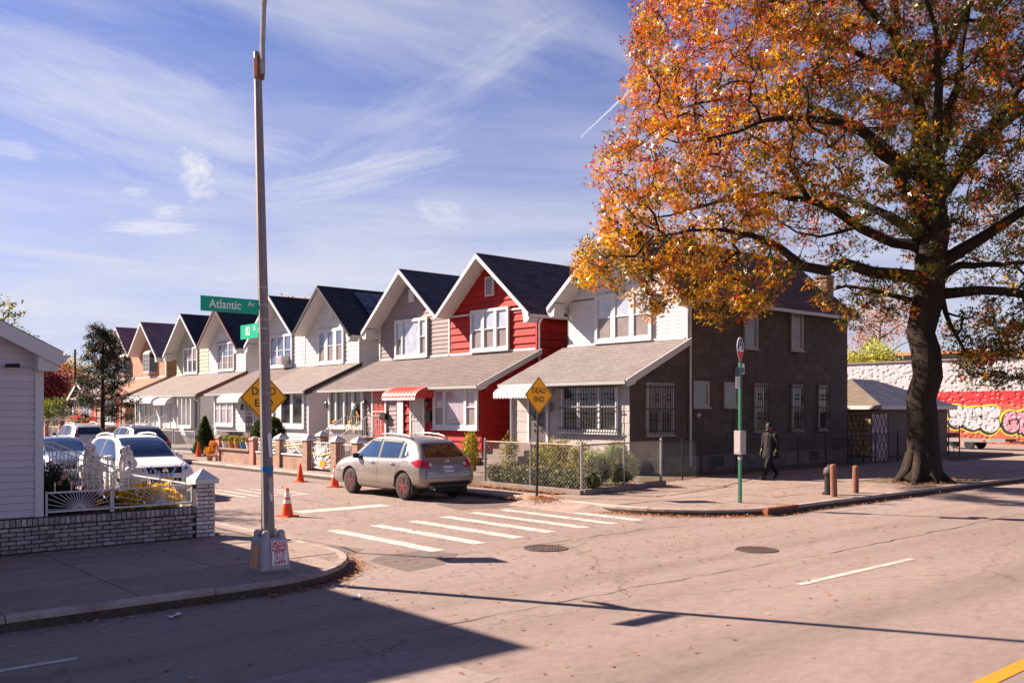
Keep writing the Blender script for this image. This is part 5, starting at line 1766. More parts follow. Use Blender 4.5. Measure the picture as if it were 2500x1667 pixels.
# ------------------------------------------------------------------ chain-link fences
def chain_fence(label, pts_, h, z, group, dark=False, sp=0.125, gate=False):
    t = thing('chain_link_fence', label, 'fence', (pts_[0][0], pts_[0][1], z), group=group)
    o = Vector((pts_[0][0], pts_[0][1], 0))
    mat = 'black_metal' if dark else 'galv'
    net = MB()
    for i in range(len(pts_) - 1):
        a, b = Vector((*pts_[i], 0)) - o, Vector((*pts_[i + 1], 0)) - o
        L = (b - a).length
        d = (b - a) / L
        k = max(1, round(L / 1.9))
        for j in range(k + (1 if i == len(pts_) - 2 else 0)):
            p = a + d * (L * j / k)
            big = j == 0 or (j == k)
            MB().lathe([(0.038 if big else 0.026, -0.05), (0.038 if big else 0.026, h + (0.06 if big else 0.02)), (0.03 if big else 0.02, h + 0.09), (0.001, h + 0.11)], 8, tuple(p)).build('post', mat, t)
        MB().tube([a + Vector((0, 0, h)), b + Vector((0, 0, h))], 0.021, 6).build('top_rail', mat if dark else 'rust_rail', t)
        hh = h - 0.02
        lo = 0.04
        n = int((L + hh) / sp)
        for s_ in (0, 1):
            for j in range(n):
                u0 = j * sp
                x0, z0 = (u0, lo) if u0 <= L else (L, lo + u0 - L)
                x1, z1 = (u0 - (hh - lo), hh) if u0 - (hh - lo) >= 0 else (0, lo + u0)
                if abs(x1 - x0) < 0.02 or z0 > hh:
                    continue
                if s_:
                    x0, x1 = L - x0, L - x1
                off = Vector((-d.y, d.x, 0)) * (0.004 if s_ else -0.004)
                net.tube([a + d * x0 + Vector((0, 0, z0)) + off, a + d * x1 + Vector((0, 0, z1)) + off], 0.0022, 3)
    nn = net.build('wire_mesh', mat, t, fix=False)
    nn['kind'] = 'stuff'
    return t


M('rust_rail', (0.30, 0.20, 0.16), 0.7, 0.3, 9, metal=0.3, dirt=((0.24, 0.09, 0.05), 8, 0.5, 0.8))
chain_fence('galvanised chain-link fence with rusty rail around the overgrown corner yard', [(17.0, 20.7), (17.0, 16.75), (20.9, 17.35)], 1.28, 0.15, 'chain-link fences')
chain_fence('dark chain-link fence running along the grey house side wall', [(20.95, 17.4), (24.6, 18.72), (38.2, 18.72)], 1.2, 0.14, 'chain-link fences', dark=True, sp=0.2)
for (a, b) in (((16.93, 16.66), (16.93, 20.7)), ((16.93, 16.66), (20.9, 17.26))):
    s = MB()
    d = (Vector(b) - Vector(a)).normalized()
    n = Vector((-d.y, d.x)) * 0.09
    s.prism([(a[0] - n.x, a[1] - n.y, 0.16), (b[0] - n.x, b[1] - n.y, 0.16), (b[0] + n.x, b[1] + n.y, 0.16), (a[0] + n.x, a[1] + n.y, 0.16)], (0, 0, 0.13 if b[0] > 17 else 0.11))
    tag(s.build('garden_kerb', 'concrete_dark'), 'low concrete edging under the corner chain-link fence facing the ' + ('avenue' if b[0] > 17 else 'side street'), 'kerb')


# ------------------------------------------------------------------ front-yard walls of the row
def cap_pillar(t, y, h, w, mat, x=0.0, cap=True):
    p = MB().box(x - w / 2, y - w / 2, -0.03, x + w / 2, y + w / 2, h).build('pillar', mat, t)
    if cap:
        MB().rings([[(x - w * 0.62, y - w * 0.62, h), (x + w * 0.62, y - w * 0.62, h), (x + w * 0.62, y + w * 0.62, h), (x - w * 0.62, y + w * 0.62, h)], [(x - w * 0.62, y - w * 0.62, h + 0.06), (x + w * 0.62, y - w * 0.62, h + 0.06), (x + w * 0.62, y + w * 0.62, h + 0.06), (x - w * 0.62, y + w * 0.62, h + 0.06)], [(x - 0.012, y - 0.012, h + 0.22), (x + 0.012, y - 0.012, h + 0.22), (x + 0.012, y + 0.012, h + 0.22), (x - 0.012, y + 0.012, h + 0.22)]]).build('pillar_cap', 'white_trim', p)
    return p


FW = thing('front_fence', 'brick pillars with white pyramid caps and white picket panels before the red house', 'fence', (16.45, 0, 0.15))
for y in (24.6, 26.75, 28.15, 30.2, 32.35):
    cap_pillar(FW, y, 1.08, 0.36, 'yard_brick')
cap_pillar(FW, 34.75, 1.08, 0.36, 'yard_brick', x=3.1)
for ya, yb in ((24.8, 26.55), (30.4, 32.15), (32.55, 34.3)):
    MB().box(-0.1, ya, -0.03, 0.1, yb, 0.50).build('dwarf_wall', 'yard_brick', FW)
    MB().box(-0.14, ya + 0.002, 0.502, 0.14, yb - 0.002, 0.56).build('coping', 'white_trim', FW)
    railing(FW, (0, ya, 0.55), (0, yb, 0.55), 0.5, name='picket_panel', sp=0.12)
railing(FW, (0, 26.95, 0.05), (0, 27.95, 0.05), 0.95, name='picket_gate', sp=0.11)
railing(FW, (0, 28.36, 0.05), (0, 30.0, 0.05), 0.98, name='picket_gate', sp=0.11)
railing(FW, (3.1, 34.55, 0.05), (0.2, 34.55, 0.05), 0.9, name='side_railing', sp=0.12)
# cobweb decoration stretched over the pickets
M('web', (0.75, 0.73, 0.72), 0.9, 0.05, 5)
for ya, yb, z0, z1, lab in ((28.4, 30.0, 0.12, 1.05, 'white stretched cobweb decoration over the picket gate before the red house'), (30.4, 34.2, 0.58, 1.08, 'white stretched cobweb decoration along the picket panel on the brick wall')):
    g = MB()
    for k in range(46):
        y_a, y_b = random.uniform(ya, yb), random.uniform(ya, yb)
        if abs(y_a - y_b) > 1.3:
            y_b = y_a + random.uniform(-0.9, 0.9)
        y_b = min(yb, max(ya, y_b))
        za, zb_ = random.uniform(z0, z1), random.uniform(z0, z1)
        g.tube([(-0.03, y_a, za), (-0.045, (y_a + y_b) / 2, (za + zb_) / 2 - 0.06), (-0.03, y_b, zb_)], random.choice((0.006, 0.01, 0.018)), 3)
    w_ = thing('cobweb_decoration', lab, 'decoration', (16.45, 0, 0.15))
    o = g.build('strands', 'web', w_, fix=False)
    o['kind'] = 'stuff'
    MB().tube([(-0.05, ya, (z0 + z1) / 2 + 0.12), (-0.06, (ya + yb) / 2, (z0 + z1) / 2 - 0.02), (-0.05, yb, (z0 + z1) / 2 + 0.08)], 0.022, 4).build('caution_tape', 'halloween_yellow', w_)
for (y, z, lab) in ((29.1, 0.42, 'orange pumpkin cutout tied to the white picket gate'), (27.4, 0.3, 'orange pumpkin cutout tied to the narrow picket panel')):
    t = thing('pumpkin', lab, 'pumpkin', (16.38, y, z))
    MB().prism([(0, 0.2 * math.cos(a) * (1 + 0.06 * math.cos(6 * a)), 0.15 * math.sin(a)) for a in np.linspace(0, 2 * math.pi, 20)[:-1]], (0.03, 0, 0)).build('shell', 'halloween_orange', t)
    MB().box(0, -0.02, 0.14, 0.03, 0.02, 0.2).build('stalk', 'cloth_green', t)

PW = thing('planter_wall', 'red brick planter wall with square pillars in front of the mauve house', 'wall', (16.5, 0, 0.15))
for y in (34.7, 38.0):
    p = cap_pillar(PW, y, 0.98, 0.36, 'red_brick', cap=False)
    MB().rings([[(-0.22, y - 0.22, 0.98), (0.22, y - 0.22, 0.98), (0.22, y + 0.22, 0.98), (-0.22, y + 0.22, 0.98)], [(-0.2, y - 0.2, 1.05), (0.2, y - 0.2, 1.05), (0.2, y + 0.2, 1.05), (-0.2, y + 0.2, 1.05)], [(-0.02, y - 0.02, 1.14), (0.02, y - 0.02, 1.14), (0.02, y + 0.02, 1.14), (-0.02, y + 0.02, 1.14)]]).build('pillar_cap', 'concrete', p)
MB().box(-0.12, 34.89, -0.03, 0.12, 37.81, 0.52).build('dwarf_wall', 'yard_brick', PW)
MB().box(-0.2, 34.892, 0.522, 0.2, 37.808, 0.60).build('coping', 'concrete', PW)
MB().box(0.0, 34.0, -0.03, 3.4, 34.12, 0.5).build('dwarf_wall', 'yard_brick', PW)

IF = thing('iron_fence', 'white iron railing before the white houses beyond the evergreens', 'fence', (17.6, 0, 0.15))
for ya, yb in ((43.6, 46.2), (46.4, 49.0), (49.2, 52.0), (52.2, 55.0)):
    railing(IF, (0, ya, 0.05), (0, yb, 0.05), 1.1, name='railing_panel', sp=0.13)
IG = thing('iron_fence', 'black iron railing with bowed tops beside the clipped evergreen and the planter', 'fence', (17.9, 0, 0.15))
for ya, yb in ((38.3, 40.0), (40.1, 41.8)):
    railing(IG, (0, ya, 0.05), (0, yb, 0.05), 1.15, name='railing_panel', sp=0.14, mat='black_metal')
IH = thing('iron_fence', 'white railing on brick dwarf wall before the sage green house', 'fence', (16.9, 0, 0.15))
for ya, yb in ((57.0, 60.0), (60.3, 63.3), (63.6, 66.6)):
    MB().box(-0.1, ya, -0.03, 0.1, yb, 0.4).build('dwarf_wall', 'red_brick', IH)
    railing(IH, (0, ya + 0.05, 0.4), (0, yb - 0.05, 0.4), 0.7, name='railing_panel', sp=0.14)
for y in (56.8, 60.15, 63.45, 66.8):
    p = cap_pillar(IH, y, 1.15, 0.4, 'red_brick', cap=False)
    MB().lathe([(0.1, 1.15), (0.06, 1.2), (0.17, 1.3), (0.2, 1.4), (0.16, 1.52), (0.001, 1.58)], 12, (0, y, 0)).build('ball_cap', 'concrete', p)

# ------------------------------------------------------------------ left corner house with brick garden wall
LH = thing('house', 'pale lilac-white vinyl-sided house end with low gable behind the brick garden wall', 'house', (3.86, 15.6, 0.15))
# wing: x from -3.92 to 0, y from 0 to 8; ridge at x = -1.96
WE, WR = 3.10, 4.10
core = MB().prism([(-3.92, 0.03, 0), (0, 0.03, 0), (0, 0.03, WE), (-1.96, 0.03, WR), (-3.92, 0.03, WE)], (0, 8, 0)).build('wall', 'white_siding', LH)
M('lilac_siding', (0.50, 0.44, 0.47), 0.5, 0.04, 2, orand=0.025, dirt=((0.42, 0.35, 0.38), 1.6, 0.56, 0.5))
z = 0.55
while z < WE - 0.02:
    board(core, 'lilac_siding', 'siding_board', '-y', 3.84, 3.84, 0.118, 0.032, (-1.96, 0.03, z))
    z += 0.11
sl_ = (WR - WE) / 1.96
while z < WR - 0.15:
    L0 = 2 * (1.96 - (z - WE) / sl_) - 0.1
    L1 = max(0.04, L0 - 2 * 0.11 / sl_)
    board(core, 'lilac_siding', 'siding_board', '-y', L0, L1, 0.118, 0.032, (-1.96, 0.03, z))
    z += 0.11
MB().box(-0.09, -0.02, 0.52, 0.03, 0.10, WE - 0.02).build('corner_board', 'white_trim', LH)
for sg in (-1, 1):
    ex = 0.2
    a = Vector((-1.96 + sg * (1.96 + ex), -0.25, WE - ex * sl_))
    b = Vector((-1.96, -0.25, WR))
    nrm = Vector((sg * sl_, 0, 1)).normalized()
    r_ = MB()
    bs_ = [a + nrm * 0.12, b + nrm * 0.12, b + Vector((0, 8.7, 0)) + nrm * 0.12, a + Vector((0, 8.7, 0)) + nrm * 0.12]
    r_.rings([[p - nrm * 0.03 for p in bs_], bs_]).build('roof_slope', 'roof_brown', LH)
    s_ = [p - nrm * 0.035 for p in bs_]
    MB().rings([[p - nrm * 0.09 for p in s_], s_]).build('soffit', 'white_trim', LH)
    dn = Vector((0, 0, -1))
    MB().prism([a + nrm * 0.10 + Vector((0, -0.03, 0)), b + nrm * 0.10 + Vector((0, -0.03, 0)), b + dn * 0.12 + Vector((0, -0.03, 0)), a + dn * 0.12 + Vector((0, -0.03, 0))], (0, 0.06, 0)).build('rake_board', 'white_trim', LH)
    if sg > 0:
        MB().prism([(-0.10, -0.235, WE - 0.30), (0.19, -0.235, WE - 0.30), (0.19, -0.235, WE - 0.12), (-0.10, -0.235, WE + 0.1)], (0, 0.24, 0)).build('eave_box', 'white_trim', LH)
        MB().rings([[(0.21, y, WE - 0.16), (0.26, y, WE - 0.17), (0.36, y, WE - 0.05), (0.21, y, WE - 0.05)] for y in (-0.27, 8.3)]).build('gutter', 'white_trim', LH)
MB().prism([(0.02, 0.0, WE - 0.75), (0.0, 0.0, WE - 0.75), (0.0, 0.0, WE - 0.32), (0.3, 0.0, WE - 0.32)], (0, 0.02, 0)).build('eave_bracket', 'white_trim', LH) if False else None
cmr = MB().box(-0.50, -0.10, WE - 0.28, -0.36, -0.02, WE - 0.20).build('camera_bracket', 'white_trim', LH)
MB().tube([(-0.52, -0.09, WE - 0.235), (-0.33, -0.12, WE - 0.225)], 0.032, 8).build('security_camera', 'black_metal', cmr)
# two-storey block behind (casts the long shadow over the corner)
MB().box(-12.0, 1.4, 0, -3.16, 12, 7.35).build('main_block', 'lilac_siding', LH)
MB().box(-12.2, 1.2, 7.35, -3.12, 12.2, 7.42).build('main_block_roof', 'roof_black', LH)
window(LH, FY(-6.0, 4.6, 1.38), 1.2, 1.5, (1,), mats=('pane_dark', 'pane_dark'))

# brick garden wall: every brick a piece
M('wall_brick_shaded', (0.34, 0.28, 0.27), 0.85, 0.2, 9, 0.6, 50, orand=0.25, dirt=((0.06, 0.045, 0.04), 8, 0.5, 0.75), bdist=0.006)  # darker copy of the pillar brick: dirt plus the wall's shade in its colour
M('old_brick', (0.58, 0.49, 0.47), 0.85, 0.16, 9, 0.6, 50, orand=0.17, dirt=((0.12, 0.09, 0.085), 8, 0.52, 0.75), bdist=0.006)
M('mortar', (0.032, 0.024, 0.022), 0.95, 0.2, 20, 0.3, 60)
GW = thing('brick_garden_wall', 'low whitewashed brick garden wall with dark joints and a capped end pillar', 'wall', (0, 15.5, 0.15))
core = MB().box(1.2, 0.012, -0.03, 6.28, 0.2, 0.535).build('mortar_core', 'mortar', GW)
BR = {}


def brick(parent, L, h, d, loc, mat='old_brick', rot=0.0):
    key = (round(L, 3), round(h, 3), round(d, 3), mat)
    if key not in BR:
        e = 0.006
        me = MB().rings([[(0, d, 0), (L, d, 0), (L, d, h), (0, d, h)], [(0, e, 0), (L, e, 0), (L, e, h), (0, e, h)], [(e, 0, e), (L - e, 0, e), (L - e, 0, h - e), (e, 0, h - e)]]).mesh('brick')
        me.materials.append(MATS[mat])
        BR[key] = me
    o = link('brick', BR[key], mat, parent, loc)
    o.rotation_euler = (random.gauss(0, 0.006), random.gauss(0, 0.006), rot + random.gauss(0, 0.006))
    return o


bl, bh_, jt = 0.196, 0.051, 0.015
for r_i in range(6):
    z = 0.008 + r_i * (bh_ + jt)
    x = 2.86 - (0.1 if r_i % 2 else 0)
    while x < 6.26:
        L = min(bl, 6.27 - x)
        if L > 0.04:
            brick(GW, L, bh_, 0.05, (x, random.gauss(0, 0.003), z), 'wall_brick_shaded')
        x += bl + jt
x = 2.86
while x < 6.25:
    brick(GW, 0.066, 0.11, 0.1, (x, random.gauss(-0.006, 0.003), 0.412), 'wall_brick_shaded')
    x += 0.078


def brick_pillar(parent, x, y, w, h, faces='xy'):
    pc = MB().box(x + 0.012, y + 0.012, -0.03, x + w - 0.012, y + w - 0.012, h).build('pillar_core', 'mortar', parent)
    n = int(h / 0.068)
    hh = h / n - 0.014
    for r_i in range(n):
        z = 0.004 + r_i * h / n
        split = 0.36 if r_i % 2 else 0.62
        for a, b in ((0, w * split), (w * split + 0.01, w)):
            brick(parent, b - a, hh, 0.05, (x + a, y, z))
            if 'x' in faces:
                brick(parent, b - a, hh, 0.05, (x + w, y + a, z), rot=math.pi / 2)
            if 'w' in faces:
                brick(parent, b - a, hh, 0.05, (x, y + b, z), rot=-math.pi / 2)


brick_pillar(GW, 6.28, -0.05, 0.32, 0.92)
MB().rings([[(6.23, -0.10, 0.92), (6.65, -0.10, 0.92), (6.65, 0.32, 0.92), (6.23, 0.32, 0.92)], [(6.23, -0.10, 1.0), (6.65, -0.10, 1.0), (6.65, 0.32, 1.0), (6.23, 0.32, 1.0)], [(6.43, 0.10, 1.17), (6.45, 0.10, 1.17), (6.45, 0.12, 1.17), (6.43, 0.12, 1.17)]]).build('pillar_cap', 'white_trim', GW)


# sunburst railings
def sunburst(parent, p0, p1, z0, h, spears=True, name='sunburst_panel', centre=0.45):
    p0, p1 = Vector(p0), Vector(p1)
    g = MB()
    U = Vector((0, 0, 1))
    L = (p1 - p0).length
    P_ = lambda s, z: p0.lerp(p1, s) + U * z
    for z in (z0, z0 + h):
        g.tube([P_(0, z), P_(1, z)], 0.018, 4, math.pi / 4)
    for s in (0, 1):
        g.tube([P_(s, z0 - 0.06), P_(s, z0 + h + 0.02)], 0.018, 4, math.pi / 4)
    for k in range(19):
        a = math.pi * (k + 0.5) / 19
        dx, dz = math.cos(a), math.sin(a)
        tmax = min((1 - centre) * L / dx if dx > 1e-6 else 9, centre * L / -dx if dx < -1e-6 else 9, h / dz)
        g.tube([P_(centre, z0 + 0.012) + (p1 - p0).normalized() * dx * 0.04 + U * dz * 0.04, P_(centre + dx * tmax / L, z0 + dz * tmax)], 0.0055, 4)
    g.lathe([(0.06, 0), (0.06, 0.02), (0.02, 0.03)], 10, tuple(P_(centre, z0)))
    if spears:
        n = max(3, int(L / 0.2))
        for k in range(n):
            q = P_((k + 0.5) / n, z0 + h)
            g.tube([q, q + U * 0.1, q + U * 0.12, q + U * 0.17], [0.008, 0.008, 0.016, 0.002], 4)
    return g.build(name, 'white_trim', parent)


SF = thing('sunburst_fence', 'white iron fence of fan-shaped sunburst panels on top of the brick garden wall', 'fence', (0, 15.58, 0.15))
sunburst(SF, (3.93, 0, 0), (4.9, 0, 0), 0.60, 0.30, centre=0.5)
sunburst(SF, (4.93, 0, 0), (6.24, 0, 0), 0.60, 0.30, centre=0.6)
SG = thing('sunburst_fence', 'white iron fence of sunburst panels along the side street before the lion gate', 'fence', (6.46, 0, 0.15))
for ya, yb in ((15.9, 17.1), (17.12, 18.3), (18.32, 19.3)):
    sunburst(SG, (0, ya, 0), (0, yb, 0), 0.35, 0.52, centre=0.5)
MB().box(-0.1, 15.85, -0.03, 0.1, 19.3, 0.3).build('dwarf_wall', 'old_brick', SG)

# lion gate pillars, gate, stair rails
for y, lab in ((19.35, 'brick gate pillar with white slab carrying the lion, end of the sunburst fence'), (21.75, 'brick gate pillar with white slab carrying the lion beyond the gate')):
    t = thing('gate_pillar', lab, 'pillar', (6.3, y, 0.15), group='gate pillars with lions')
    brick_pillar(t, 0, 0, 0.36, 0.80, faces='xw')
    MB().box(-0.06, -0.06, 0.80, 0.42, 0.42, 0.92).build('pillar_slab', 'white_trim', t)
GT = thing('picket_gate', 'white iron picket gate between the two lion pillars', 'gate', (6.45, 0, 0.15))
railing(GT, (0, 19.8, 0.05), (0, 20.7, 0.05), 0.95, name='gate_leaf', sp=0.14, r=0.007, spear=True)
railing(GT, (0, 20.75, 0.05), (0, 21.65, 0.05), 0.95, name='gate_leaf', sp=0.14, r=0.007, spear=True)
ST = thing('stair_railing', 'pair of white iron stair rails with scrolls sloping down towards the lion gate', 'railing', (0, 0, 0.15))
for y in (18.4, 19.7):
    g = MB()
    A, B, C = Vector((4.2, y, 1.62)), Vector((4.75, y, 1.60)), Vector((6.25, y, 0.88))
    g.tube([A, B, C], 0.02, 4, math.pi / 4)
    g.tube([A - Vector((0, 0, 0.7)), B - Vector((0, 0, 0.7)), C - Vector((0, 0, 0.7))], 0.014, 4)
    for k in range(16):
        s = k / 15
        x = 4.2 + 2.05 * s
        zt = 1.61 if x < 4.75 else 1.60 - 0.72 * (x - 4.75) / 1.5
        g.tube([(x, y, zt - 0.72), (x, y, zt)], 0.011, 4)
    for k in range(6):
        x = 4.85 + 0.23 * k
        zt = 1.60 - 0.72 * (x - 4.75) / 1.5 - 0.33
        mm_ = frame((x, y - 0.012, zt), (1, 0, 0), (0, -1, 0))
        gg = MB(mm_)
        scroll(gg, 0, 0.1, 0.08, 0, 1, rad=0.009)
        scroll(gg, 0, -0.1, 0.08, 0, -1, rad=0.009)
        b_ = len(g.v)
        g.v += gg.v
        g.f += [tuple(i + b_ for i in f_) for f_ in gg.f]
    g.build('stair_rail', 'white_trim', ST)
stp = MB()
for k in range(5):
    tag(MB().box(3.9 if k == 4 else 5.9 - 0.35 * k, 18.45, 0.1, 6.2 - 0.35 * k, 19.65, 0.15 + 0.15 * (k + 1)).build('step', 'concrete_dark', ST))

# ------------------------------------------------------------------ garage, lattice gates, painted wall beyond
GA = thing('garage', 'low stone-faced garage with hipped shingle roof, tan where lit and slate where shaded, behind the oak', 'garage', (40.9, 21.0, 0.15))
MB().box(0, 0, 0, 7.3, 6.0, 2.42).build('wall', 'earth', GA)
M('garage_wall', (0.13, 0.10, 0.085), 0.9, 0.2, 4, 0.3, 30)
M('stone', (0.55, 0.38, 0.20), 0.9, 0.25, 5, 0.6, 20, orand=0.2)
GA.children[0].data.materials.clear()
GA.children[0].data.materials.append(MATS['garage_wall'])
for r_i in range(10):
    y = 0.05
    while y < 5.9:
        L = random.uniform(0.25, 0.5)
        L = min(L, 5.95 - y)
        s = MB().rings([[(0, 0, 0), (0, L - 0.02, 0), (0, L - 0.02, 0.21), (0, 0, 0.21)], [(-0.05, 0.02, 0.02), (-0.05, L - 0.04, 0.02), (-0.05, L - 0.04, 0.19), (-0.05, 0.02, 0.19)]])
        s.build('stone', 'stone', GA.children[0], loc=(0, y, 0.05 + 0.235 * r_i))
        y += L
e = 0.35
rp = [(-e, -e, 2.40), (7.3 + e, -e, 2.40), (7.3 + e, 6 + e, 2.40), (-e, 6 + e, 2.40)]
ra, rb = (3.0, 3.0, 3.78), (5.4, 3.0, 3.78)
for q, mt, nme in (((rp[0], rp[1], rb, ra), 'garage_roof_shaded', 'roof_slope'), ((rp[3], rp[0], ra, ra), 'garage_roof_lit', 'roof_slope'), ((rp[1], rp[2], rb, rb), 'garage_roof_shaded', 'roof_slope'), ((rp[2], rp[3], ra, rb), 'garage_roof_shaded', 'roof_slope')):
    r_ = MB()
    slope_courses(r_, *q, 14, 0.016)
    r_.build(nme, mt, GA)
MB().box(-e, -e - 0.03, 2.22, 7.3 + e, -e, 2.40).box(-e - 0.03, -e - 0.03, 2.22, -e, 6 + e, 2.40).build('fascia', 'white_trim', GA)
MB().box(-e, -e, 2.2, 7.3 + e, 6 + e, 2.22).build('soffit', 'black_trim', GA)


def lattice_gate(x, y, w, h, mat, back, label):
    t = thing('lattice_gate', label, 'gate', (x, y, 0.15), group='lattice gates beside the grey house')
    m_ = frame((0, 0, 0), (1, 0, 0), (0, -1, 0))
    g = MB(m_)
    g.tube([(0, 0.0, 0.02), (0, h, 0.02), (w, h, 0.02), (w, 0.0, 0.02)], 0.022, 5)
    g.build('frame', 'black_metal', t)
    if back:
        n = int(w / 0.06)
        for k in range(n):
            MB(m_).box(w * k / n + 0.004, 0.06, -0.01, w * (k + 1) / n - 0.004, h - 0.03 + 0.02 * math.sin(k * 2.1), 0.004).build('slat', back, t)
    g = MB(m_)
    sp_ = 0.36
    k = -int(h / sp_) - 1
    while k * sp_ < w:
        for s_ in (1, -1):
            x0, z0, x1, z1 = k * sp_, 0.0, k * sp_ + h * 0.55, h
            if x1 > w:
                z1 = z0 + (w - x0) * (h / (h * 0.55)); x1 = w
            if x0 < 0:
                z0 = -x0 / 0.55; x0 = 0
            if z0 < h and x1 > x0 + 0.02:
                if s_ < 0:
                    x0, x1 = w - x0, w - x1
                g.tube([(x0, z0, 0.02), (x1, min(z1, h), 0.02)], 0.012, 4)
        k += 1
    g.build('lattice', 'lattice_brown' if back else 'black_metal', t)


M('lattice_brown', (0.10, 0.055, 0.06), 0.7, 0.2, 8)
M('slat_pink', (0.48, 0.36, 0.37), 0.7, 0.1, 6, orand=0.1)
lattice_gate(36.4, 19.0, 1.45, 2.05, 'black_metal', 'slat_pink', 'pale slatted lattice gate standing beside the grey house')
lattice_gate(38.9, 20.8, 1.5, 2.0, 'black_metal', None, 'black open lattice gate before the garage stone wall') if False else None
lattice_gate(34.4, 18.95, 1.3, 2.0, 'black_metal', None, 'black open lattice gate at the back corner of the grey house')
t = thing('metal_gate_frame', 'thin black metal gate frame at the end of the pavement past the oak', 'gate', (43.3, 18.8, 0.15))
MB().tube([(0, 0, 0), (0, 0, 1.45), (1.15, 0, 1.45), (1.15, 0, 0)], 0.03, 6).tube([(0, 0, 0.6), (1.15, 0, 0.6)], 0.02, 6).build('frame', 'black_metal', t)
MB().tube([(0.55, 0, 0), (0.55, 0, 0.6)], 0.015, 5).build('brace', 'black_metal', t)

# painted wall
def M_lumpy(name, col, col2=None):
    m = bpy.data.materials.new(name)
    m.use_nodes = True
    t = m.node_tree
    b = t.nodes['Principled BSDF']
    co = N(t, 'ShaderNodeTexCoord').outputs['Object']
    n1 = noise(t, co, 0.8, 5, 0.6)
    cc = mixc(t, ramp(t, n1, [(0.35, 0.0), (0.65, 1.0)]), col, col2 or tuple(c * 1.15 for c in col))
    t.links.new(cc, b.inputs['Base Color'])
    b.inputs['Roughness'].default_value = 0.6
    vo = N(t, 'ShaderNodeTexVoronoi', feature='SMOOTH_F1')
    vo.inputs['Scale'].default_value = 3.4
    t.links.new(mapping(t, co, (1, 1, 1.25)), vo.inputs['Vector'])
    bn = N(t, 'ShaderNodeBump')
    bn.inputs['Distance'].default_value = 0.06
    bn.inputs['Strength'].default_value = 0.9
    t.links.new(ramp(t, vo.outputs['Distance'], [(0.1, 0.0), (0.42, 1.0)]), bn.inputs['Height'])
    t.links.new(bn.outputs[0], b.inputs['Normal'])
    MATS[name] = m
    return m


M_lumpy('lumpy_white', (0.34, 0.325, 0.335))
M_lumpy('lumpy_red', (0.42, 0.006, 0.012))
M_lumpy('lumpy_rust', (0.30, 0.045, 0.022), (0.38, 0.075, 0.03))
M_lumpy('graf_white', (0.37, 0.34, 0.355))
M_lumpy('graf_pink', (0.36, 0.16, 0.21))
M('terracotta', (0.45, 0.19, 0.08), 0.8, 0.15, 8)
M('graf_black', (0.02, 0.015, 0.02), 0.7, 0.2, 4)
M('graf_yellow', (0.62, 0.55, 0.03), 0.6, 0.15, 4)
WX = 66.4
PWL = thing('painted_wall_building', 'long lumpy stone wall painted white over red with bubble-letter graffiti', 'building', (WX, 30, 0.0))
MB().box(0, -22, 3.65, 12, 26, 5.86).build('upper_wall', 'lumpy_white', PWL)
MB().box(0, -22, 2.75, 12, 26, 3.648).build('red_band', 'lumpy_red', PWL)
MB().box(0, -22, -0.1, 12, 26, 2.748).build('lower_wall', 'lumpy_rust', PWL)
MB().box(-0.12, -22.1, 5.862, 12, 26.1, 5.98).build('parapet', 'concrete_dark', PWL)


def g2w(x, y, off):
    yy = 28.8 - (x - 370) / 9.8 * 0.0282 - 30
    zz = 2.35 - ((950 + y / 9.8) - 1000) * 0.029
    return (-off, yy, zz)


def blob(pts_, off, mat, name, grow=0.0, shift=(0, 0)):
    c = np.mean(np.array(pts_, float), 0)
    P_ = []
    for p in smooth_poly(pts_, 5):
        d = np.array(p) - c
        L = np.linalg.norm(d) + 1e-6
        q = np.array(p) + d / L * grow
        P_.append(g2w(q[0] + shift[0], q[1] + shift[1], off))
    MB().prism(P_, (0.0015, 0, 0)).build(name, mat, PWL)


GL = [
    ([(380, 420), (480, 385), (640, 400), (720, 480), (765, 600), (765, 690), (730, 790), (650, 870), (540, 905), (430, 860), (370, 770), (390, 700), (430, 665), (395, 620)], 'graf_white'),
    ([(720, 455), (800, 412), (880, 440), (930, 440), (1060, 425), (1140, 470), (1140, 580), (1090, 660), (1150, 730), (1160, 800), (1110, 900), (980, 960), (850, 930), (720, 860), (745, 760), (780, 690), (770, 570)], 'graf_white'),
    ([(1175, 440), (1290, 412), (1450, 412), (1560, 480), (1570, 580), (1520, 660), (1440, 680), (1530, 730), (1550, 850), (1470, 970), (1330, 1020), (1200, 970), (1130, 880), (1160, 760), (1150, 600)], 'graf_white'),
    ([(1660, 640), (1720, 550), (1820, 520), (1910, 560), (1935, 640), (1890, 710), (1800, 725), (1760, 760), (1790, 830), (1850, 760), (1930, 735), (1980, 810), (1985, 900), (1920, 980), (1820, 1005), (1700, 960), (1640, 860), (1640, 740)], 'graf_pink'),
    ([(1960, 560), (2080, 520), (2200, 500), (2420, 520), (2420, 1060), (2200, 1080), (2120, 1060), (2060, 1000), (1990, 1020), (2010, 860), (1990, 740), (1940, 680)], 'graf_pink'),
]
for pts_, mt in GL:
    blob(pts_, 0.006, 'graf_yellow', 'graffiti_halo', 62, (-25, 20))
for pts_, mt in GL:
    blob(pts_, 0.011, 'graf_black', 'graffiti_shadow', 28, (-30, 35))
for pts_, mt in GL:
    blob(pts_, 0.014, 'graf_black', 'graffiti_outline', 14)
for pts_, mt in GL:
    blob(pts_, 0.018, mt, 'graffiti_letter')
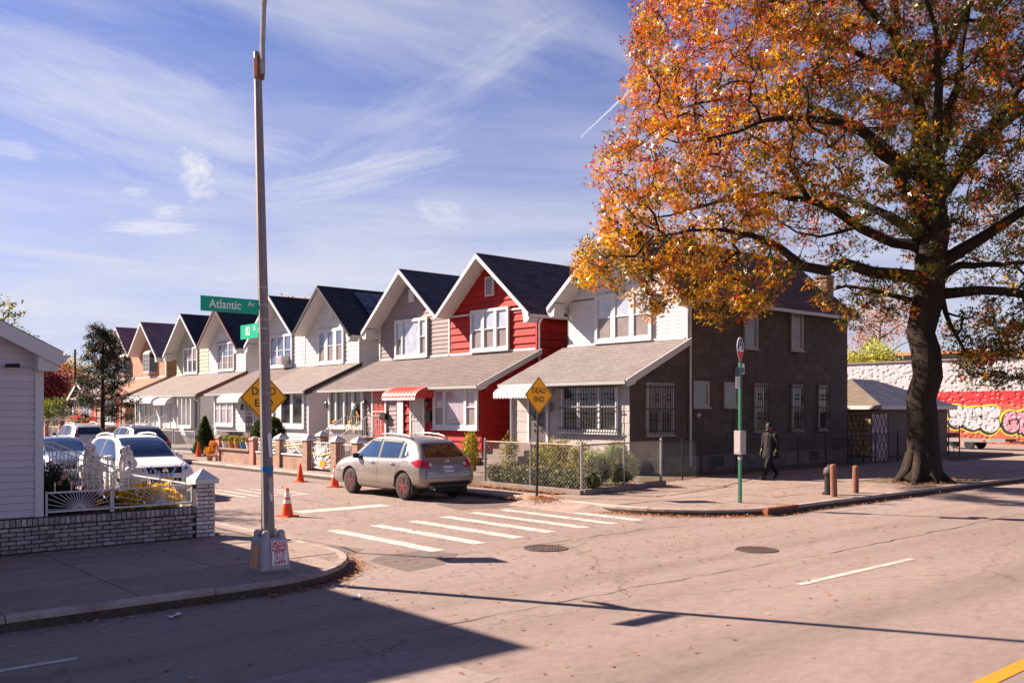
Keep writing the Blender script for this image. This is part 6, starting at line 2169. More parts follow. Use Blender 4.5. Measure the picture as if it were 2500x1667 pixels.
for a in (((395, 672), (470, 668), (570, 684)), ((915, 470), (925, 580), (910, 690)), ((850, 700), (930, 705), (1020, 728)), ((930, 665), (1040, 650), (1130, 620)), ((1150, 690), (1220, 690), (1260, 730)), ((1340, 685), (1440, 690), (1440, 770)), ((560, 570), (610, 605), (655, 635)), ((1750, 720), (1760, 780), (1775, 840)), ((2060, 780), (2090, 860), (2050, 880))):
    MB().tube([g2w(x, y, 0.021) for x, y in a], 0.022, 4).build('graffiti_line', 'graf_black', PWL)

# flatbed trailer parked on the far side street
TR = thing('flatbed_trailer', 'low black flatbed trailer parked beneath the graffiti wall', 'trailer', (57.3, 23.3, 0.0))
MB().box(-0.85, -2.0, 0.5, 0.85, 1.9, 0.62).build('deck', 'black_trim', TR)
MB().box(-0.92, -2.05, 0.44, -0.85, 1.9, 0.66).build('side_rail', 'galv', TR)
MB().box(-0.3, -2.9, 0.42, 0.3, -2.05, 0.5).build('drawbar', 'black_trim', TR)
for y in (0.0, 1.55):
    for x in (-0.8, 0.8):
        MB().lathe([(0.16, -0.11), (0.28, -0.11), (0.31, -0.06), (0.31, 0.06), (0.28, 0.11), (0.16, 0.11)], 18, (x, y, 0.31), axis='x').build('wheel', 'tyre_tmp', TR) if 'tyre_tmp' in MATS else MB().lathe([(0.16, -0.11), (0.28, -0.11), (0.31, -0.06), (0.31, 0.06), (0.28, 0.11), (0.16, 0.11)], 18, (x, y, 0.31), axis='x').build('wheel', 'black_trim', TR)
MB().box(-0.9, 1.3, 0.66, 0.9, 2.0, 0.95).build('fender', 'black_trim', TR)
MB().box(-0.95, -0.9, 0.5, -0.925, -0.8, 0.58).build('marker_light', 'bus_red', TR)

# low building with orange roof beyond the wall
OB = thing('building', 'pale low building with orange roof edge rising behind the painted wall', 'building', (86, 42, 0))
MB().box(0, -8, 0, 10, 8, 7.5).build('wall', 'lumpy_white', OB)
MB().box(-0.5, -8.5, 7.5, 10, 8.5, 7.8).build('roof_edge', 'terracotta', OB)
for k in range(3):
    MB().box(-0.03, -6 + 5 * k, 6.3, 0.0, -3 + 5 * k, 7.2).build('window', 'pane_dark', OB)

# ------------------------------------------------------------------ vehicles
def M_paint(name, col, metal=0.5, rough=0.32):
    m = M(name, col, rough, 0.03, 2, spec=0.5, metal=metal, coat=0.7, dirt=(tuple(c * 0.85 for c in col), 3, 0.6, 0.4))
    return m


M_paint('paint_silver', (0.27, 0.225, 0.20), 0.55, 0.34)
M_paint('paint_whitecar', (0.74, 0.72, 0.70), 0.0, 0.35)
M_paint('paint_steelblue', (0.20, 0.24, 0.34), 0.5)
M_paint('paint_greyblue', (0.26, 0.29, 0.36), 0.5)
M_paint('paint_blackcar', (0.02, 0.02, 0.022), 0.3)
M_paint('paint_pearl', (0.52, 0.49, 0.47), 0.4)
M('car_glass', (0.012, 0.014, 0.018), 0.04, 0.1, 1, spec=0.9)
M('car_glass_sky', (0.018, 0.045, 0.11), 0.04, 0.2, 0.8, spec=0.5)
M('tyre', (0.028, 0.024, 0.022), 0.85, 0.2, 12, 0.2, 40)
M('rim_pink', (0.27, 0.06, 0.07), 0.35, 0.1, 6, metal=0.5)
M('rim_silver', (0.5, 0.5, 0.5), 0.35, 0.1, 6, metal=0.8)
M('black_plastic', (0.02, 0.019, 0.019), 0.6, 0.15, 8)
M('lamp_red', (0.42, 0.006, 0.01), 0.12, 0.1, 4, spec=0.8, coat=0.6)
M('lamp_clear', (0.55, 0.53, 0.52), 0.12, 0.15, 8, spec=0.9, coat=0.6)
M('chrome', (0.72, 0.72, 0.74), 0.12, 0.02, 4, metal=1.0)
M('plate_paper', (0.62, 0.58, 0.56), 0.5, 0.04, 5)
M('plate_yellow', (0.62, 0.36, 0.04), 0.5, 0.04, 5)


def pchip(xs, ys, xq):
    xs, ys = np.array(xs, float), np.array(ys, float)
    h = np.diff(xs)
    dl = np.diff(ys) / h
    d = np.zeros_like(ys)
    for i in range(1, len(xs) - 1):
        if dl[i - 1] * dl[i] > 0:
            w1, w2 = 2 * h[i] + h[i - 1], h[i] + 2 * h[i - 1]
            d[i] = (w1 + w2) / (w1 / dl[i - 1] + w2 / dl[i])
    d[0], d[-1] = dl[0], dl[-1]
    k = np.clip(np.searchsorted(xs, xq) - 1, 0, len(xs) - 2)
    t = (xq - xs[k]) / h[k]
    return (2 * t ** 3 - 3 * t ** 2 + 1) * ys[k] + (t ** 3 - 2 * t ** 2 + t) * h[k] * d[k] + (-2 * t ** 3 + 3 * t ** 2) * ys[k + 1] + (t ** 3 - t ** 2) * h[k] * d[k + 1]


# x from the rear bumper; zb sill, zs belt, zt top; half widths: sill, widest, belt, roof edge
SUV = [
    (0.00, .44, .62, .66, .60, .68, .66, .58), (0.04, .38, .68, .77, .72, .80, .78, .70), (0.11, .35, .86, .97, .78, .86, .84, .76), (0.24, .33, 1.00, 1.16, .80, .885, .855, .72),
    (0.42, .31, 1.05, 1.35, .82, .90, .865, .66), (0.62, .29, 1.06, 1.515, .83, .905, .87, .60), (0.85, .27, 1.05, 1.585, .84, .905, .875, .60), (1.35, .24, 1.03, 1.645, .85, .905, .885, .62), (1.95, .23, 1.00, 1.66, .855, .905, .885, .62),
    (2.45, .23, .985, 1.63, .855, .905, .885, .62), (2.85, .23, .975, 1.52, .855, .905, .88, .63), (3.25, .24, .97, 1.30, .85, .905, .87, .66), (3.55, .25, .965, 1.10, .84, .90, .85, .72),
    (3.75, .25, .94, 1.05, .83, .895, .84, .72), (4.15, .26, .88, .985, .81, .88, .81, .68), (4.42, .27, .78, .90, .76, .83, .75, .60), (4.56, .29, .66, .78, .66, .73, .68, .50), (4.63, .36, .56, .62, .48, .56, .52, .40)]
SEDAN = [
    (0.00, .42, .60, .66, .60, .68, .66, .58), (0.05, .34, .72, .88, .72, .80, .76, .66), (0.18, .30, .86, 1.00, .78, .86, .82, .70), (0.55, .26, .92, 1.06, .82, .89, .84, .70), (0.95, .23, .94, 1.22, .84, .90, .86, .66), (1.35, .21, .94, 1.38, .85, .90, .86, .62),
    (1.85, .20, .93, 1.45, .855, .905, .865, .60), (2.4, .20, .92, 1.44, .855, .905, .865, .60), (2.8, .20, .915, 1.33, .855, .905, .86, .62), (3.2, .21, .91, 1.13, .85, .90, .85, .66), (3.5, .22, .90, .99, .84, .895, .83, .70), (3.9, .23, .84, .92, .82, .88, .80, .68), (4.3, .25, .74, .82, .78, .84, .76, .60), (4.5, .27, .62, .70, .68, .75, .68, .5), (4.6, .34, .5, .56, .5, .56, .52, .4)]


def car_shape(table, nx=56):
    T = np.array(table)
    xs = T[:, 0]
    L = xs[-1]
    # denser towards both ends
    xq = np.unique(np.concatenate([np.linspace(0, L, nx), np.linspace(0, 0.5, 12), np.linspace(L - 0.5, L, 12)]))
    V = [pchip(xs, T[:, k], xq) for k in range(1, 8)]
    rings = []
    for i, x in enumerate(xq):
        zb, zs, zt, ws, wm, wb, wt = [v[i] for v in V]
        zm = zb + (zs - zb) * 0.45
        zr = zt - 0.05 * min(1, (zt - zs) / 0.3)
        half = [(0, zb), (ws * 0.8, zb), (ws * 0.97, zb + 0.03), (ws + (wm - ws) * 0.6, zb + (zm - zb) * 0.4), (wm, zm), (wm, zm + (zs - zm) * 0.45), (wm * 0.4 + wb * 0.6, zm + (zs - zm) * 0.86), (wb - 0.012, zs),
                (wb * 0.66 + wt * 0.34 - 0.005, zs + (zr - zs) * 0.36), (wb * 0.33 + wt * 0.67, zs + (zr - zs) * 0.7), (wt, zr), (wt * 0.93, zr + (zt - zr) * 0.55), (wt * 0.7, zt - (zt - zr) * 0.12), (wt * 0.35, zt)]
        ring = [(x, y, z) for y, z in half] + [(x, 0, zt)] + [(x, -y, z) for y, z in reversed(half[1:])]
        rings.append(ring)
    return rings


def boolean_cut(me, cyls):
    o = bpy.data.objects.new('cut_body', me)
    COL.objects.link(o)
    c = MB()
    for (x, y0_, y1_, z, r) in cyls:
        c.lathe([(r, y0_), (r, y1_)], 28, (x, 0, z), axis='y')
    co = bpy.data.objects.new('cutter', c.mesh('cutter'))
    COL.objects.link(co)
    md = o.modifiers.new('b', 'BOOLEAN')
    md.operation = 'DIFFERENCE'
    md.solver = 'EXACT'
    md.object = co
    dg = bpy.context.evaluated_depsgraph_get()
    dg.update()
    out_ = bpy.data.meshes.new_from_object(o.evaluated_get(dg))
    bpy.data.objects.remove(o)
    bpy.data.objects.remove(co)
    return out_


class Car:
    def __init__(self, table, paint, label, loc, rz, wheelx, wr=0.345, rim='rim_silver', group=None, spokes=5, fancy=True, name='parked_car'):
        self.t = thing(name, label, 'car', loc, rz, group)
        rings = car_shape(table)
        me0 = MB().rings(rings).mesh('body')
        bm = bmesh.new()
        bm.from_mesh(me0)
        self.bvh = BVHTree.FromBMesh(bm)
        bm.free()
        W = 0.905
        cy = []
        for x in wheelx:
            for s in (-1, 1):
                cy.append((x, min(s * 0.62, s * 1.1), max(s * 0.62, s * 1.1), wr + 0.005, wr + 0.065))
        me = boolean_cut(me0, cy)
        me.materials.clear()
        me.polygons.foreach_set('use_smooth', [True] * len(me.polygons))
        try:
            me.set_sharp_from_angle(angle=R(38))
        except Exception:
            pass
        self.body = link('body', me, paint, self.t)
        self.paint = paint
        self.wr = wr
        for x in wheelx:
            for s in (-1, 1):
                self.wheel(x, s, rim, spokes, fancy)
        # dark underbody closes the wheel wells
        lo, hi = wheelx
        MB().box(lo - 0.5, -0.6, 0.2, hi + 0.5, 0.6, 0.5).build('underbody', 'black_plastic', self.t)
        self.L = table[-1][0]

    def wheel(self, x, s, rim, spokes, fancy):
        r = self.wr
        w = 0.21
        yc = s * 0.775
        prof = [(r * 0.66, -w / 2), (r * 0.9, -w / 2), (r * 0.985, -w * 0.36), (r, 0), (r * 0.985, w * 0.36), (r * 0.9, w / 2), (r * 0.66, w / 2)]
        ty = MB().lathe(prof, 28, (x, yc, r), axis='y').build('tyre', 'tyre', self.t, smooth=True)
        yo = yc + s * (w / 2 - 0.012)
        MB().lathe([(r * 0.68, 0.0), (r * 0.66, s * -0.05), (0.02, s * -0.06)], 24, (x, yo, r), axis='y').build('wheel_dish', 'black_plastic', ty)
        g = MB()
        g.lathe([(r * 0.685, s * -0.004), (r * 0.685, s * 0.008), (r * 0.63, s * 0.006), (r * 0.63, s * -0.01)], 28, (x, yo, r), axis='y')
        for k in range(spokes):
            a = 2 * math.pi * k / spokes + 0.31
            ca, sa = math.cos(a), math.sin(a)

            def pt(rr, off, dep):
                return (x + rr * ca - off * sa, yo + s * dep, r + rr * sa + off * ca)
            if fancy:
                for sg in (-1, 1):
                    q = [pt(0.03, sg * 0.022, 0.0), pt(r * 0.36, sg * 0.026, 0.0), pt(r * 0.645, sg * 0.072, 0.004), pt(r * 0.645, sg * 0.034, 0.004), pt(r * 0.40, sg * 0.001, 0.0), pt(0.03, sg * 0.001, 0.0)]
                    g.prism(q, (0, s * 0.02, 0))
            else:
                q = [pt(0.03, -0.028, -0.006), pt(r * 0.64, -0.035, 0.0), pt(r * 0.64, 0.035, 0.0), pt(0.03, 0.028, -0.006)]
                g.prism(q, (0, s * 0.014, 0))
        g.lathe([(0.055, s * -0.01), (0.05, s * 0.016), (0.001, s * 0.02)], 12, (x, yo, r), axis='y')
        g.build('rim', rim, ty)

    def decal(self, poly, view, mat, name, off=0.004, parent=None, res=0.09, thick=None):
        """a panel laid on the body: poly in (x,z) for 'L'/'R' sides, (y,z) for 'rear'/'front', (x,y) for 'top'"""
        bm = bmesh.new()
        vs = [bm.verts.new((p[0], p[1], 0)) for p in poly]
        bm.faces.new(vs)
        for ax in (0, 1):
            a0, a1 = min(p[ax] for p in poly), max(p[ax] for p in poly)
            k = int((a1 - a0) / res)
            for j in range(1, k + 1):
                c = a0 + (a1 - a0) * j / (k + 1)
                co = [0, 0, 0]
                no = [0, 0, 0]
                co[ax] = c
                no[ax] = 1
                bmesh.ops.bisect_plane(bm, geom=bm.verts[:] + bm.edges[:] + bm.faces[:], plane_co=co, plane_no=no)
        bad = []
        for v in bm.verts:
            a, b = v.co.x, v.co.y
            if view == 'L':
                o, d = Vector((a, 3, b)), Vector((0, -1, 0))
            elif view == 'R':
                o, d = Vector((a, -3, b)), Vector((0, 1, 0))
            elif view == 'rear':
                o, d = Vector((-3, a, b)), Vector((1, 0, 0))
            elif view == 'front':
                o, d = Vector((9, a, b)), Vector((-1, 0, 0))
            else:
                o, d = Vector((a, b, 5)), Vector((0, 0, -1))
            h, n, _, _ = self.bvh.ray_cast(o, d)
            if h is None:
                bad.append(v)
            else:
                v.co = h - d * off
        if bad:
            bmesh.ops.delete(bm, geom=bad, context='VERTS')
        me = bpy.data.meshes.new(name)
        # give the panel an edge of its own
        bmesh.ops.recalc_face_normals(bm, faces=bm.faces)
        bm.to_mesh(me)
        bm.free()
        me.polygons.foreach_set('use_smooth', [True] * len(me.polygons))
        return link(name, me, mat, parent or self.t)

    def hit(self, o, d):
        h, n, _, _ = self.bvh.ray_cast(Vector(o), Vector(d))
        return h


def seam(car, pts_, view, name='panel_gap', w=0.006):
    """thin dark shut line along a polyline"""
    for i in range(len(pts_) - 1):
        a, b = Vector((*pts_[i], 0)), Vector((*pts_[i + 1], 0))
        d = (b - a).normalized()
        n = Vector((-d.y, d.x, 0)) * w
        car.decal([(a + n)[:2], (b + n)[:2], (b - n)[:2], (a - n)[:2]], view, 'black_plastic', name, off=0.003, parent=car.body, res=0.12)


def suv_common(c, glass='car_glass', rails='paint', front=True, rear=True, visor=False):
    # side glass: front door, rear door, quarter light
    for v in ('L', 'R'):
        s = 1 if v == 'L' else -1
        c.decal([(0.62, 1.15), (0.78, 1.07), (3.42, 1.03), (3.30, 1.10), (2.72, 1.52), (2.45, 1.575), (1.5, 1.585), (1.0, 1.525)], v, 'black_plastic', 'window_surround', off=0.003)
        c.decal([(0.72, 1.17), (0.84, 1.11), (0.99, 1.10), (1.03, 1.48), (0.98, 1.475)], v, glass, 'side_window', off=0.007)
        c.decal([(1.10, 1.095), (1.98, 1.075), (2.03, 1.55), (1.5, 1.552), (1.12, 1.50)], v, glass, 'side_window', off=0.007)
        c.decal([(2.10, 1.075), (3.24, 1.06), (2.70, 1.47), (2.44, 1.535), (2.13, 1.55)], v, glass, 'side_window', off=0.007)
        seam(c, [(2.02, 1.05), (2.06, 0.62), (2.04, 0.36)], v)
        seam(c, [(3.18, 1.03), (3.20, 0.7), (3.08, 0.36)], v)
        seam(c, [(1.06, 1.07), (1.0, 0.95), (1.22, 0.62), (1.26, 0.36)], v)
        c.decal([(1.3, 0.30), (3.05, 0.30), (3.05, 0.40), (1.3, 0.40)], v, c.paint, 'side_moulding', off=0.016)
        for x0 in (1.22, 2.20):
            h = c.hit((x0 + 0.1, s * 3, 0.93), (0, -s, 0))
            MB().tube([(x0, h.y, 0.93), (x0 + 0.03, h.y + s * 0.035, 0.935), (x0 + 0.19, h.y + s * 0.035, 0.94), (x0 + 0.22, h.y, 0.94)], 0.016, 6).build('door_handle', 'chrome' if c.paint == 'paint_silver' else c.paint, c.t, smooth=True)
        # mirror
        h = c.hit((3.08, s * 3, 1.08), (0, -s, 0))
        mr = MB()
        mr.rings([[(3.0, h.y + s * 0.06, 1.0), (3.03, h.y + s * 0.25, 1.02), (3.03, h.y + s * 0.25, 1.15), (3.0, h.y + s * 0.06, 1.16)], [(3.12, h.y + s * 0.05, 1.01), (3.12, h.y + s * 0.22, 1.04), (3.12, h.y + s * 0.22, 1.13), (3.12, h.y + s * 0.05, 1.15)]])
        mr.box(3.04, min(h.y - s * 0.02, h.y + s * 0.08), 1.02, 3.1, max(h.y - s * 0.02, h.y + s * 0.08), 1.06)
        mo = mr.build('wing_mirror', c.paint, c.t)
        MB().box(2.994, min(h.y + s * 0.08, h.y + s * 0.235), 1.02, 2.999, max(h.y + s * 0.08, h.y + s * 0.235), 1.145).build('mirror_glass', 'car_glass_sky', mo)
        # roof rails
        ps = []
        for x, dz in ((0.85, 0.0), (0.97, 0.05), (1.25, 0.062), (1.8, 0.065), (2.3, 0.055), (2.45, 0.0)):
            hh = c.hit((x, s * 0.56, 5), (0, 0, -1))
            ps.append((x, s * 0.56, hh.z + dz + 0.008))
        MB().tube(ps, 0.022, 6).build('roof_rail', 'chrome' if rails == 'chrome' else c.paint, c.t, smooth=True)
    # windscreen and rear screen
    c.decal([(-0.60, 1.04), (0.60, 1.04), (0.60, 1.10), (0.565, 1.58), (-0.565, 1.58), (-0.60, 1.10)], 'front', 'black_plastic', 'windscreen_surround', off=0.003) if False else None
    c.decal([(3.52, -0.64), (3.52, 0.64), (2.62, 0.54), (2.62, -0.54)], 'top', 'car_glass_sky', 'windscreen', off=0.006)
    c.decal([(-0.58, 1.12), (0.58, 1.12), (0.62, 1.18), (0.50, 1.47), (-0.50, 1.47), (-0.62, 1.18)], 'rear', 'car_glass', 'rear_window', off=0.006)
    # bumpers' dark lower edges
    c.decal([(-0.62, 0.40), (0.62, 0.40), (0.66, 0.50), (-0.66, 0.50)], 'rear', 'black_plastic', 'bumper_valance', off=0.008)


# silver crossover, seen from behind ------------------------------------
C1 = Car(SUV, 'paint_silver', 'silver crossover parked at the kerb before the red house, red spoked wheels', (14.4, 18.98, 0.0), R(90), (0.86, 3.48), 0.36, 'rim_pink')
suv_common(C1, glass='car_glass_sky')
for s in (-1, 1):
    C1.decal([(s * 0.53, 0.98), (s * 0.53, 0.86), (s * 0.82, 0.87), (s * 0.86, 1.0), (s * 0.80, 1.07), (s * 0.68, 1.05)], 'rear', 'lamp_red', 'tail_light', off=0.012)
    v = 'L' if s > 0 else 'R'
    C1.decal([(0.14, 0.88), (0.30, 0.90), (0.50, 1.0), (0.42, 1.06), (0.28, 1.08), (0.16, 1.02)], v, 'lamp_red', 'tail_light', off=0.012)
    C1.decal([(s * 0.55 + 0.052 * math.cos(a), 0.945 + 0.048 * math.sin(a)) for a in np.linspace(0, 2 * math.pi, 13)[:-1]], 'rear', 'lamp_clear', 'reverse_lamp', off=0.016)
C1.decal([(-0.30, 0.72), (0.30, 0.72), (0.34, 0.92), (-0.34, 0.92)], 'rear', 'paint_silver', 'plate_recess', off=0.006)
pl = C1.decal([(-0.155, 0.745), (0.155, 0.745), (0.155, 0.895), (-0.155, 0.895)], 'rear', 'plate_paper', 'licence_plate', off=0.014, res=0.5)
h = C1.hit((-3, 0, 0.82), (1, 0, 0))
text(pl, 'lettering', 'KKD\u20224529', 0.075, 'bus_blue', Matrix.Translation((h.x - 0.03, 0, 0.815)) @ frame((0, 0, 0), (0, -1, 0), (-1, 0, 0)), bold=0.001, xscale=0.85, depth=0.001)
h = C1.hit((-3, 0, 1.02), (1, 0, 0))
eb = MB().lathe([(0.052, -0.016), (0.052, -0.006), (0.038, -0.006), (0.038, -0.016)], 18, (h.x, 0, 1.02), axis='x')
eb.box(h.x - 0.02, -0.062, 1.012, h.x - 0.008, 0.062, 1.028)
eb.build('emblem', 'chrome', C1.t)
C1.decal([(-0.80, 0.60), (0.80, 0.60), (0.80, 0.612), (-0.80, 0.612)], 'rear', 'black_plastic', 'hatch_gap', off=0.004, parent=C1.body)
for s in (-1, 1):
    C1.decal([(s * 0.72, 0.62), (s * 0.735, 0.62), (s * 0.70, 0.86), (s * 0.685, 0.86)], 'rear', 'black_plastic', 'hatch_gap', off=0.004, parent=C1.body)
C1.decal([(0.80, 1.17), (0.85, 1.17), (0.86, 1.27), (0.92, 1.38), (0.89, 1.40), (0.83, 1.29)], 'L', 'poster_white', 'window_sticker', off=0.012)
C1.decal([(0.62, 1.0), (0.92, 1.0), (0.92, 1.035), (0.62, 1.035)], 'L', 'black_plastic', 'badge_letters', off=0.006)
for x0, x1, z0, z1 in ((1.14, 2.03, 1.52, 1.565), (2.13, 2.72, 1.52, 1.575)):
    C1.decal([(x0, z0 - 0.03), (x1, z0 - 0.02), (x1 - 0.03, z1), (x0 + 0.02, z1)], 'L', 'black_plastic', 'window_visor', off=0.02)
MB().tube([(0.75, 0.0, 1.62), (0.45, 0.0, 1.82)], 0.006, 5).build('aerial', 'black_plastic', C1.t)
MB().tube([(0.15, 0.5, 0.32), (-0.02, 0.5, 0.31)], 0.03, 8).build('exhaust_pipe', 'chrome', C1.t)
for s in (-1, 1):
    MB().box(0.42, s * 0.8 - 0.1, 0.18, 0.44, s * 0.8 + 0.1, 0.42).build('mud_flap', 'black_plastic', C1.t)

# white crossover, seen from the front ----------------------------------
C2 = Car(SUV, 'paint_whitecar', 'white crossover parked facing the avenue behind the lion gate', (8.75, 28.15, 0.0), R(-90), (0.86, 3.48), 0.345, 'rim_silver', fancy=False)
suv_common(C2, glass='car_glass_sky')
C2.decal([(-0.42, 0.72), (0.42, 0.72), (0.46, 0.88), (-0.46, 0.88)], 'front', 'black_plastic', 'grille', off=0.008)
C2.decal([(-0.36, 0.90), (-0.30, 0.90), (-0.10, 0.70), (0.10, 0.70), (0.30, 0.90), (0.36, 0.90), (0.15, 0.655), (-0.15, 0.655)], 'front', 'chrome', 'grille_chevron', off=0.016, res=0.04)
for s in (-1, 1):
    C2.decal([(s * 0.47, 0.77), (s * 0.60, 0.79), (s * 0.78, 0.90), (s * 0.74, 0.93), (s * 0.50, 0.87)], 'front', 'lamp_clear', 'headlight', off=0.014)
    C2.decal([(s * 0.52, 0.80), (s * 0.58, 0.81), (s * 0.63, 0.86), (s * 0.55, 0.86)], 'front', 'black_plastic', 'headlight_pocket', off=0.018)
    C2.decal([(s * 0.48, 0.46), (s * 0.60, 0.46), (s * 0.62, 0.54), (s * 0.48, 0.56)], 'front', 'black_plastic', 'fog_lamp', off=0.01)
C2.decal([(-0.44, 0.44), (0.44, 0.44), (0.40, 0.60), (-0.40, 0.60)], 'front', 'black_plastic', 'lower_grille', off=0.008)
C2.decal([(-0.155, 0.50), (0.155, 0.50), (0.155, 0.64), (-0.155, 0.64)], 'front', 'plate_yellow', 'licence_plate', off=0.02, res=0.5)
h = C2.hit((9, 0, 0.79), (-1, 0, 0))
eb = MB().lathe([(0.062, 0.012), (0.062, 0.03), (0.046, 0.03), (0.046, 0.012)], 18, (h.x, 0, 0.79), axis='x')
eb.box(h.x + 0.018, -0.075, 0.778, h.x + 0.032, 0.075, 0.802)
eb.build('emblem', 'chrome', C2.t)
seam(C2, [(3.72, -0.70), (4.2, -0.62), (4.44, -0.45)], 'top', 'bonnet_gap')
seam(C2, [(3.72, 0.70), (4.2, 0.62), (4.44, 0.45)], 'top', 'bonnet_gap')


def simple_front(c, sedan=True):
    for v in ('L', 'R'):
        c.decal([(0.95, 1.02), (3.3, 0.96), (2.75, 1.31), (2.4, 1.385), (1.85, 1.395), (1.4, 1.34)], v, 'black_plastic', 'window_surround', off=0.003)
        c.decal([(1.1, 1.03), (2.02, 1.0), (2.04, 1.37), (1.85, 1.38), (1.42, 1.31)], v, 'car_glass', 'side_window', off=0.007)
        c.decal([(2.1, 1.0), (3.12, 0.98), (2.7, 1.28), (2.4, 1.36), (2.12, 1.37)], v, 'car_glass', 'side_window', off=0.007)
        s = 1 if v == 'L' else -1
        h_ = c.hit((2.95, s * 3, 1.0), (0, -s, 0))
        MB().rings([[(2.9, h_.y - s * 0.02, 0.95), (2.92, h_.y + s * 0.2, 0.97), (2.92, h_.y + s * 0.2, 1.07), (2.9, h_.y - s * 0.02, 1.06)], [(3.02, h_.y - s * 0.02, 0.96), (3.01, h_.y + s * 0.17, 0.98), (3.01, h_.y + s * 0.17, 1.05), (3.02, h_.y - s * 0.02, 1.05)]]).build('wing_mirror', c.paint, c.t)
    c.decal([(3.42, -0.64), (3.42, 0.64), (2.6, 0.53), (2.6, -0.53)], 'top', 'car_glass_sky', 'windscreen', off=0.006)
    for s in (-1, 1):
        c.decal([(s * 0.45, 0.60), (s * 0.62, 0.62), (s * 0.72, 0.72), (s * 0.5, 0.70)], 'front', 'lamp_clear', 'headlight', off=0.012)
    c.decal([(-0.40, 0.50), (0.40, 0.50), (0.42, 0.64), (-0.42, 0.64)], 'front', 'black_plastic', 'grille', off=0.008)


C3 = Car(SEDAN, 'paint_steelblue', 'steel blue sedan parked facing the avenue just behind the white crossover', (8.7, 35.4, 0.0), R(-90), (0.85, 3.55), 0.32, fancy=False)
simple_front(C3)
C4 = Car(SEDAN, 'paint_greyblue', 'grey-blue sedan parked on the left kerb, second behind the white crossover', (8.7, 41.6, 0.0), R(-90), (0.85, 3.55), 0.32, fancy=False)
simple_front(C4)
C4b = Car(SEDAN, 'paint_steelblue', 'dark blue sedan parked on the left kerb, third behind the white crossover', (8.7, 47.6, 0.0), R(-90), (0.85, 3.55), 0.32, fancy=False)
simple_front(C4b)


def simple_rear(c, high=False):
    for s in (-1, 1):
        if high:
            c.decal([(s * 0.60, 1.0), (s * 0.76, 1.0), (s * 0.74, 1.16), (s * 0.60, 1.40), (s * 0.57, 1.40), (s * 0.66, 1.14), (s * 0.5, 1.06)], 'rear', 'lamp_red', 'tail_light', off=0.012)
        else:
            c.decal([(s * 0.5, 0.98), (s * 0.5, 0.88), (s * 0.82, 0.88), (s * 0.82, 1.02)], 'rear', 'lamp_red', 'tail_light', off=0.012)
    c.decal([(-0.155, 0.745), (0.155, 0.745), (0.155, 0.895), (-0.155, 0.895)], 'rear', 'plate_paper', 'licence_plate', off=0.014, res=0.5)


C5 = Car(SUV, 'paint_blackcar', 'black crossover parked facing away with a round white sticker on its rear window', (14.3, 40.0, 0.0), R(90), (0.86, 3.48), 0.345, fancy=False)
suv_common(C5, rails='chrome')
simple_rear(C5)
C5.decal([(-0.2 + 0.6 * 0 + 0.13 * math.cos(a) + 0.62, 1.28 + 0.13 * math.sin(a)) for a in np.linspace(0, 2 * math.pi, 15)[:-1]], 'rear', 'poster_white', 'window_sticker', off=0.012)
C6 = Car(SUV, 'paint_pearl', 'pearl white crossover with tall red tail lights parked beyond the black one', (14.3, 48.4, 0.0), R(90), (0.86, 3.48), 0.345, fancy=False)
suv_common(C6)
simple_rear(C6, True)

# ------------------------------------------------------------------ bodies grown from joints
def skin_body(name, verts, edges, radii, mat, parent=None, sub=2, root=0):
    me = bpy.data.meshes.new(name)
    me.from_pydata(verts, edges, [])
    o = bpy.data.objects.new(name + '_tmp', me)
    COL.objects.link(o)
    o.modifiers.new('skin', 'SKIN').use_smooth_shade = True
    sv = me.skin_vertices[0].data
    for i, r_ in enumerate(radii):
        sv[i].radius = r_ if isinstance(r_, tuple) else (r_, r_)
        sv[i].use_root = i == root
    ss = o.modifiers.new('sub', 'SUBSURF')
    ss.levels = sub
    dg = bpy.context.evaluated_depsgraph_get()
    dg.update()
    out_ = bpy.data.meshes.new_from_object(o.evaluated_get(dg))
    bpy.data.objects.remove(o)
    out_.materials.clear()
    out_.polygons.foreach_set('use_smooth', [True] * len(out_.polygons))
    return link(name, out_, mat, parent)


# pedestrian ---------------------------------------------------------------
M('skin', (0.16, 0.08, 0.055), 0.55, 0.1, 12)
M('coat_black', (0.006, 0.006, 0.008), 0.85, 0.2, 12, 0.2, 60)
M('trousers_dark', (0.006, 0.007, 0.010), 0.85, 0.2, 12)
M('shoe_dark', (0.02, 0.018, 0.018), 0.5, 0.2, 12)
M('shirt_maroon', (0.05, 0.016, 0.018), 0.8, 0.2, 12)
M('hair_black', (0.01, 0.009, 0.009), 0.6, 0.2, 12)
M('lens_glint', (0.05, 0.05, 0.06), 0.1, 0.05, 4, spec=1.0)
PE = thing('person', 'person in dark coat, glasses and dark trousers walking along the shaded pavement', 'person', (25.2, 16.5, 0.15), R(172))
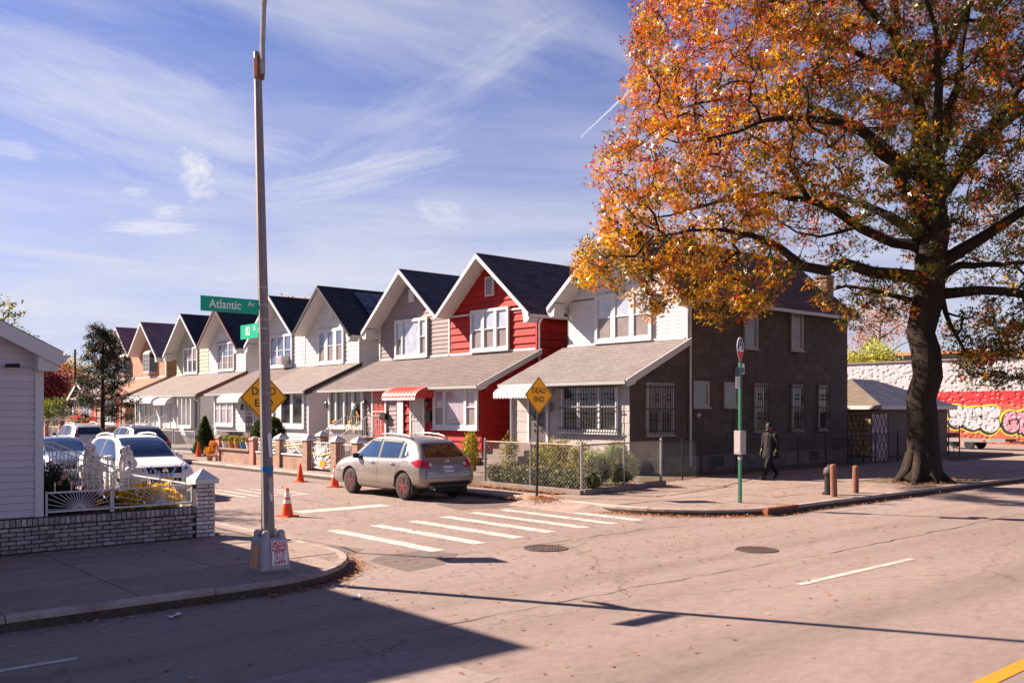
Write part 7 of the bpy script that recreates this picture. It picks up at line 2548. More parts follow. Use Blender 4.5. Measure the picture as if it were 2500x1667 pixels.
# local +x is the walking direction; left is +y; heights in metres
V = [(0.0, 0, 0.95), (0.01, 0, 1.10), (0.02, 0, 1.28), (0.02, 0, 1.42), (0.03, 0, 1.50), (0.045, 0, 1.57), (0.055, 0, 1.65), (0.05, 0, 1.72),
     (0.0, 0.10, 0.90), (0.24, 0.11, 0.53), (0.38, 0.11, 0.11), (0.39, 0.11, 0.05), (0.53, 0.11, 0.035),
     (0.0, -0.10, 0.90), (-0.14, -0.11, 0.50), (-0.44, -0.11, 0.19), (-0.46, -0.11, 0.13), (-0.37, -0.11, 0.04),
     (0.02, 0.19, 1.40), (-0.06, 0.27, 1.14), (0.02, 0.25, 0.92), (0.05, 0.245, 0.86),
     (0.02, -0.19, 1.40), (-0.02, -0.27, 1.14), (0.12, -0.23, 0.93), (0.15, -0.225, 0.87)]
E = [(0, 1), (1, 2), (2, 3), (3, 4), (4, 5), (5, 6), (6, 7), (0, 8), (8, 9), (9, 10), (10, 11), (11, 12), (0, 13), (13, 14), (14, 15), (15, 16), (16, 17), (3, 18), (18, 19), (19, 20), (20, 21), (3, 22), (22, 23), (23, 24), (24, 25)]
Rd = [(0.125, 0.15), (0.12, 0.145), (0.13, 0.165), (0.10, 0.13), 0.055, 0.07, 0.092, 0.075, 0.09, 0.062, 0.042, 0.045, 0.035, 0.09, 0.062, 0.042, 0.045, 0.035, 0.065, 0.05, 0.036, 0.034, 0.065, 0.05, 0.036, 0.034]
body = skin_body('body', V, E, Rd, 'skin', PE)
# coat (open at the front, flared hem), trousers, shoes follow the body
def loft(name, secs, mat, n=18, gap=None, thick=0.0):
    rings = []
    for (cx, cy, z, rx, ry) in secs:
        rings.append([(cx + rx * math.cos(2 * math.pi * k / n), cy + ry * math.sin(2 * math.pi * k / n), z) for k in range(n)])
    return MB().rings(rings).build(name, mat, PE, smooth=True)


loft('coat', [(0.02, 0, 1.50, 0.075, 0.085), (0.02, 0, 1.46, 0.11, 0.17), (0.015, 0, 1.40, 0.14, 0.215), (0.015, 0, 1.25, 0.155, 0.215), (0.0, 0, 1.08, 0.165, 0.21), (-0.01, 0, 0.95, 0.20, 0.225), (-0.03, 0, 0.80, 0.26, 0.25), (-0.05, 0, 0.68, 0.31, 0.265), (-0.05, 0, 0.67, 0.30, 0.26)], 'coat_black')
MB().prism([(0.185, -0.035, 1.02), (0.175, 0.035, 1.02), (0.165, 0.05, 1.40), (0.12, 0.03, 1.47), (0.12, -0.03, 1.47), (0.165, -0.05, 1.40)], (0.004, 0, 0)).build('shirt_front', 'shirt_maroon', PE)
for s, pts_ in ((1, [(0.02, 0.17, 1.44), (0.01, 0.225, 1.36), (-0.06, 0.275, 1.14), (0.0, 0.255, 0.96)]), (-1, [(0.02, -0.17, 1.44), (0.01, -0.225, 1.36), (-0.02, -0.275, 1.14), (0.10, -0.235, 0.96)])):
    MB().tube(pts_, [0.085, 0.088, 0.072, 0.058], 10).build('sleeve', 'coat_black', PE, smooth=True)
for s, k, a, f in ((1, (0.24, 0.11, 0.53), (0.38, 0.11, 0.12), (0.39, 0.11, 0.05)), (-1, (-0.14, -0.11, 0.50), (-0.44, -0.11, 0.20), (-0.44, -0.11, 0.12))):
    MB().tube([(0.0, s * 0.09, 0.98), (0.03 if s > 0 else -0.01, s * 0.10, 0.86), k, a], [0.11, 0.108, 0.082, 0.066], 12).build('trouser_leg', 'trousers_dark', PE, smooth=True)
    d = Vector((1, 0, 0)) if s > 0 else Vector((0.75, 0, -0.5)).normalized()
    f = Vector(f)
    MB().tube([f - d * 0.08, f - d * 0.02, f + d * 0.1, f + d * 0.19], [0.045, 0.055, 0.045, 0.025], 10).build('shoe', 'shoe_dark', PE, smooth=True)
# head details: hair, beard/mask, nose, ears, glasses
MB().lathe([(0.100, 0.0), (0.106, 0.05), (0.095, 0.11), (0.05, 0.15), (0.001, 0.158)], 16, (0.035, 0, 1.645)).build('hair', 'hair_black', PE, smooth=True)
MB().prism([(0.14, -0.014, 1.62), (0.14, 0.014, 1.62), (0.148, 0.006, 1.665), (0.148, -0.006, 1.665)], (0.018, 0, -0.01)).build('nose', 'skin', PE)
MB().tube([(0.10, -0.07, 1.57), (0.14, -0.03, 1.55), (0.145, 0.03, 1.55), (0.10, 0.07, 1.57)], 0.028, 8).build('beard', 'hair_black', PE, smooth=True)
for s in (-1, 1):
    MB().lathe([(0.03, 0), (0.03, 0.006), (0.001, 0.008)], 12, (0.142, s * 0.036, 1.668), axis='x').build('glasses_lens', 'lens_glint', PE)
    MB().tube([(0.142, s * 0.066, 1.67), (0.06, s * 0.098, 1.672)], 0.004, 4).build('glasses_arm', 'black_metal', PE)
    MB().tube([(0.045, s * 0.092, 1.63), (0.04, s * 0.104, 1.66), (0.05, s * 0.096, 1.685)], 0.012, 6).build('ear', 'skin', PE)
# hands: palm and five curled fingers each
for s, w_, wd in ((1, Vector((0.05, 0.245, 0.88)), Vector((0.25, 0.0, -1)).normalized()), (-1, Vector((0.15, -0.225, 0.88)), Vector((0.35, 0.0, -1)).normalized())):
    fw = Vector((1, 0, 0)) - wd * wd.x
    fw.normalize()
    inn = Vector((0, -s, 0))
    vv, ee, rr = [tuple(w_ + wd * 0.0), tuple(w_ + wd * 0.055)], [(0, 1)], [(0.022, 0.03), (0.02, 0.036)]
    for j, (o_, l1) in enumerate(((0.028, 0.042), (0.010, 0.047), (-0.009, 0.043), (-0.027, 0.034))):
        b = len(vv)
        p = w_ + wd * 0.075 + fw * o_
        vv += [tuple(p), tuple(p + wd * l1 + inn * 0.006), tuple(p + wd * (l1 * 1.45) + inn * 0.026)]
        ee += [(1, b), (b, b + 1), (b + 1, b + 2)]
        rr += [0.0095, 0.0085, 0.0075]
    b = len(vv)
    p = w_ + wd * 0.03 + fw * 0.038
    vv += [tuple(p), tuple(p + wd * 0.032 + fw * 0.012 + inn * 0.012)]
    ee += [(0, b), (b, b + 1)]
    rr += [0.011, 0.009]
    skin_body('hand', vv, ee, rr, 'skin', PE, sub=1)

# stone lions ---------------------------------------------------------------
M('lion_white', (0.66, 0.58, 0.57), 0.75, 0.08, 9, 0.5, 30)


def lion(x, y, z, rz, label):
    t = thing('lion_statue', label, 'statue', (x, y, z), rz, 'seated lion statues')
    t.scale = (1.2, 1.2, 1.2)
    MB().box(-0.17, -0.12, 0, 0.17, 0.12, 0.035).build('plinth', 'lion_white', t)
    V = [(-0.09, 0, 0.10), (-0.05, 0, 0.17), (0.02, 0, 0.25), (0.07, 0, 0.33), (0.10, 0, 0.375), (0.155, 0, 0.36),
         (-0.06, 0.075, 0.11), (0.03, 0.085, 0.10), (0.02, 0.085, 0.055), (0.09, 0.085, 0.05), (-0.06, -0.075, 0.11), (0.03, -0.085, 0.10), (0.02, -0.085, 0.055), (0.09, -0.085, 0.05),
         (0.09, 0.055, 0.24), (0.115, 0.055, 0.13), (0.12, 0.055, 0.055), (0.155, 0.055, 0.05), (0.09, -0.055, 0.24), (0.115, -0.055, 0.13), (0.12, -0.055, 0.055), (0.155, -0.055, 0.05),
         (0.10, 0.045, 0.43), (0.10, -0.045, 0.43)]
    E = [(0, 1), (1, 2), (2, 3), (3, 4), (4, 5), (0, 6), (6, 7), (7, 8), (8, 9), (0, 10), (10, 11), (11, 12), (12, 13), (2, 14), (14, 15), (15, 16), (16, 17), (2, 18), (18, 19), (19, 20), (20, 21), (4, 22), (4, 23)]
    Rd = [0.09, 0.095, 0.09, 0.07, 0.065, 0.038, 0.06, 0.05, 0.03, 0.026, 0.06, 0.05, 0.03, 0.026, 0.045, 0.032, 0.028, 0.026, 0.045, 0.032, 0.028, 0.026, 0.02, 0.02]
    skin_body('body', V, E, Rd, 'lion_white', t, sub=2)
    mane = MB()
    for k in range(60):
        d = Vector((random.gauss(-0.35, 0.5), random.gauss(0, 0.8), random.gauss(-0.2, 0.7))).normalized()
        p = Vector((0.05, 0, 0.33)) + Vector((d.x * 0.075, d.y * 0.085, d.z * 0.115))
        mane.tube([p - d * 0.02, p + d * 0.022 + Vector((0, 0, -0.01)), p + d * 0.025 + Vector((0, 0, -0.04))], [0.026, 0.022, 0.004], 5)
    mane.build('mane', 'lion_white', t, fix=False)
    MB().tube([(-0.13, 0, 0.07), (-0.16, 0.06, 0.05), (-0.12, 0.12, 0.05), (-0.03, 0.135, 0.055)], [0.018, 0.015, 0.015, 0.026], 6).build('tail', 'lion_white', t, smooth=True)


lion(6.48, 19.53, 1.07, R(200), 'white stone lion seated on the gate pillar that ends the sunburst fence')
lion(6.48, 21.93, 1.07, R(200), 'white stone lion seated on the gate pillar beyond the picket gate')


# ------------------------------------------------------------------ garden plants
def bush(name, label, cat, loc, blobs, n, size, cols, wts, group=None, shape=LEAF_OVAL, flowers=None, stems=8, mat='leaf', floor=0.0, shell=0.5):
    t = thing(name, label, cat, loc, group=group)
    P_ = []
    tot = sum(b[3] * b[4] * b[5] for b in blobs) ** (1.0)
    for b in blobs:
        k = max(30, int(n * (b[3] * b[4] * b[5]) / tot))
        P_.append(blob_points(k, b[:3], b[3:6], shell, floor))
    P_ = np.concatenate(P_)
    me = leaves_mesh('foliage', P_, rng.uniform(size[0], size[1], len(P_)), pal(len(P_), cols, wts, 0.22), shape)
    tag(link('foliage', me, mat, t), kind='stuff')
    if flowers:
        fp, fs, fc = flowers
        fp = np.asarray(fp)
        me = leaves_mesh('blossoms', np.repeat(fp, 5, 0) + rng.normal(size=(len(fp) * 5, 3)) * fs * 0.28, np.full(len(fp) * 5, fs), np.repeat(fc, 5, 0) * (1 + 0.12 * rng.normal(size=(len(fp) * 5, 1))), LEAF_PETAL)
        tag(link('blossoms', me, mat, t), kind='stuff')
    g = MB()
    for k in range(stems):
        b = random.choice(blobs)
        q = Vector((b[0] + random.gauss(0, b[3] * 0.4), b[1] + random.gauss(0, b[4] * 0.4), b[2] + random.uniform(0, b[5] * 0.6)))
        g.tube([(b[0] * 0.8 + random.gauss(0, 0.03), b[1] * 0.8 + random.gauss(0, 0.03), floor - 0.03), q.lerp(Vector((b[0], b[1], 0)), 0.4), q], [0.012, 0.009, 0.004], 4)
    tag(g.build('stem', 'bark', t), kind='stuff')
    return t


M('bark', (0.032, 0.021, 0.015), 0.9, 0.35, 5, 0.9, 14, stretch=(3, 3, 0.35), dirt=((0.02, 0.013, 0.01), 4, 0.48, 0.7), bdist=0.08)
GREEN = [(0.05, 0.09, 0.02), (0.09, 0.14, 0.03), (0.03, 0.06, 0.02)]
# left garden
yl = blob_points(230, (0, 0, 0.22), (0.55, 0.45, 0.28), 0.85, 0.1)
yc_ = pal(230, [(0.80, 0.42, 0.01), (0.85, 0.55, 0.02)], (1, 1), 0.1)
bush('chrysanthemum_bush', 'mound of yellow chrysanthemums behind the sunburst panel nearest the end pillar', 'flowers', (5.75, 16.25, 0.55), [(0, 0, 0.18, 0.55, 0.45, 0.26)], 2600, (0.03, 0.06), [(0.22, 0.28, 0.02), (0.12, 0.2, 0.02), (0.35, 0.36, 0.03)], (2, 2, 1), flowers=(yl, 0.055, yc_))
yl = blob_points(90, (0, 0, 0.22), (0.32, 0.32, 0.26), 0.85, 0.1)
bush('chrysanthemum_bush', 'smaller clump of golden chrysanthemums beside the purple-leaved plant', 'flowers', (5.08, 16.3, 0.5), [(0, 0, 0.18, 0.32, 0.32, 0.24)], 1100, (0.03, 0.06), GREEN, (2, 1, 2), flowers=(yl, 0.055, pal(90, [(0.80, 0.36, 0.01)], (1,), 0.1)))
bush('purple_plant', 'low purple-leaved plant behind the middle of the sunburst fence', 'plant', (4.72, 16.35, 0.5), [(0, 0, 0.22, 0.3, 0.32, 0.32)], 1500, (0.04, 0.08), [(0.22, 0.05, 0.10), (0.32, 0.12, 0.16), (0.12, 0.03, 0.06)], (2, 1, 1))
fl = blob_points(26, (0, 0.2, 0.5), (0.42, 0.6, 0.5), 0.9, 0.2)
bush('rose_bush', 'dark rose bush with pale pink blooms against the lilac house corner', 'rose bush', (4.28, 16.6, 0.5), [(0, 0, 0.36, 0.42, 0.5, 0.42), (0.1, 0.6, 0.5, 0.4, 0.5, 0.42)], 3200, (0.05, 0.09), [(0.02, 0.035, 0.015), (0.04, 0.06, 0.02), (0.07, 0.05, 0.03)], (3, 2, 1), flowers=(fl, 0.06, pal(26, [(0.62, 0.38, 0.36), (0.55, 0.26, 0.24), (0.65, 0.5, 0.42)], (1, 1, 1), 0.1)))
bush('evergreen_shrub', 'rounded yellow-green shrub against the lilac house by the stair rails', 'shrub', (4.25, 20.4, 0.2), [(0, 0, 0.9, 0.5, 0.5, 0.9)], 3000, (0.05, 0.08), [(0.10, 0.13, 0.02), (0.05, 0.08, 0.02), (0.22, 0.22, 0.03)], (2, 3, 1), flowers=(blob_points(14, (0.2, -0.2, 0.8), (0.5, 0.5, 0.5), 0.9, 0.2), 0.07, pal(14, [(0.75, 0.45, 0.02)], (1,), 0.1)))
# corner yard of the grey house
hedge_p = []
for y in np.linspace(17.0, 20.5, 8):
    hedge_p.append((0.1 + random.gauss(0, 0.05), y - 18.5, 0.28, 0.30, 0.36, 0.30))
bush('low_hedge', 'low ivy hedge with pale glossy leaves along the chain-link fence', 'hedge', (17.25, 18.5, 0.2), hedge_p, 9500, (0.06, 0.105), [(0.22, 0.21, 0.08), (0.08, 0.10, 0.02), (0.04, 0.06, 0.015), (0.40, 0.36, 0.20)], (2, 3, 2, 1), stems=22)
bush('weedy_shrub', 'tall straggly olive shrub in the corner yard behind the hedge', 'shrub', (18.6, 19.2, 0.2), [(random.uniform(-0.9, 0.9), random.uniform(-1.7, 1.9), 0.3 + 0.22 * (k % 4), random.uniform(0.18, 0.4), random.uniform(0.18, 0.45), random.uniform(0.25, 0.5)) for k in range(20)], 9000, (0.08, 0.19), [(0.26, 0.21, 0.03), (0.14, 0.14, 0.02), (0.36, 0.27, 0.06), (0.07, 0.08, 0.015)], (2, 3, 1, 1), shape=LEAF_NEEDLE, stems=40, shell=0.1)
fl = blob_points(260, (0, 0, 0.95), (0.36, 0.36, 0.32), 0.6)
bush('flowering_shrub', 'bright green shrub with creamy flower heads near the avenue fence', 'shrub', (19.75, 18.1, 0.2), [(0, 0, 0.6, 0.42, 0.42, 0.6), (0.55, 0.1, 0.45, 0.4, 0.4, 0.45)], 5600, (0.06, 0.12), [(0.24, 0.28, 0.03), (0.12, 0.17, 0.025), (0.36, 0.36, 0.05)], (2, 2, 1), flowers=(fl, 0.035, pal(260, [(0.55, 0.52, 0.38), (0.42, 0.42, 0.26)], (1, 1), 0.1)), stems=16)
fl = blob_points(120, (0, 0, 0.85), (0.35, 0.35, 0.28), 0.6)
bush('flowering_shrub', 'loose green shrub with small pale flower heads at the yard corner post', 'shrub', (18.5, 17.75, 0.2), [(0, 0, 0.5, 0.5, 0.4, 0.5)], 4000, (0.06, 0.12), [(0.22, 0.25, 0.03), (0.10, 0.14, 0.025), (0.32, 0.30, 0.07)], (2, 2, 1), flowers=(fl, 0.03, pal(120, [(0.5, 0.46, 0.34)], (1,), 0.1)), stems=14)
bush('yellow_shrub', 'small yellow-green shrub against the red house behind the silver car', 'shrub', (20.2, 25.4, 0.2), [(0, 0, 0.7, 0.32, 0.32, 0.7)], 1500, (0.06, 0.11), [(0.35, 0.30, 0.02), (0.22, 0.2, 0.02), (0.5, 0.35, 0.03)], (2, 1, 1))
t = thing('gas_bottle', 'small teal gas bottle standing by the red house wall', 'gas bottle', (21.5, 26.3, 0.14))
M('teal', (0.03, 0.12, 0.14), 0.4, 0.1, 6)
MB().lathe([(0.12, 0), (0.15, 0.04), (0.15, 0.3), (0.1, 0.38), (0.03, 0.41)], 14).build('cylinder', 'teal', t)
MB().lathe([(0.08, 0.4), (0.085, 0.5), (0.075, 0.5), (0.07, 0.4)], 12).build('collar', 'teal', t)
MB().box(20.6, 25.9, 0.12, 21.3, 26.9, 0.62).build('step_block', 'red_brick', H1, loc=(-26.1, -31.35, -0.15))
# evergreens
CON = [(0.030, 0.055, 0.012), (0.05, 0.075, 0.015), (0.02, 0.035, 0.012), (0.10, 0.11, 0.02)]


def clipped(loc, h, r, label, group, oval=False, n=9500):
    t = thing('clipped_evergreen', label, 'evergreen', loc, group=group)
    k = rng.random(n)
    zz = k * h
    prof = (np.sin(np.pi * np.clip(k, 0, 1)) ** 0.5 if oval else (1 - k) ** 0.85 * np.minimum(1, k * 8 + 0.6)) * r
    a = rng.random(n) * 2 * np.pi
    rr = prof * (0.55 + 0.48 * rng.random(n) ** 0.6) * (1 + 0.08 * np.sin(3 * a + 7 * k))
    P_ = np.stack([rr * np.cos(a), rr * np.sin(a), zz + 0.05], 1)
    me = leaves_mesh('foliage', P_, rng.uniform(0.09, 0.16, n), pal(n, CON, (3, 3, 2, 1), 0.25), LEAF_NEEDLE, updir=(0, 0, 0.8))
    tag(link('foliage', me, 'leaf', t), kind='stuff')
    MB().tube([(0, 0, -0.05), (0, 0, h * 0.8)], [0.05, 0.015], 6).build('trunk', 'bark', t)


clipped((17.9, 43.1, 0.15), 1.75, 0.62, 'dark clipped cone-shaped evergreen beside a plain orange cone', 'clipped evergreens')
clipped((17.45, 35.0, 0.15), 1.78, 0.5, 'oval clipped evergreen behind the planter wall, next to the lamp post line', 'clipped evergreens', True)
clipped((17.55, 36.2, 0.15), 1.72, 0.5, 'oval clipped evergreen behind the planter wall among the flower pots', 'clipped evergreens', True)
# flower pots along the planter coping
M('pot_white', (0.62, 0.55, 0.50), 0.7, 0.1, 8)
M('pot_blue', (0.05, 0.16, 0.30), 0.5, 0.1, 8)
for (y, mt, lab, fc) in ((35.2, 'pot_white', 'white tub of red flowers on the planter coping nearest the street pillar', (0.55, 0.03, 0.03)), (35.75, 'pot_blue', 'small blue pot with lime foliage on the planter coping', (0.35, 0.35, 0.03)), (36.3, 'terracotta', 'terracotta pot of yellow leaves on the planter coping', (0.5, 0.35, 0.05)), (36.9, 'terracotta', 'tan clay pot of golden flowers on the planter coping', (0.6, 0.40, 0.05)), (37.5, 'pot_white', 'pale pot of mixed foliage at the far end of the planter coping', (0.3, 0.32, 0.08))):
    t = thing('flower_pot', lab, 'flower pot', (16.5, y, 0.75), group='flower pots on the planter wall')
    MB().lathe([(0.12, 0), (0.17, 0.22), (0.185, 0.22), (0.185, 0.26), (0.15, 0.26), (0.14, 0.2)], 14).build('pot', mt, t)
    P_ = blob_points(260, (0, 0, 0.38), (0.2, 0.2, 0.16), 0.3)
    tag(link('foliage', leaves_mesh('foliage', P_, rng.uniform(0.05, 0.09, 260), pal(260, [(0.08, 0.12, 0.02), fc], (1, 1), 0.2)), 'leaf', t), kind='stuff')
t = thing('flower_pot', 'pot of bright orange flowers on the pavement at the foot of the planter pillar', 'flower pot', (16.2, 38.5, 0.15))
MB().lathe([(0.1, 0), (0.15, 0.2), (0.16, 0.22), (0.13, 0.2)], 12).build('pot', 'terracotta', t)
P_ = np.concatenate([blob_points(400, (0, 0, 0.42), (0.26, 0.26, 0.22), 0.4), blob_points(200, (0.05, -0.3, 0.75), (0.2, 0.2, 0.15), 0.4)])
tag(link('foliage', leaves_mesh('foliage', P_, rng.uniform(0.05, 0.09, 600), pal(600, [(0.75, 0.2, 0.01), (0.5, 0.3, 0.03), (0.1, 0.12, 0.02)], (3, 1, 1), 0.2)), 'leaf', t), kind='stuff')
fl = blob_points(40, (0, 0, 1.2), (0.9, 1.2, 0.8), 0.8, 0.4)
bush('rose_bush', 'tall rose bush with red blooms before the sage green house', 'rose bush', (17.6, 61.5, 0.2), [(0, 0, 1.0, 0.8, 1.3, 0.8), (0.2, 1.4, 0.9, 0.7, 1.0, 0.7)], 2600, (0.09, 0.15), [(0.16, 0.2, 0.04), (0.09, 0.12, 0.03), (0.28, 0.28, 0.05)], (2, 2, 1), flowers=(fl, 0.14, pal(40, [(0.65, 0.04, 0.05), (0.7, 0.12, 0.06)], (1, 1), 0.1)))
bush('garden_shrub', 'yellowish flowering garden shrub before the far brick houses', 'shrub', (17.4, 70, 0.2), [(0, 0, 0.7, 0.8, 2.2, 0.7), (0, 4, 0.7, 0.8, 2.0, 0.7)], 3200, (0.09, 0.15), [(0.3, 0.28, 0.05), (0.12, 0.14, 0.03), (0.4, 0.3, 0.1), (0.45, 0.3, 0.25)], (2, 2, 1, 1))
bush('tall_hedge', 'long bright green hedge closing the view at the end of the street', 'hedge', (25.3, 98.5, 0.0), [(0.754 * s_, -0.657 * s_ + 0.4 * math.sin(s_ * 2), 1.7, 1.3, 1.3, 1.85) for s_ in np.linspace(-7.5, 1.2, 7)], 14000, (0.13, 0.24), [(0.22, 0.24, 0.02), (0.12, 0.15, 0.02), (0.05, 0.08, 0.015), (0.34, 0.34, 0.03)], (3, 3, 2, 1), stems=20, shell=0.7)


# ------------------------------------------------------------------ trees
def grow_tree(name, label, loc, limbs, clusters, leaf_n, leaf_size, colour_fn, leaf_mat, shape, rz=0.0, spread=0.5, bark='bark', twig_r=0.006, group=None, maxlink=1e9, flat=0.0, nside=8):
    """limbs: list of (points, radii); clusters: (n,3) leaf-cluster centres. Twigs link clusters to the limbs."""
    t = thing(name, label, 'tree', loc, rz, group)
    nodes, rad_ = [], []
    for i, (pp, rr) in enumerate(limbs):
        g = MB()
        # resample and jitter the limb for a natural line
        Q, S = [], []
        for k in range(len(pp) - 1):
            a, b = Vector(pp[k]), Vector(pp[k + 1])
            m_ = max(1, int((b - a).length / 0.55))
            for j in range(m_):
                f = j / m_
                q = a.lerp(b, f)
                r_ = rr[k] * (1 - f) + rr[k + 1] * f
                if i > 0 or k > 0:
                    q = q + Vector((random.gauss(0, 1), random.gauss(0, 1), random.gauss(0, 1))) * min(0.06, r_ * 0.35)
                Q.append(q)
                S.append(r_)
        Q.append(Vector(pp[-1]))
        S.append(rr[-1])
        g.tube(Q, S, 14 if i == 0 else nside)
        g.build('trunk' if i == 0 else 'limb', bark, t, smooth=True)
        for q, r_ in zip(Q, S):
            if i > 0 or q.z > 3.5:
                nodes.append(tuple(q))
                rad_.append(r_)
    base_n = len(nodes)
    C = np.array(clusters)
    Nd = np.array(nodes)
    d0 = np.min(np.linalg.norm(C[:, None] - Nd[None], axis=2), 1)
    C = C[np.argsort(d0)]
    pts_ = np.concatenate([Nd, C])
    n_act = base_n
    par = np.full(len(pts_), -1)
    for i in range(base_n, len(pts_)):
        dd = pts_[:i] - pts_[i]
        cost = np.sqrt((dd ** 2).sum(1)) + 0.25 * np.maximum(0, dd[:, 2])
        par[i] = int(np.argmin(cost))
    cnt = np.zeros(len(pts_))
    for i in range(len(pts_) - 1, base_n - 1, -1):
        cnt[i] += 1
        if par[i] >= base_n:
            cnt[par[i]] += cnt[i]
    tw = MB()
    for i in range(base_n, len(pts_)):
        a, b = Vector(pts_[par[i]]), Vector(pts_[i])
        r1 = twig_r * cnt[i] ** 0.5
        r0 = min(r1 * 1.35, rad_[par[i]] * 0.8 if par[i] < base_n else r1 * 1.35)
        L = (b - a).length
        mid = a.lerp(b, 0.5) + Vector((random.gauss(0, 0.1), random.gauss(0, 0.1), random.gauss(0.03, 0.1))) * L
        tw.tube([a, mid, b], [max(r0, r1), (r0 + r1) / 2, r1], 4 if r1 < 0.02 else 6)
    tag(tw.build('branches', bark, t, smooth=True, fix=False), kind='stuff')
    k = leaf_n
    P_ = np.repeat(C, k, 0)
    off = rng.normal(size=P_.shape)
    off *= (spread * rng.random((len(P_), 1)) ** 0.45) / (np.linalg.norm(off, axis=1)[:, None] + 1e-9)
    off[:, 2] *= 0.75
    P_ = P_ + off
    cols = colour_fn(P_, len(P_))
    me = leaves_mesh('crown', P_, rng.uniform(leaf_size[0], leaf_size[1], len(P_)), cols, shape, flat=flat)
    tag(link('crown', me, leaf_mat, t), kind='stuff')
    return t


def in_poly(x, y, poly):
    inside = np.zeros(len(x), bool)
    j = len(poly) - 1
    for i in range(len(poly)):
        xi, yi = poly[i]
        xj, yj = poly[j]
        c = ((yi > y) != (yj > y)) & (x < (xj - xi) * (y - yi) / (yj - yi + 1e-12) + xi)
        inside ^= c
        j = i
    return inside


# the big oak. its own frame: x to the right as seen from the avenue, y away, z up. 1 unit of the sketch = 13.34 mm
K = 0.01334


def S(x, y, f=0.0):
    return ((x - 2118) * K, f, 2.2 + (940 - y) * K)


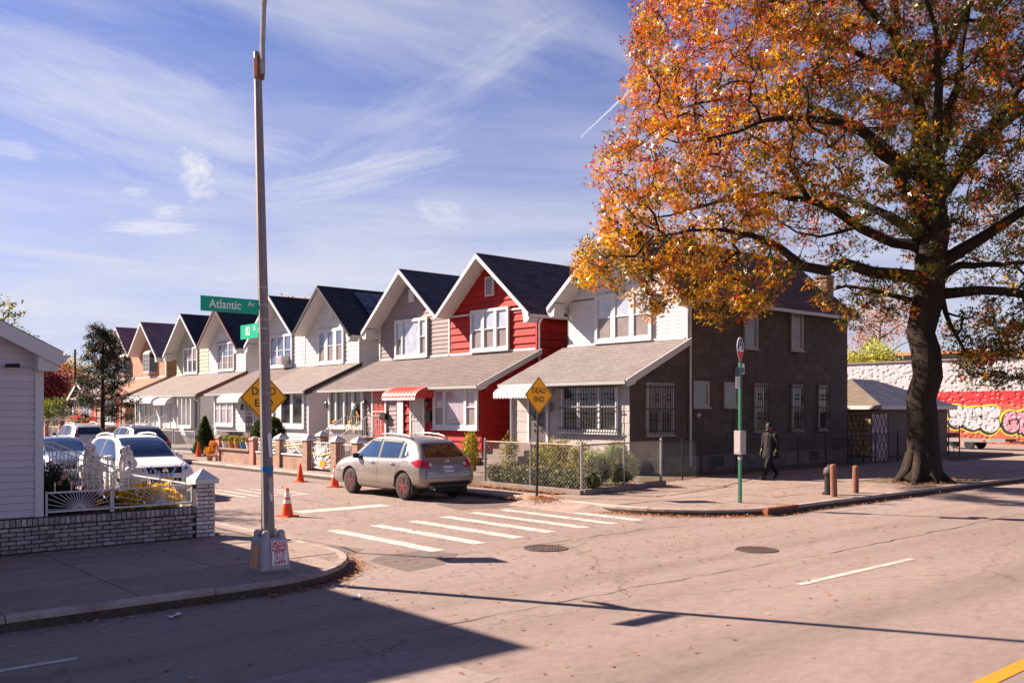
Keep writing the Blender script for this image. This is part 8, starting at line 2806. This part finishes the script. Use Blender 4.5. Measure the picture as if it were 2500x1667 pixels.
OAK = [
    ([(-0.06, 0, -0.1), (-0.04, 0, 0.25), S(2120, 1040), S(2123, 960), S(2126, 860), S(2130, 760), S(2138, 680), S(2146, 600), S(2152, 520), S(2142, 420), S(2122, 320), S(2092, 200), S(2062, 90), S(2045, -60), S(2035, -240)],
     [0.70, 0.56, 0.47, 0.44, 0.43, 0.42, 0.45, 0.44, 0.38, 0.33, 0.27, 0.21, 0.16, 0.10, 0.04]),
    ([S(2135, 640), S(2060, 632, -0.3), S(1990, 628, -0.6), S(1920, 620, -0.9), S(1872, 634, -1.1), S(1820, 622, -1.3), S(1760, 592, -1.4), S(1700, 560, -1.5), S(1640, 548, -1.6), S(1560, 556, -1.8), S(1480, 570, -2.0)], [0.26, 0.20, 0.18, 0.16, 0.16, 0.145, 0.12, 0.09, 0.065, 0.045, 0.02]),
    ([S(2140, 575), S(2060, 548, 0.3), S(1990, 510, 0.5), S(1930, 465, 0.7), S(1880, 440, 0.8), S(1800, 425, 1.0), S(1720, 430, 1.2), S(1640, 450, 1.3), S(1560, 470, 1.4), S(1490, 480, 1.4)], [0.22, 0.16, 0.145, 0.13, 0.11, 0.09, 0.07, 0.05, 0.035, 0.02]),
    ([S(2146, 530), S(2085, 462, -0.5), S(2030, 395, -0.9), S(1965, 345, -1.3), S(1890, 320, -1.7), S(1800, 320, -2.2), S(1700, 340, -2.6), S(1600, 375, -2.8), S(1520, 390, -2.9)], [0.27, 0.22, 0.18, 0.15, 0.12, 0.09, 0.06, 0.04, 0.02]),
    ([S(2145, 440), S(2085, 345, 0.8), S(2020, 262, 1.4), S(1940, 205, 1.9), S(1850, 165, 2.3), S(1750, 150, 2.6), S(1650, 165, 2.8), S(1560, 190, 2.9)], [0.22, 0.17, 0.14, 0.11, 0.085, 0.06, 0.04, 0.02]),
    ([S(2122, 330), S(2080, 230, -0.8), S(2005, 125, -1.6), S(1905, 50, -2.1), S(1790, 0, -2.5), S(1670, -20, -2.7), S(1570, -10, -2.8)], [0.19, 0.15, 0.12, 0.09, 0.06, 0.04, 0.02]),
    ([S(2142, 420), S(2185, 290, 0.4), S(2230, 160, 0.8), S(2262, 10, 1.0), S(2285, -180, 1.1)], [0.21, 0.16, 0.12, 0.08, 0.03]),
    ([S(2160, 600), S(2230, 560, -0.5), S(2300, 505, -1.0), S(2370, 460, -1.3), S(2460, 400, -1.6), S(2580, 350, -1.8)], [0.22, 0.17, 0.14, 0.11, 0.07, 0.03]),
    ([S(2155, 672), S(2240, 668, -0.4), S(2320, 680, -0.8), S(2400, 692, -1.1), S(2500, 700, -1.5), S(2600, 730, -1.7)], [0.18, 0.14, 0.12, 0.10, 0.06, 0.02]),
    ([S(2150, 480), S(2220, 395, 0.7), S(2300, 315, 1.2), S(2400, 230, 1.6), S(2520, 150, 2.0)], [0.2, 0.15, 0.12, 0.08, 0.03]),
    ([S(2165, 628), S(2240, 600, 0.8), S(2330, 590, 1.5), S(2450, 575, 2.2), S(2560, 590, 2.6)], [0.16, 0.12, 0.09, 0.06, 0.02]),
    ([S(2150, 500), S(2100, 380, -1.8), S(2040, 280, -3.4), S(1990, 200, -4.6), S(1940, 160, -5.4)], [0.2, 0.15, 0.11, 0.07, 0.03]),
    ([S(2150, 470), S(2190, 350, -2.0), S(2220, 260, -3.6), S(2250, 190, -5.0)], [0.19, 0.14, 0.1, 0.04]),
    ([S(2145, 560), S(2090, 450, 2.0), S(2030, 380, 4.0), S(1980, 330, 5.6)], [0.19, 0.14, 0.1, 0.04]),
    ([S(2150, 520), S(2220, 430, 2.0), S(2280, 370, 3.8), S(2330, 320, 5.2)], [0.18, 0.13, 0.09, 0.04]),
    ([S(2100, 240), S(2150, 110, -1.5), S(2180, 0, -2.8), S(2200, -120, -3.6)], [0.15, 0.11, 0.08, 0.03]),
    ([S(2090, 200), S(1990, 60, 1.5), S(1900, -60, 2.6), S(1820, -140, 3.2)], [0.14, 0.1, 0.07, 0.03]),
    ([S(1880, 440, 0.8), S(1830, 380, 0.3), S(1780, 340, 0.0), S(1700, 300, -0.2), S(1620, 280, -0.3)], [0.09, 0.07, 0.05, 0.035, 0.02]),
    ([S(1985, 510, 0.5), S(1930, 530, 0.2), S(1880, 545, -0.2), S(1820, 540, -0.5), S(1750, 500, -0.8)], [0.06, 0.05, 0.04, 0.03, 0.015]),
    ([S(2095, 690), S(2040, 655, 0.9), S(1990, 640, 1.5), S(1950, 650, 2.0)], [0.09, 0.07, 0.05, 0.02]),
    ([S(2165, 690), S(2215, 740, 0.8), S(2260, 790, 1.2), S(2310, 840, 1.5)], [0.09, 0.07, 0.045, 0.02]),
]
# outline of the crown as it stands over the street
OUT = [(1470, -30), (1462, 20), (1500, 55), (1440, 130), (1436, 190), (1450, 240), (1452, 290), (1492, 322), (1470, 345), (1410, 318), (1358, 392), (1372, 425), (1400, 430), (1398, 480), (1388, 520), (1345, 560), (1330, 600), (1332, 648), (1375, 650), (1440, 655),
       (1500, 725), (1560, 690), (1610, 700), (1640, 745), (1700, 730), (1770, 728), (1790, 660), (1840, 612), (1905, 655), (1960, 640), (1935, 700), (1960, 770), (2010, 750), (2070, 720), (2110, 690), (2180, 690), (2190, 770), (2230, 850), (2290, 880), (2345, 890), (2420, 800), (2560, 780), (2800, 600), (2900, 250), (2800, -100), (2600, -350), (2300, -480), (2000, -430), (1750, -300), (1580, -160)]
ncand = 42000
cx = rng.uniform(1320, 2900, ncand)
cy = rng.uniform(-480, 900, ncand)
ok = in_poly(cx, cy, OUT)
cx, cy = cx[ok], cy[ok]
# depth of the crown: deep around the trunk, thin at the tips
un = np.clip(np.abs(cx - 2118) / 800, 0, 1)
vn = np.clip((cy - 380) / 420, -1.6, 1)
dm = 6.2 * np.sqrt(np.clip(1 - un ** 2 * 0.86, 0.02, 1)) * np.clip(1.02 - 0.75 * np.clip(vn, 0, 1), 0.2, 1)
cf = rng.uniform(-1, 1, len(cx)) * dm
# open sky windows in the crown
keep = np.ones(len(cx))


def thin(x0, y0, rx, ry, amt):
    g_ = np.exp(-(((cx - x0) / rx) ** 2 + ((cy - y0) / ry) ** 2))
    return 1 - amt * g_


for a in ((1905, 545, 130, 55, 0.97), (1990, 590, 90, 30, 0.92), (1790, 560, 70, 40, 0.6), (1700, 480, 100, 22, 0.75), (1600, 500, 70, 30, 0.5), (2270, 560, 120, 50, 0.8), (2300, 640, 120, 30, 0.85), (2230, 700, 60, 30, 0.7), (2060, 600, 60, 50, 0.7), (1830, 330, 120, 25, 0.55), (1680, 360, 80, 20, 0.5), (2260, 300, 60, 60, 0.5), (2150, 620, 90, 120, 0.85), (1450, 340, 50, 18, 0.7), (1900, 620, 60, 20, 0.8), (1600, 610, 60, 25, 0.4), (2150, 780, 40, 60, 0.9)):
    keep *= thin(*a)
ph = np.sin(cx * 0.031 + cf * 1.3) * np.sin(cy * 0.037 + cf * 0.9 + 1.0) + 0.6 * np.sin(cx * 0.017 - cy * 0.023 + cf * 0.7)
ph2 = np.sin(cx * 0.06 + cy * 0.021 + cf * 2.1) * np.sin(cy * 0.071 - cx * 0.015 + cf * 1.7 + 2)
keep *= np.clip(0.40 + 0.70 * ph + 0.65 * ph2, 0.0, 1)
sel = rng.random(len(cx)) < keep * 0.8
cx, cy, cf = cx[sel], cy[sel], cf[sel]
clus = np.stack([(cx - 2118) * K, cf, 2.2 + (940 - cy) * K], 1)
if len(clus) > 5600:
    clus = clus[rng.permutation(len(clus))[:5600]]


def oak_cols(P_, n):
    X, Y, Z = P_[:, 0], P_[:, 1], P_[:, 2]
    left = np.clip((-X - 1) / 9, 0, 1)
    high = np.clip((Z - 6) / 9, 0, 1)
    ns = 0.5 + 0.5 * np.sin(X * 1.7 + Y * 1.1) * np.sin(Z * 1.9 + X * 0.6)
    n2 = np.sin(X * 3.1 - Y * 2.3 + 1) * np.sin(Z * 3.7 + Y * 1.9)
    low = np.clip((8.5 - Z) / 4, 0, 1) * left
    wo = 0.16 + 0.50 * high + 0.05 * left + 0.3 * (ns - 0.5)
    wg = 0.72 - 0.42 * high - 0.42 * left + 0.35 * low + 0.25 * n2 + 0.95 * np.clip((X + 5.5) / 6, 0, 1) + 0.3 * (0.5 - ns)  # olive to the right: leaf hue, with the crown's shaded side put into colour
    wr_ = 0.10 + 0.25 * high * left + 0.1 * ns
    wy = 0.40 + 0.25 * left - 0.12 * high + 0.6 * low - 0.2 * n2 - 0.28 * np.clip((X + 5.5) / 6, 0, 1)
    Wt = np.clip(np.stack([wo, wg, wr_, wy], 1), 0.03, None)
    Wt /= Wt.sum(1)[:, None]
    u = rng.random(n)
    uc = np.repeat(rng.random(n // 38 + 1), 38)[:n]
    u = np.where(rng.random(n) < 0.62, uc, u)[:, None]
    cb = np.repeat(rng.normal(size=n // 38 + 1), 38)[:n, None]
    idx = (u > np.cumsum(Wt, 1)[:, :3]).sum(1)
    base_ = np.array([(0.58, 0.165, 0.007), (0.095, 0.10, 0.010), (0.42, 0.055, 0.028), (0.70, 0.37, 0.012)])
    c = base_[idx]
    return np.clip(c * (1 + 0.16 * rng.normal(size=(n, 1))) * np.clip(1 + 0.22 * cb, 0.5, 1.5) * (1 + 0.08 * rng.normal(size=(n, 3))), 0.006, 0.9)


yaw = -math.atan2(FWD.x, FWD.y)
grow_tree('oak_tree', 'huge spreading oak with orange and gold autumn leaves beside the grey corner house', (27.95, 12.98, 0.15), OAK, clus, 38, (0.08, 0.215), oak_cols, 'oak_leaf', LEAF_OAK, rz=yaw, spread=0.33)
# surface roots flare
ot = [o for o in bpy.data.objects if o.name == 'oak_tree'][0]
for k in range(8):
    a = 2 * math.pi * k / 8 + 0.2
    d = Vector((math.cos(a), math.sin(a), 0))
    MB().tube([d * 0.32 + Vector((0, 0, 0.9)), d * 0.42 + Vector((0, 0, 0.35)), d * (0.60 + 0.1 * (k % 3)) + Vector((0, 0, 0.08)), d * (0.85 + 0.2 * (k % 3)) + Vector((0, 0, -0.08))], [0.12, 0.17, 0.13, 0.05], 8).build('root', 'bark', ot, smooth=True)


def simple_tree(name, label, loc, h, r, n, cols, wts, leaf=(0.12, 0.2), trunk=0.15, k=26, base=0.35, spread=0.5, mat='leaf', shape=LEAF_OVAL, sparse=1.0, group=None):
    limbs = [([(0, 0, -0.1), (0.05, 0.02, h * 0.3), (0.0, 0.05, h * 0.6), (0.05, 0, h * 0.92)], [trunk, trunk * 0.8, trunk * 0.5, 0.02])]
    for i in range(9):
        a = i * 2.4
        z0 = h * (base + 0.45 * i / 9)
        L = r * random.uniform(0.6, 0.95) * (1 - 0.3 * i / 9)
        limbs.append(([(0, 0, z0), (math.cos(a) * L * 0.5, math.sin(a) * L * 0.5, z0 + L * 0.35), (math.cos(a) * L, math.sin(a) * L, z0 + L * 0.55)], [trunk * 0.4, trunk * 0.25, 0.015]))
    P_ = blob_points(n, (0, 0, h * (base + 1) / 2 + 0.05 * h), (r, r, h * (1 - base) / 2), 0.25)
    ph_ = np.sin(P_[:, 0] * 2.1 + loc[0]) * np.sin(P_[:, 1] * 1.9) * np.sin(P_[:, 2] * 1.7 + loc[1])
    P_ = P_[rng.random(n) < np.clip(0.65 + ph_, 0.1, 1) * sparse]
    return grow_tree(name, label, loc, limbs, P_, k, leaf, lambda p, m_: pal(m_, cols, wts, 0.25), mat, shape, spread=spread, group=group, nside=6)


# conifer in front of the far brick houses
def conifer(loc, h, r, label):
    limbs = [([(0, 0, -0.1), (0, 0, h * 0.5), (0.03, 0, h)], [0.14, 0.1, 0.015])]
    cl = []
    for i in range(34):
        z = h * (0.22 + 0.76 * i / 34)
        a = i * 2.39996 + random.gauss(0, 0.2)
        L = r * (1 - (z / h - 0.15) * 0.95) * random.uniform(0.7, 1.15)
        L = max(L, 0.3)
        tip = Vector((math.cos(a) * L, math.sin(a) * L, z + 0.18 * L))
        limbs.append(([(0, 0, z - 0.1), tuple(Vector((0, 0, z)).lerp(tip, 0.5) + Vector((0, 0, -0.05))), tuple(tip)], [0.035, 0.022, 0.006]))
        for j in range(13):
            f = random.uniform(0.25, 1.0)
            p = Vector((0, 0, z)).lerp(tip, f) + Vector((random.gauss(0, 0.16), random.gauss(0, 0.16), random.gauss(-0.05, 0.08)))
            cl.append(tuple(p))
    return grow_tree('conifer_tree', label, loc, limbs, np.array(cl), 24, (0.16, 0.30), lambda p, m_: pal(m_, [(0.012, 0.024, 0.015), (0.026, 0.04, 0.022), (0.008, 0.016, 0.011), (0.26, 0.10, 0.03)], (4, 3, 3, 1.2), 0.25), 'leaf', LEAF_NEEDLE, spread=0.3, twig_r=0.005, nside=5)


conifer((17.2, 56.2, 0.14), 7.2, 2.5, 'dark ragged conifer with bronze tips before the tan brick houses')
ORG = [(0.45, 0.20, 0.03), (0.38, 0.12, 0.03), (0.5, 0.32, 0.05)]
simple_tree('street_tree', 'yellow-green tree top rising behind the lilac house roof', (4.3, 25.5, 0.1), 5.1, 1.9, 420, [(0.16, 0.18, 0.03), (0.35, 0.27, 0.03), (0.08, 0.1, 0.02)], (3, 2, 2), (0.07, 0.13), 0.09, 24, 0.45, 0.3)
simple_tree('background_tree', 'crimson-leaved tree behind the hedge at the street end', (28.6, 113, 0.0), 7.6, 2.9, 520, [(0.30, 0.06, 0.07), (0.22, 0.05, 0.06), (0.38, 0.14, 0.10)], (3, 2, 1), (0.25, 0.45), 0.2, 18, 0.2, 0.9, group='trees at the street end')
simple_tree('background_tree', 'sparse pinkish tree beside the crimson one at the street end', (32.2, 115, 0.0), 7.4, 2.4, 240, [(0.36, 0.16, 0.13), (0.42, 0.26, 0.14), (0.25, 0.1, 0.08)], (2, 2, 1), (0.22, 0.4), 0.2, 14, 0.2, 0.9, group='trees at the street end')
simple_tree('background_tree', 'golden tree behind the crimson one at the street end', (35.8, 134, 0.0), 9.6, 4.6, 380, [(0.5, 0.34, 0.06), (0.42, 0.22, 0.05), (0.3, 0.25, 0.05)], (2, 1, 1), (0.28, 0.5), 0.2, 16, 0.3, 1.0, group='trees at the street end')
simple_tree('background_tree', 'orange tree top showing over the dark roofs of the white houses', (44, 83, 0.0), 13.4, 2.6, 200, ORG, (2, 1, 1), (0.25, 0.4), 0.2, 18, 0.5, 0.8)
simple_tree('background_tree', 'yellow-green honey locust rising over the white painted wall', (79, 41, 0.0), 8.3, 2.8, 300, [(0.42, 0.42, 0.05), (0.3, 0.32, 0.05), (0.5, 0.45, 0.1)], (2, 2, 1), (0.2, 0.36), 0.18, 16, 0.45, 0.8)
simple_tree('background_tree', 'sparse copper tree beside the honey locust beyond the painted wall', (92, 47, 0.0), 15.0, 5.0, 360, [(0.42, 0.24, 0.15), (0.5, 0.33, 0.22), (0.35, 0.18, 0.1)], (2, 1, 1), (0.2, 0.34), 0.18, 12, 0.4, 0.9)
# utility pole at the street end
t = thing('utility_pole', 'thin wooden utility pole standing at the street end', 'utility pole', (28.3, 101.4, 0.0))
MB().tube([(0, 0, 0), (0, 0, 8.6)], [0.14, 0.1], 8).build('pole', 'bark', t)
MB().box(-0.05, -0.6, 8.1, 0.05, 0.6, 8.2).build('crossarm', 'bark', t)
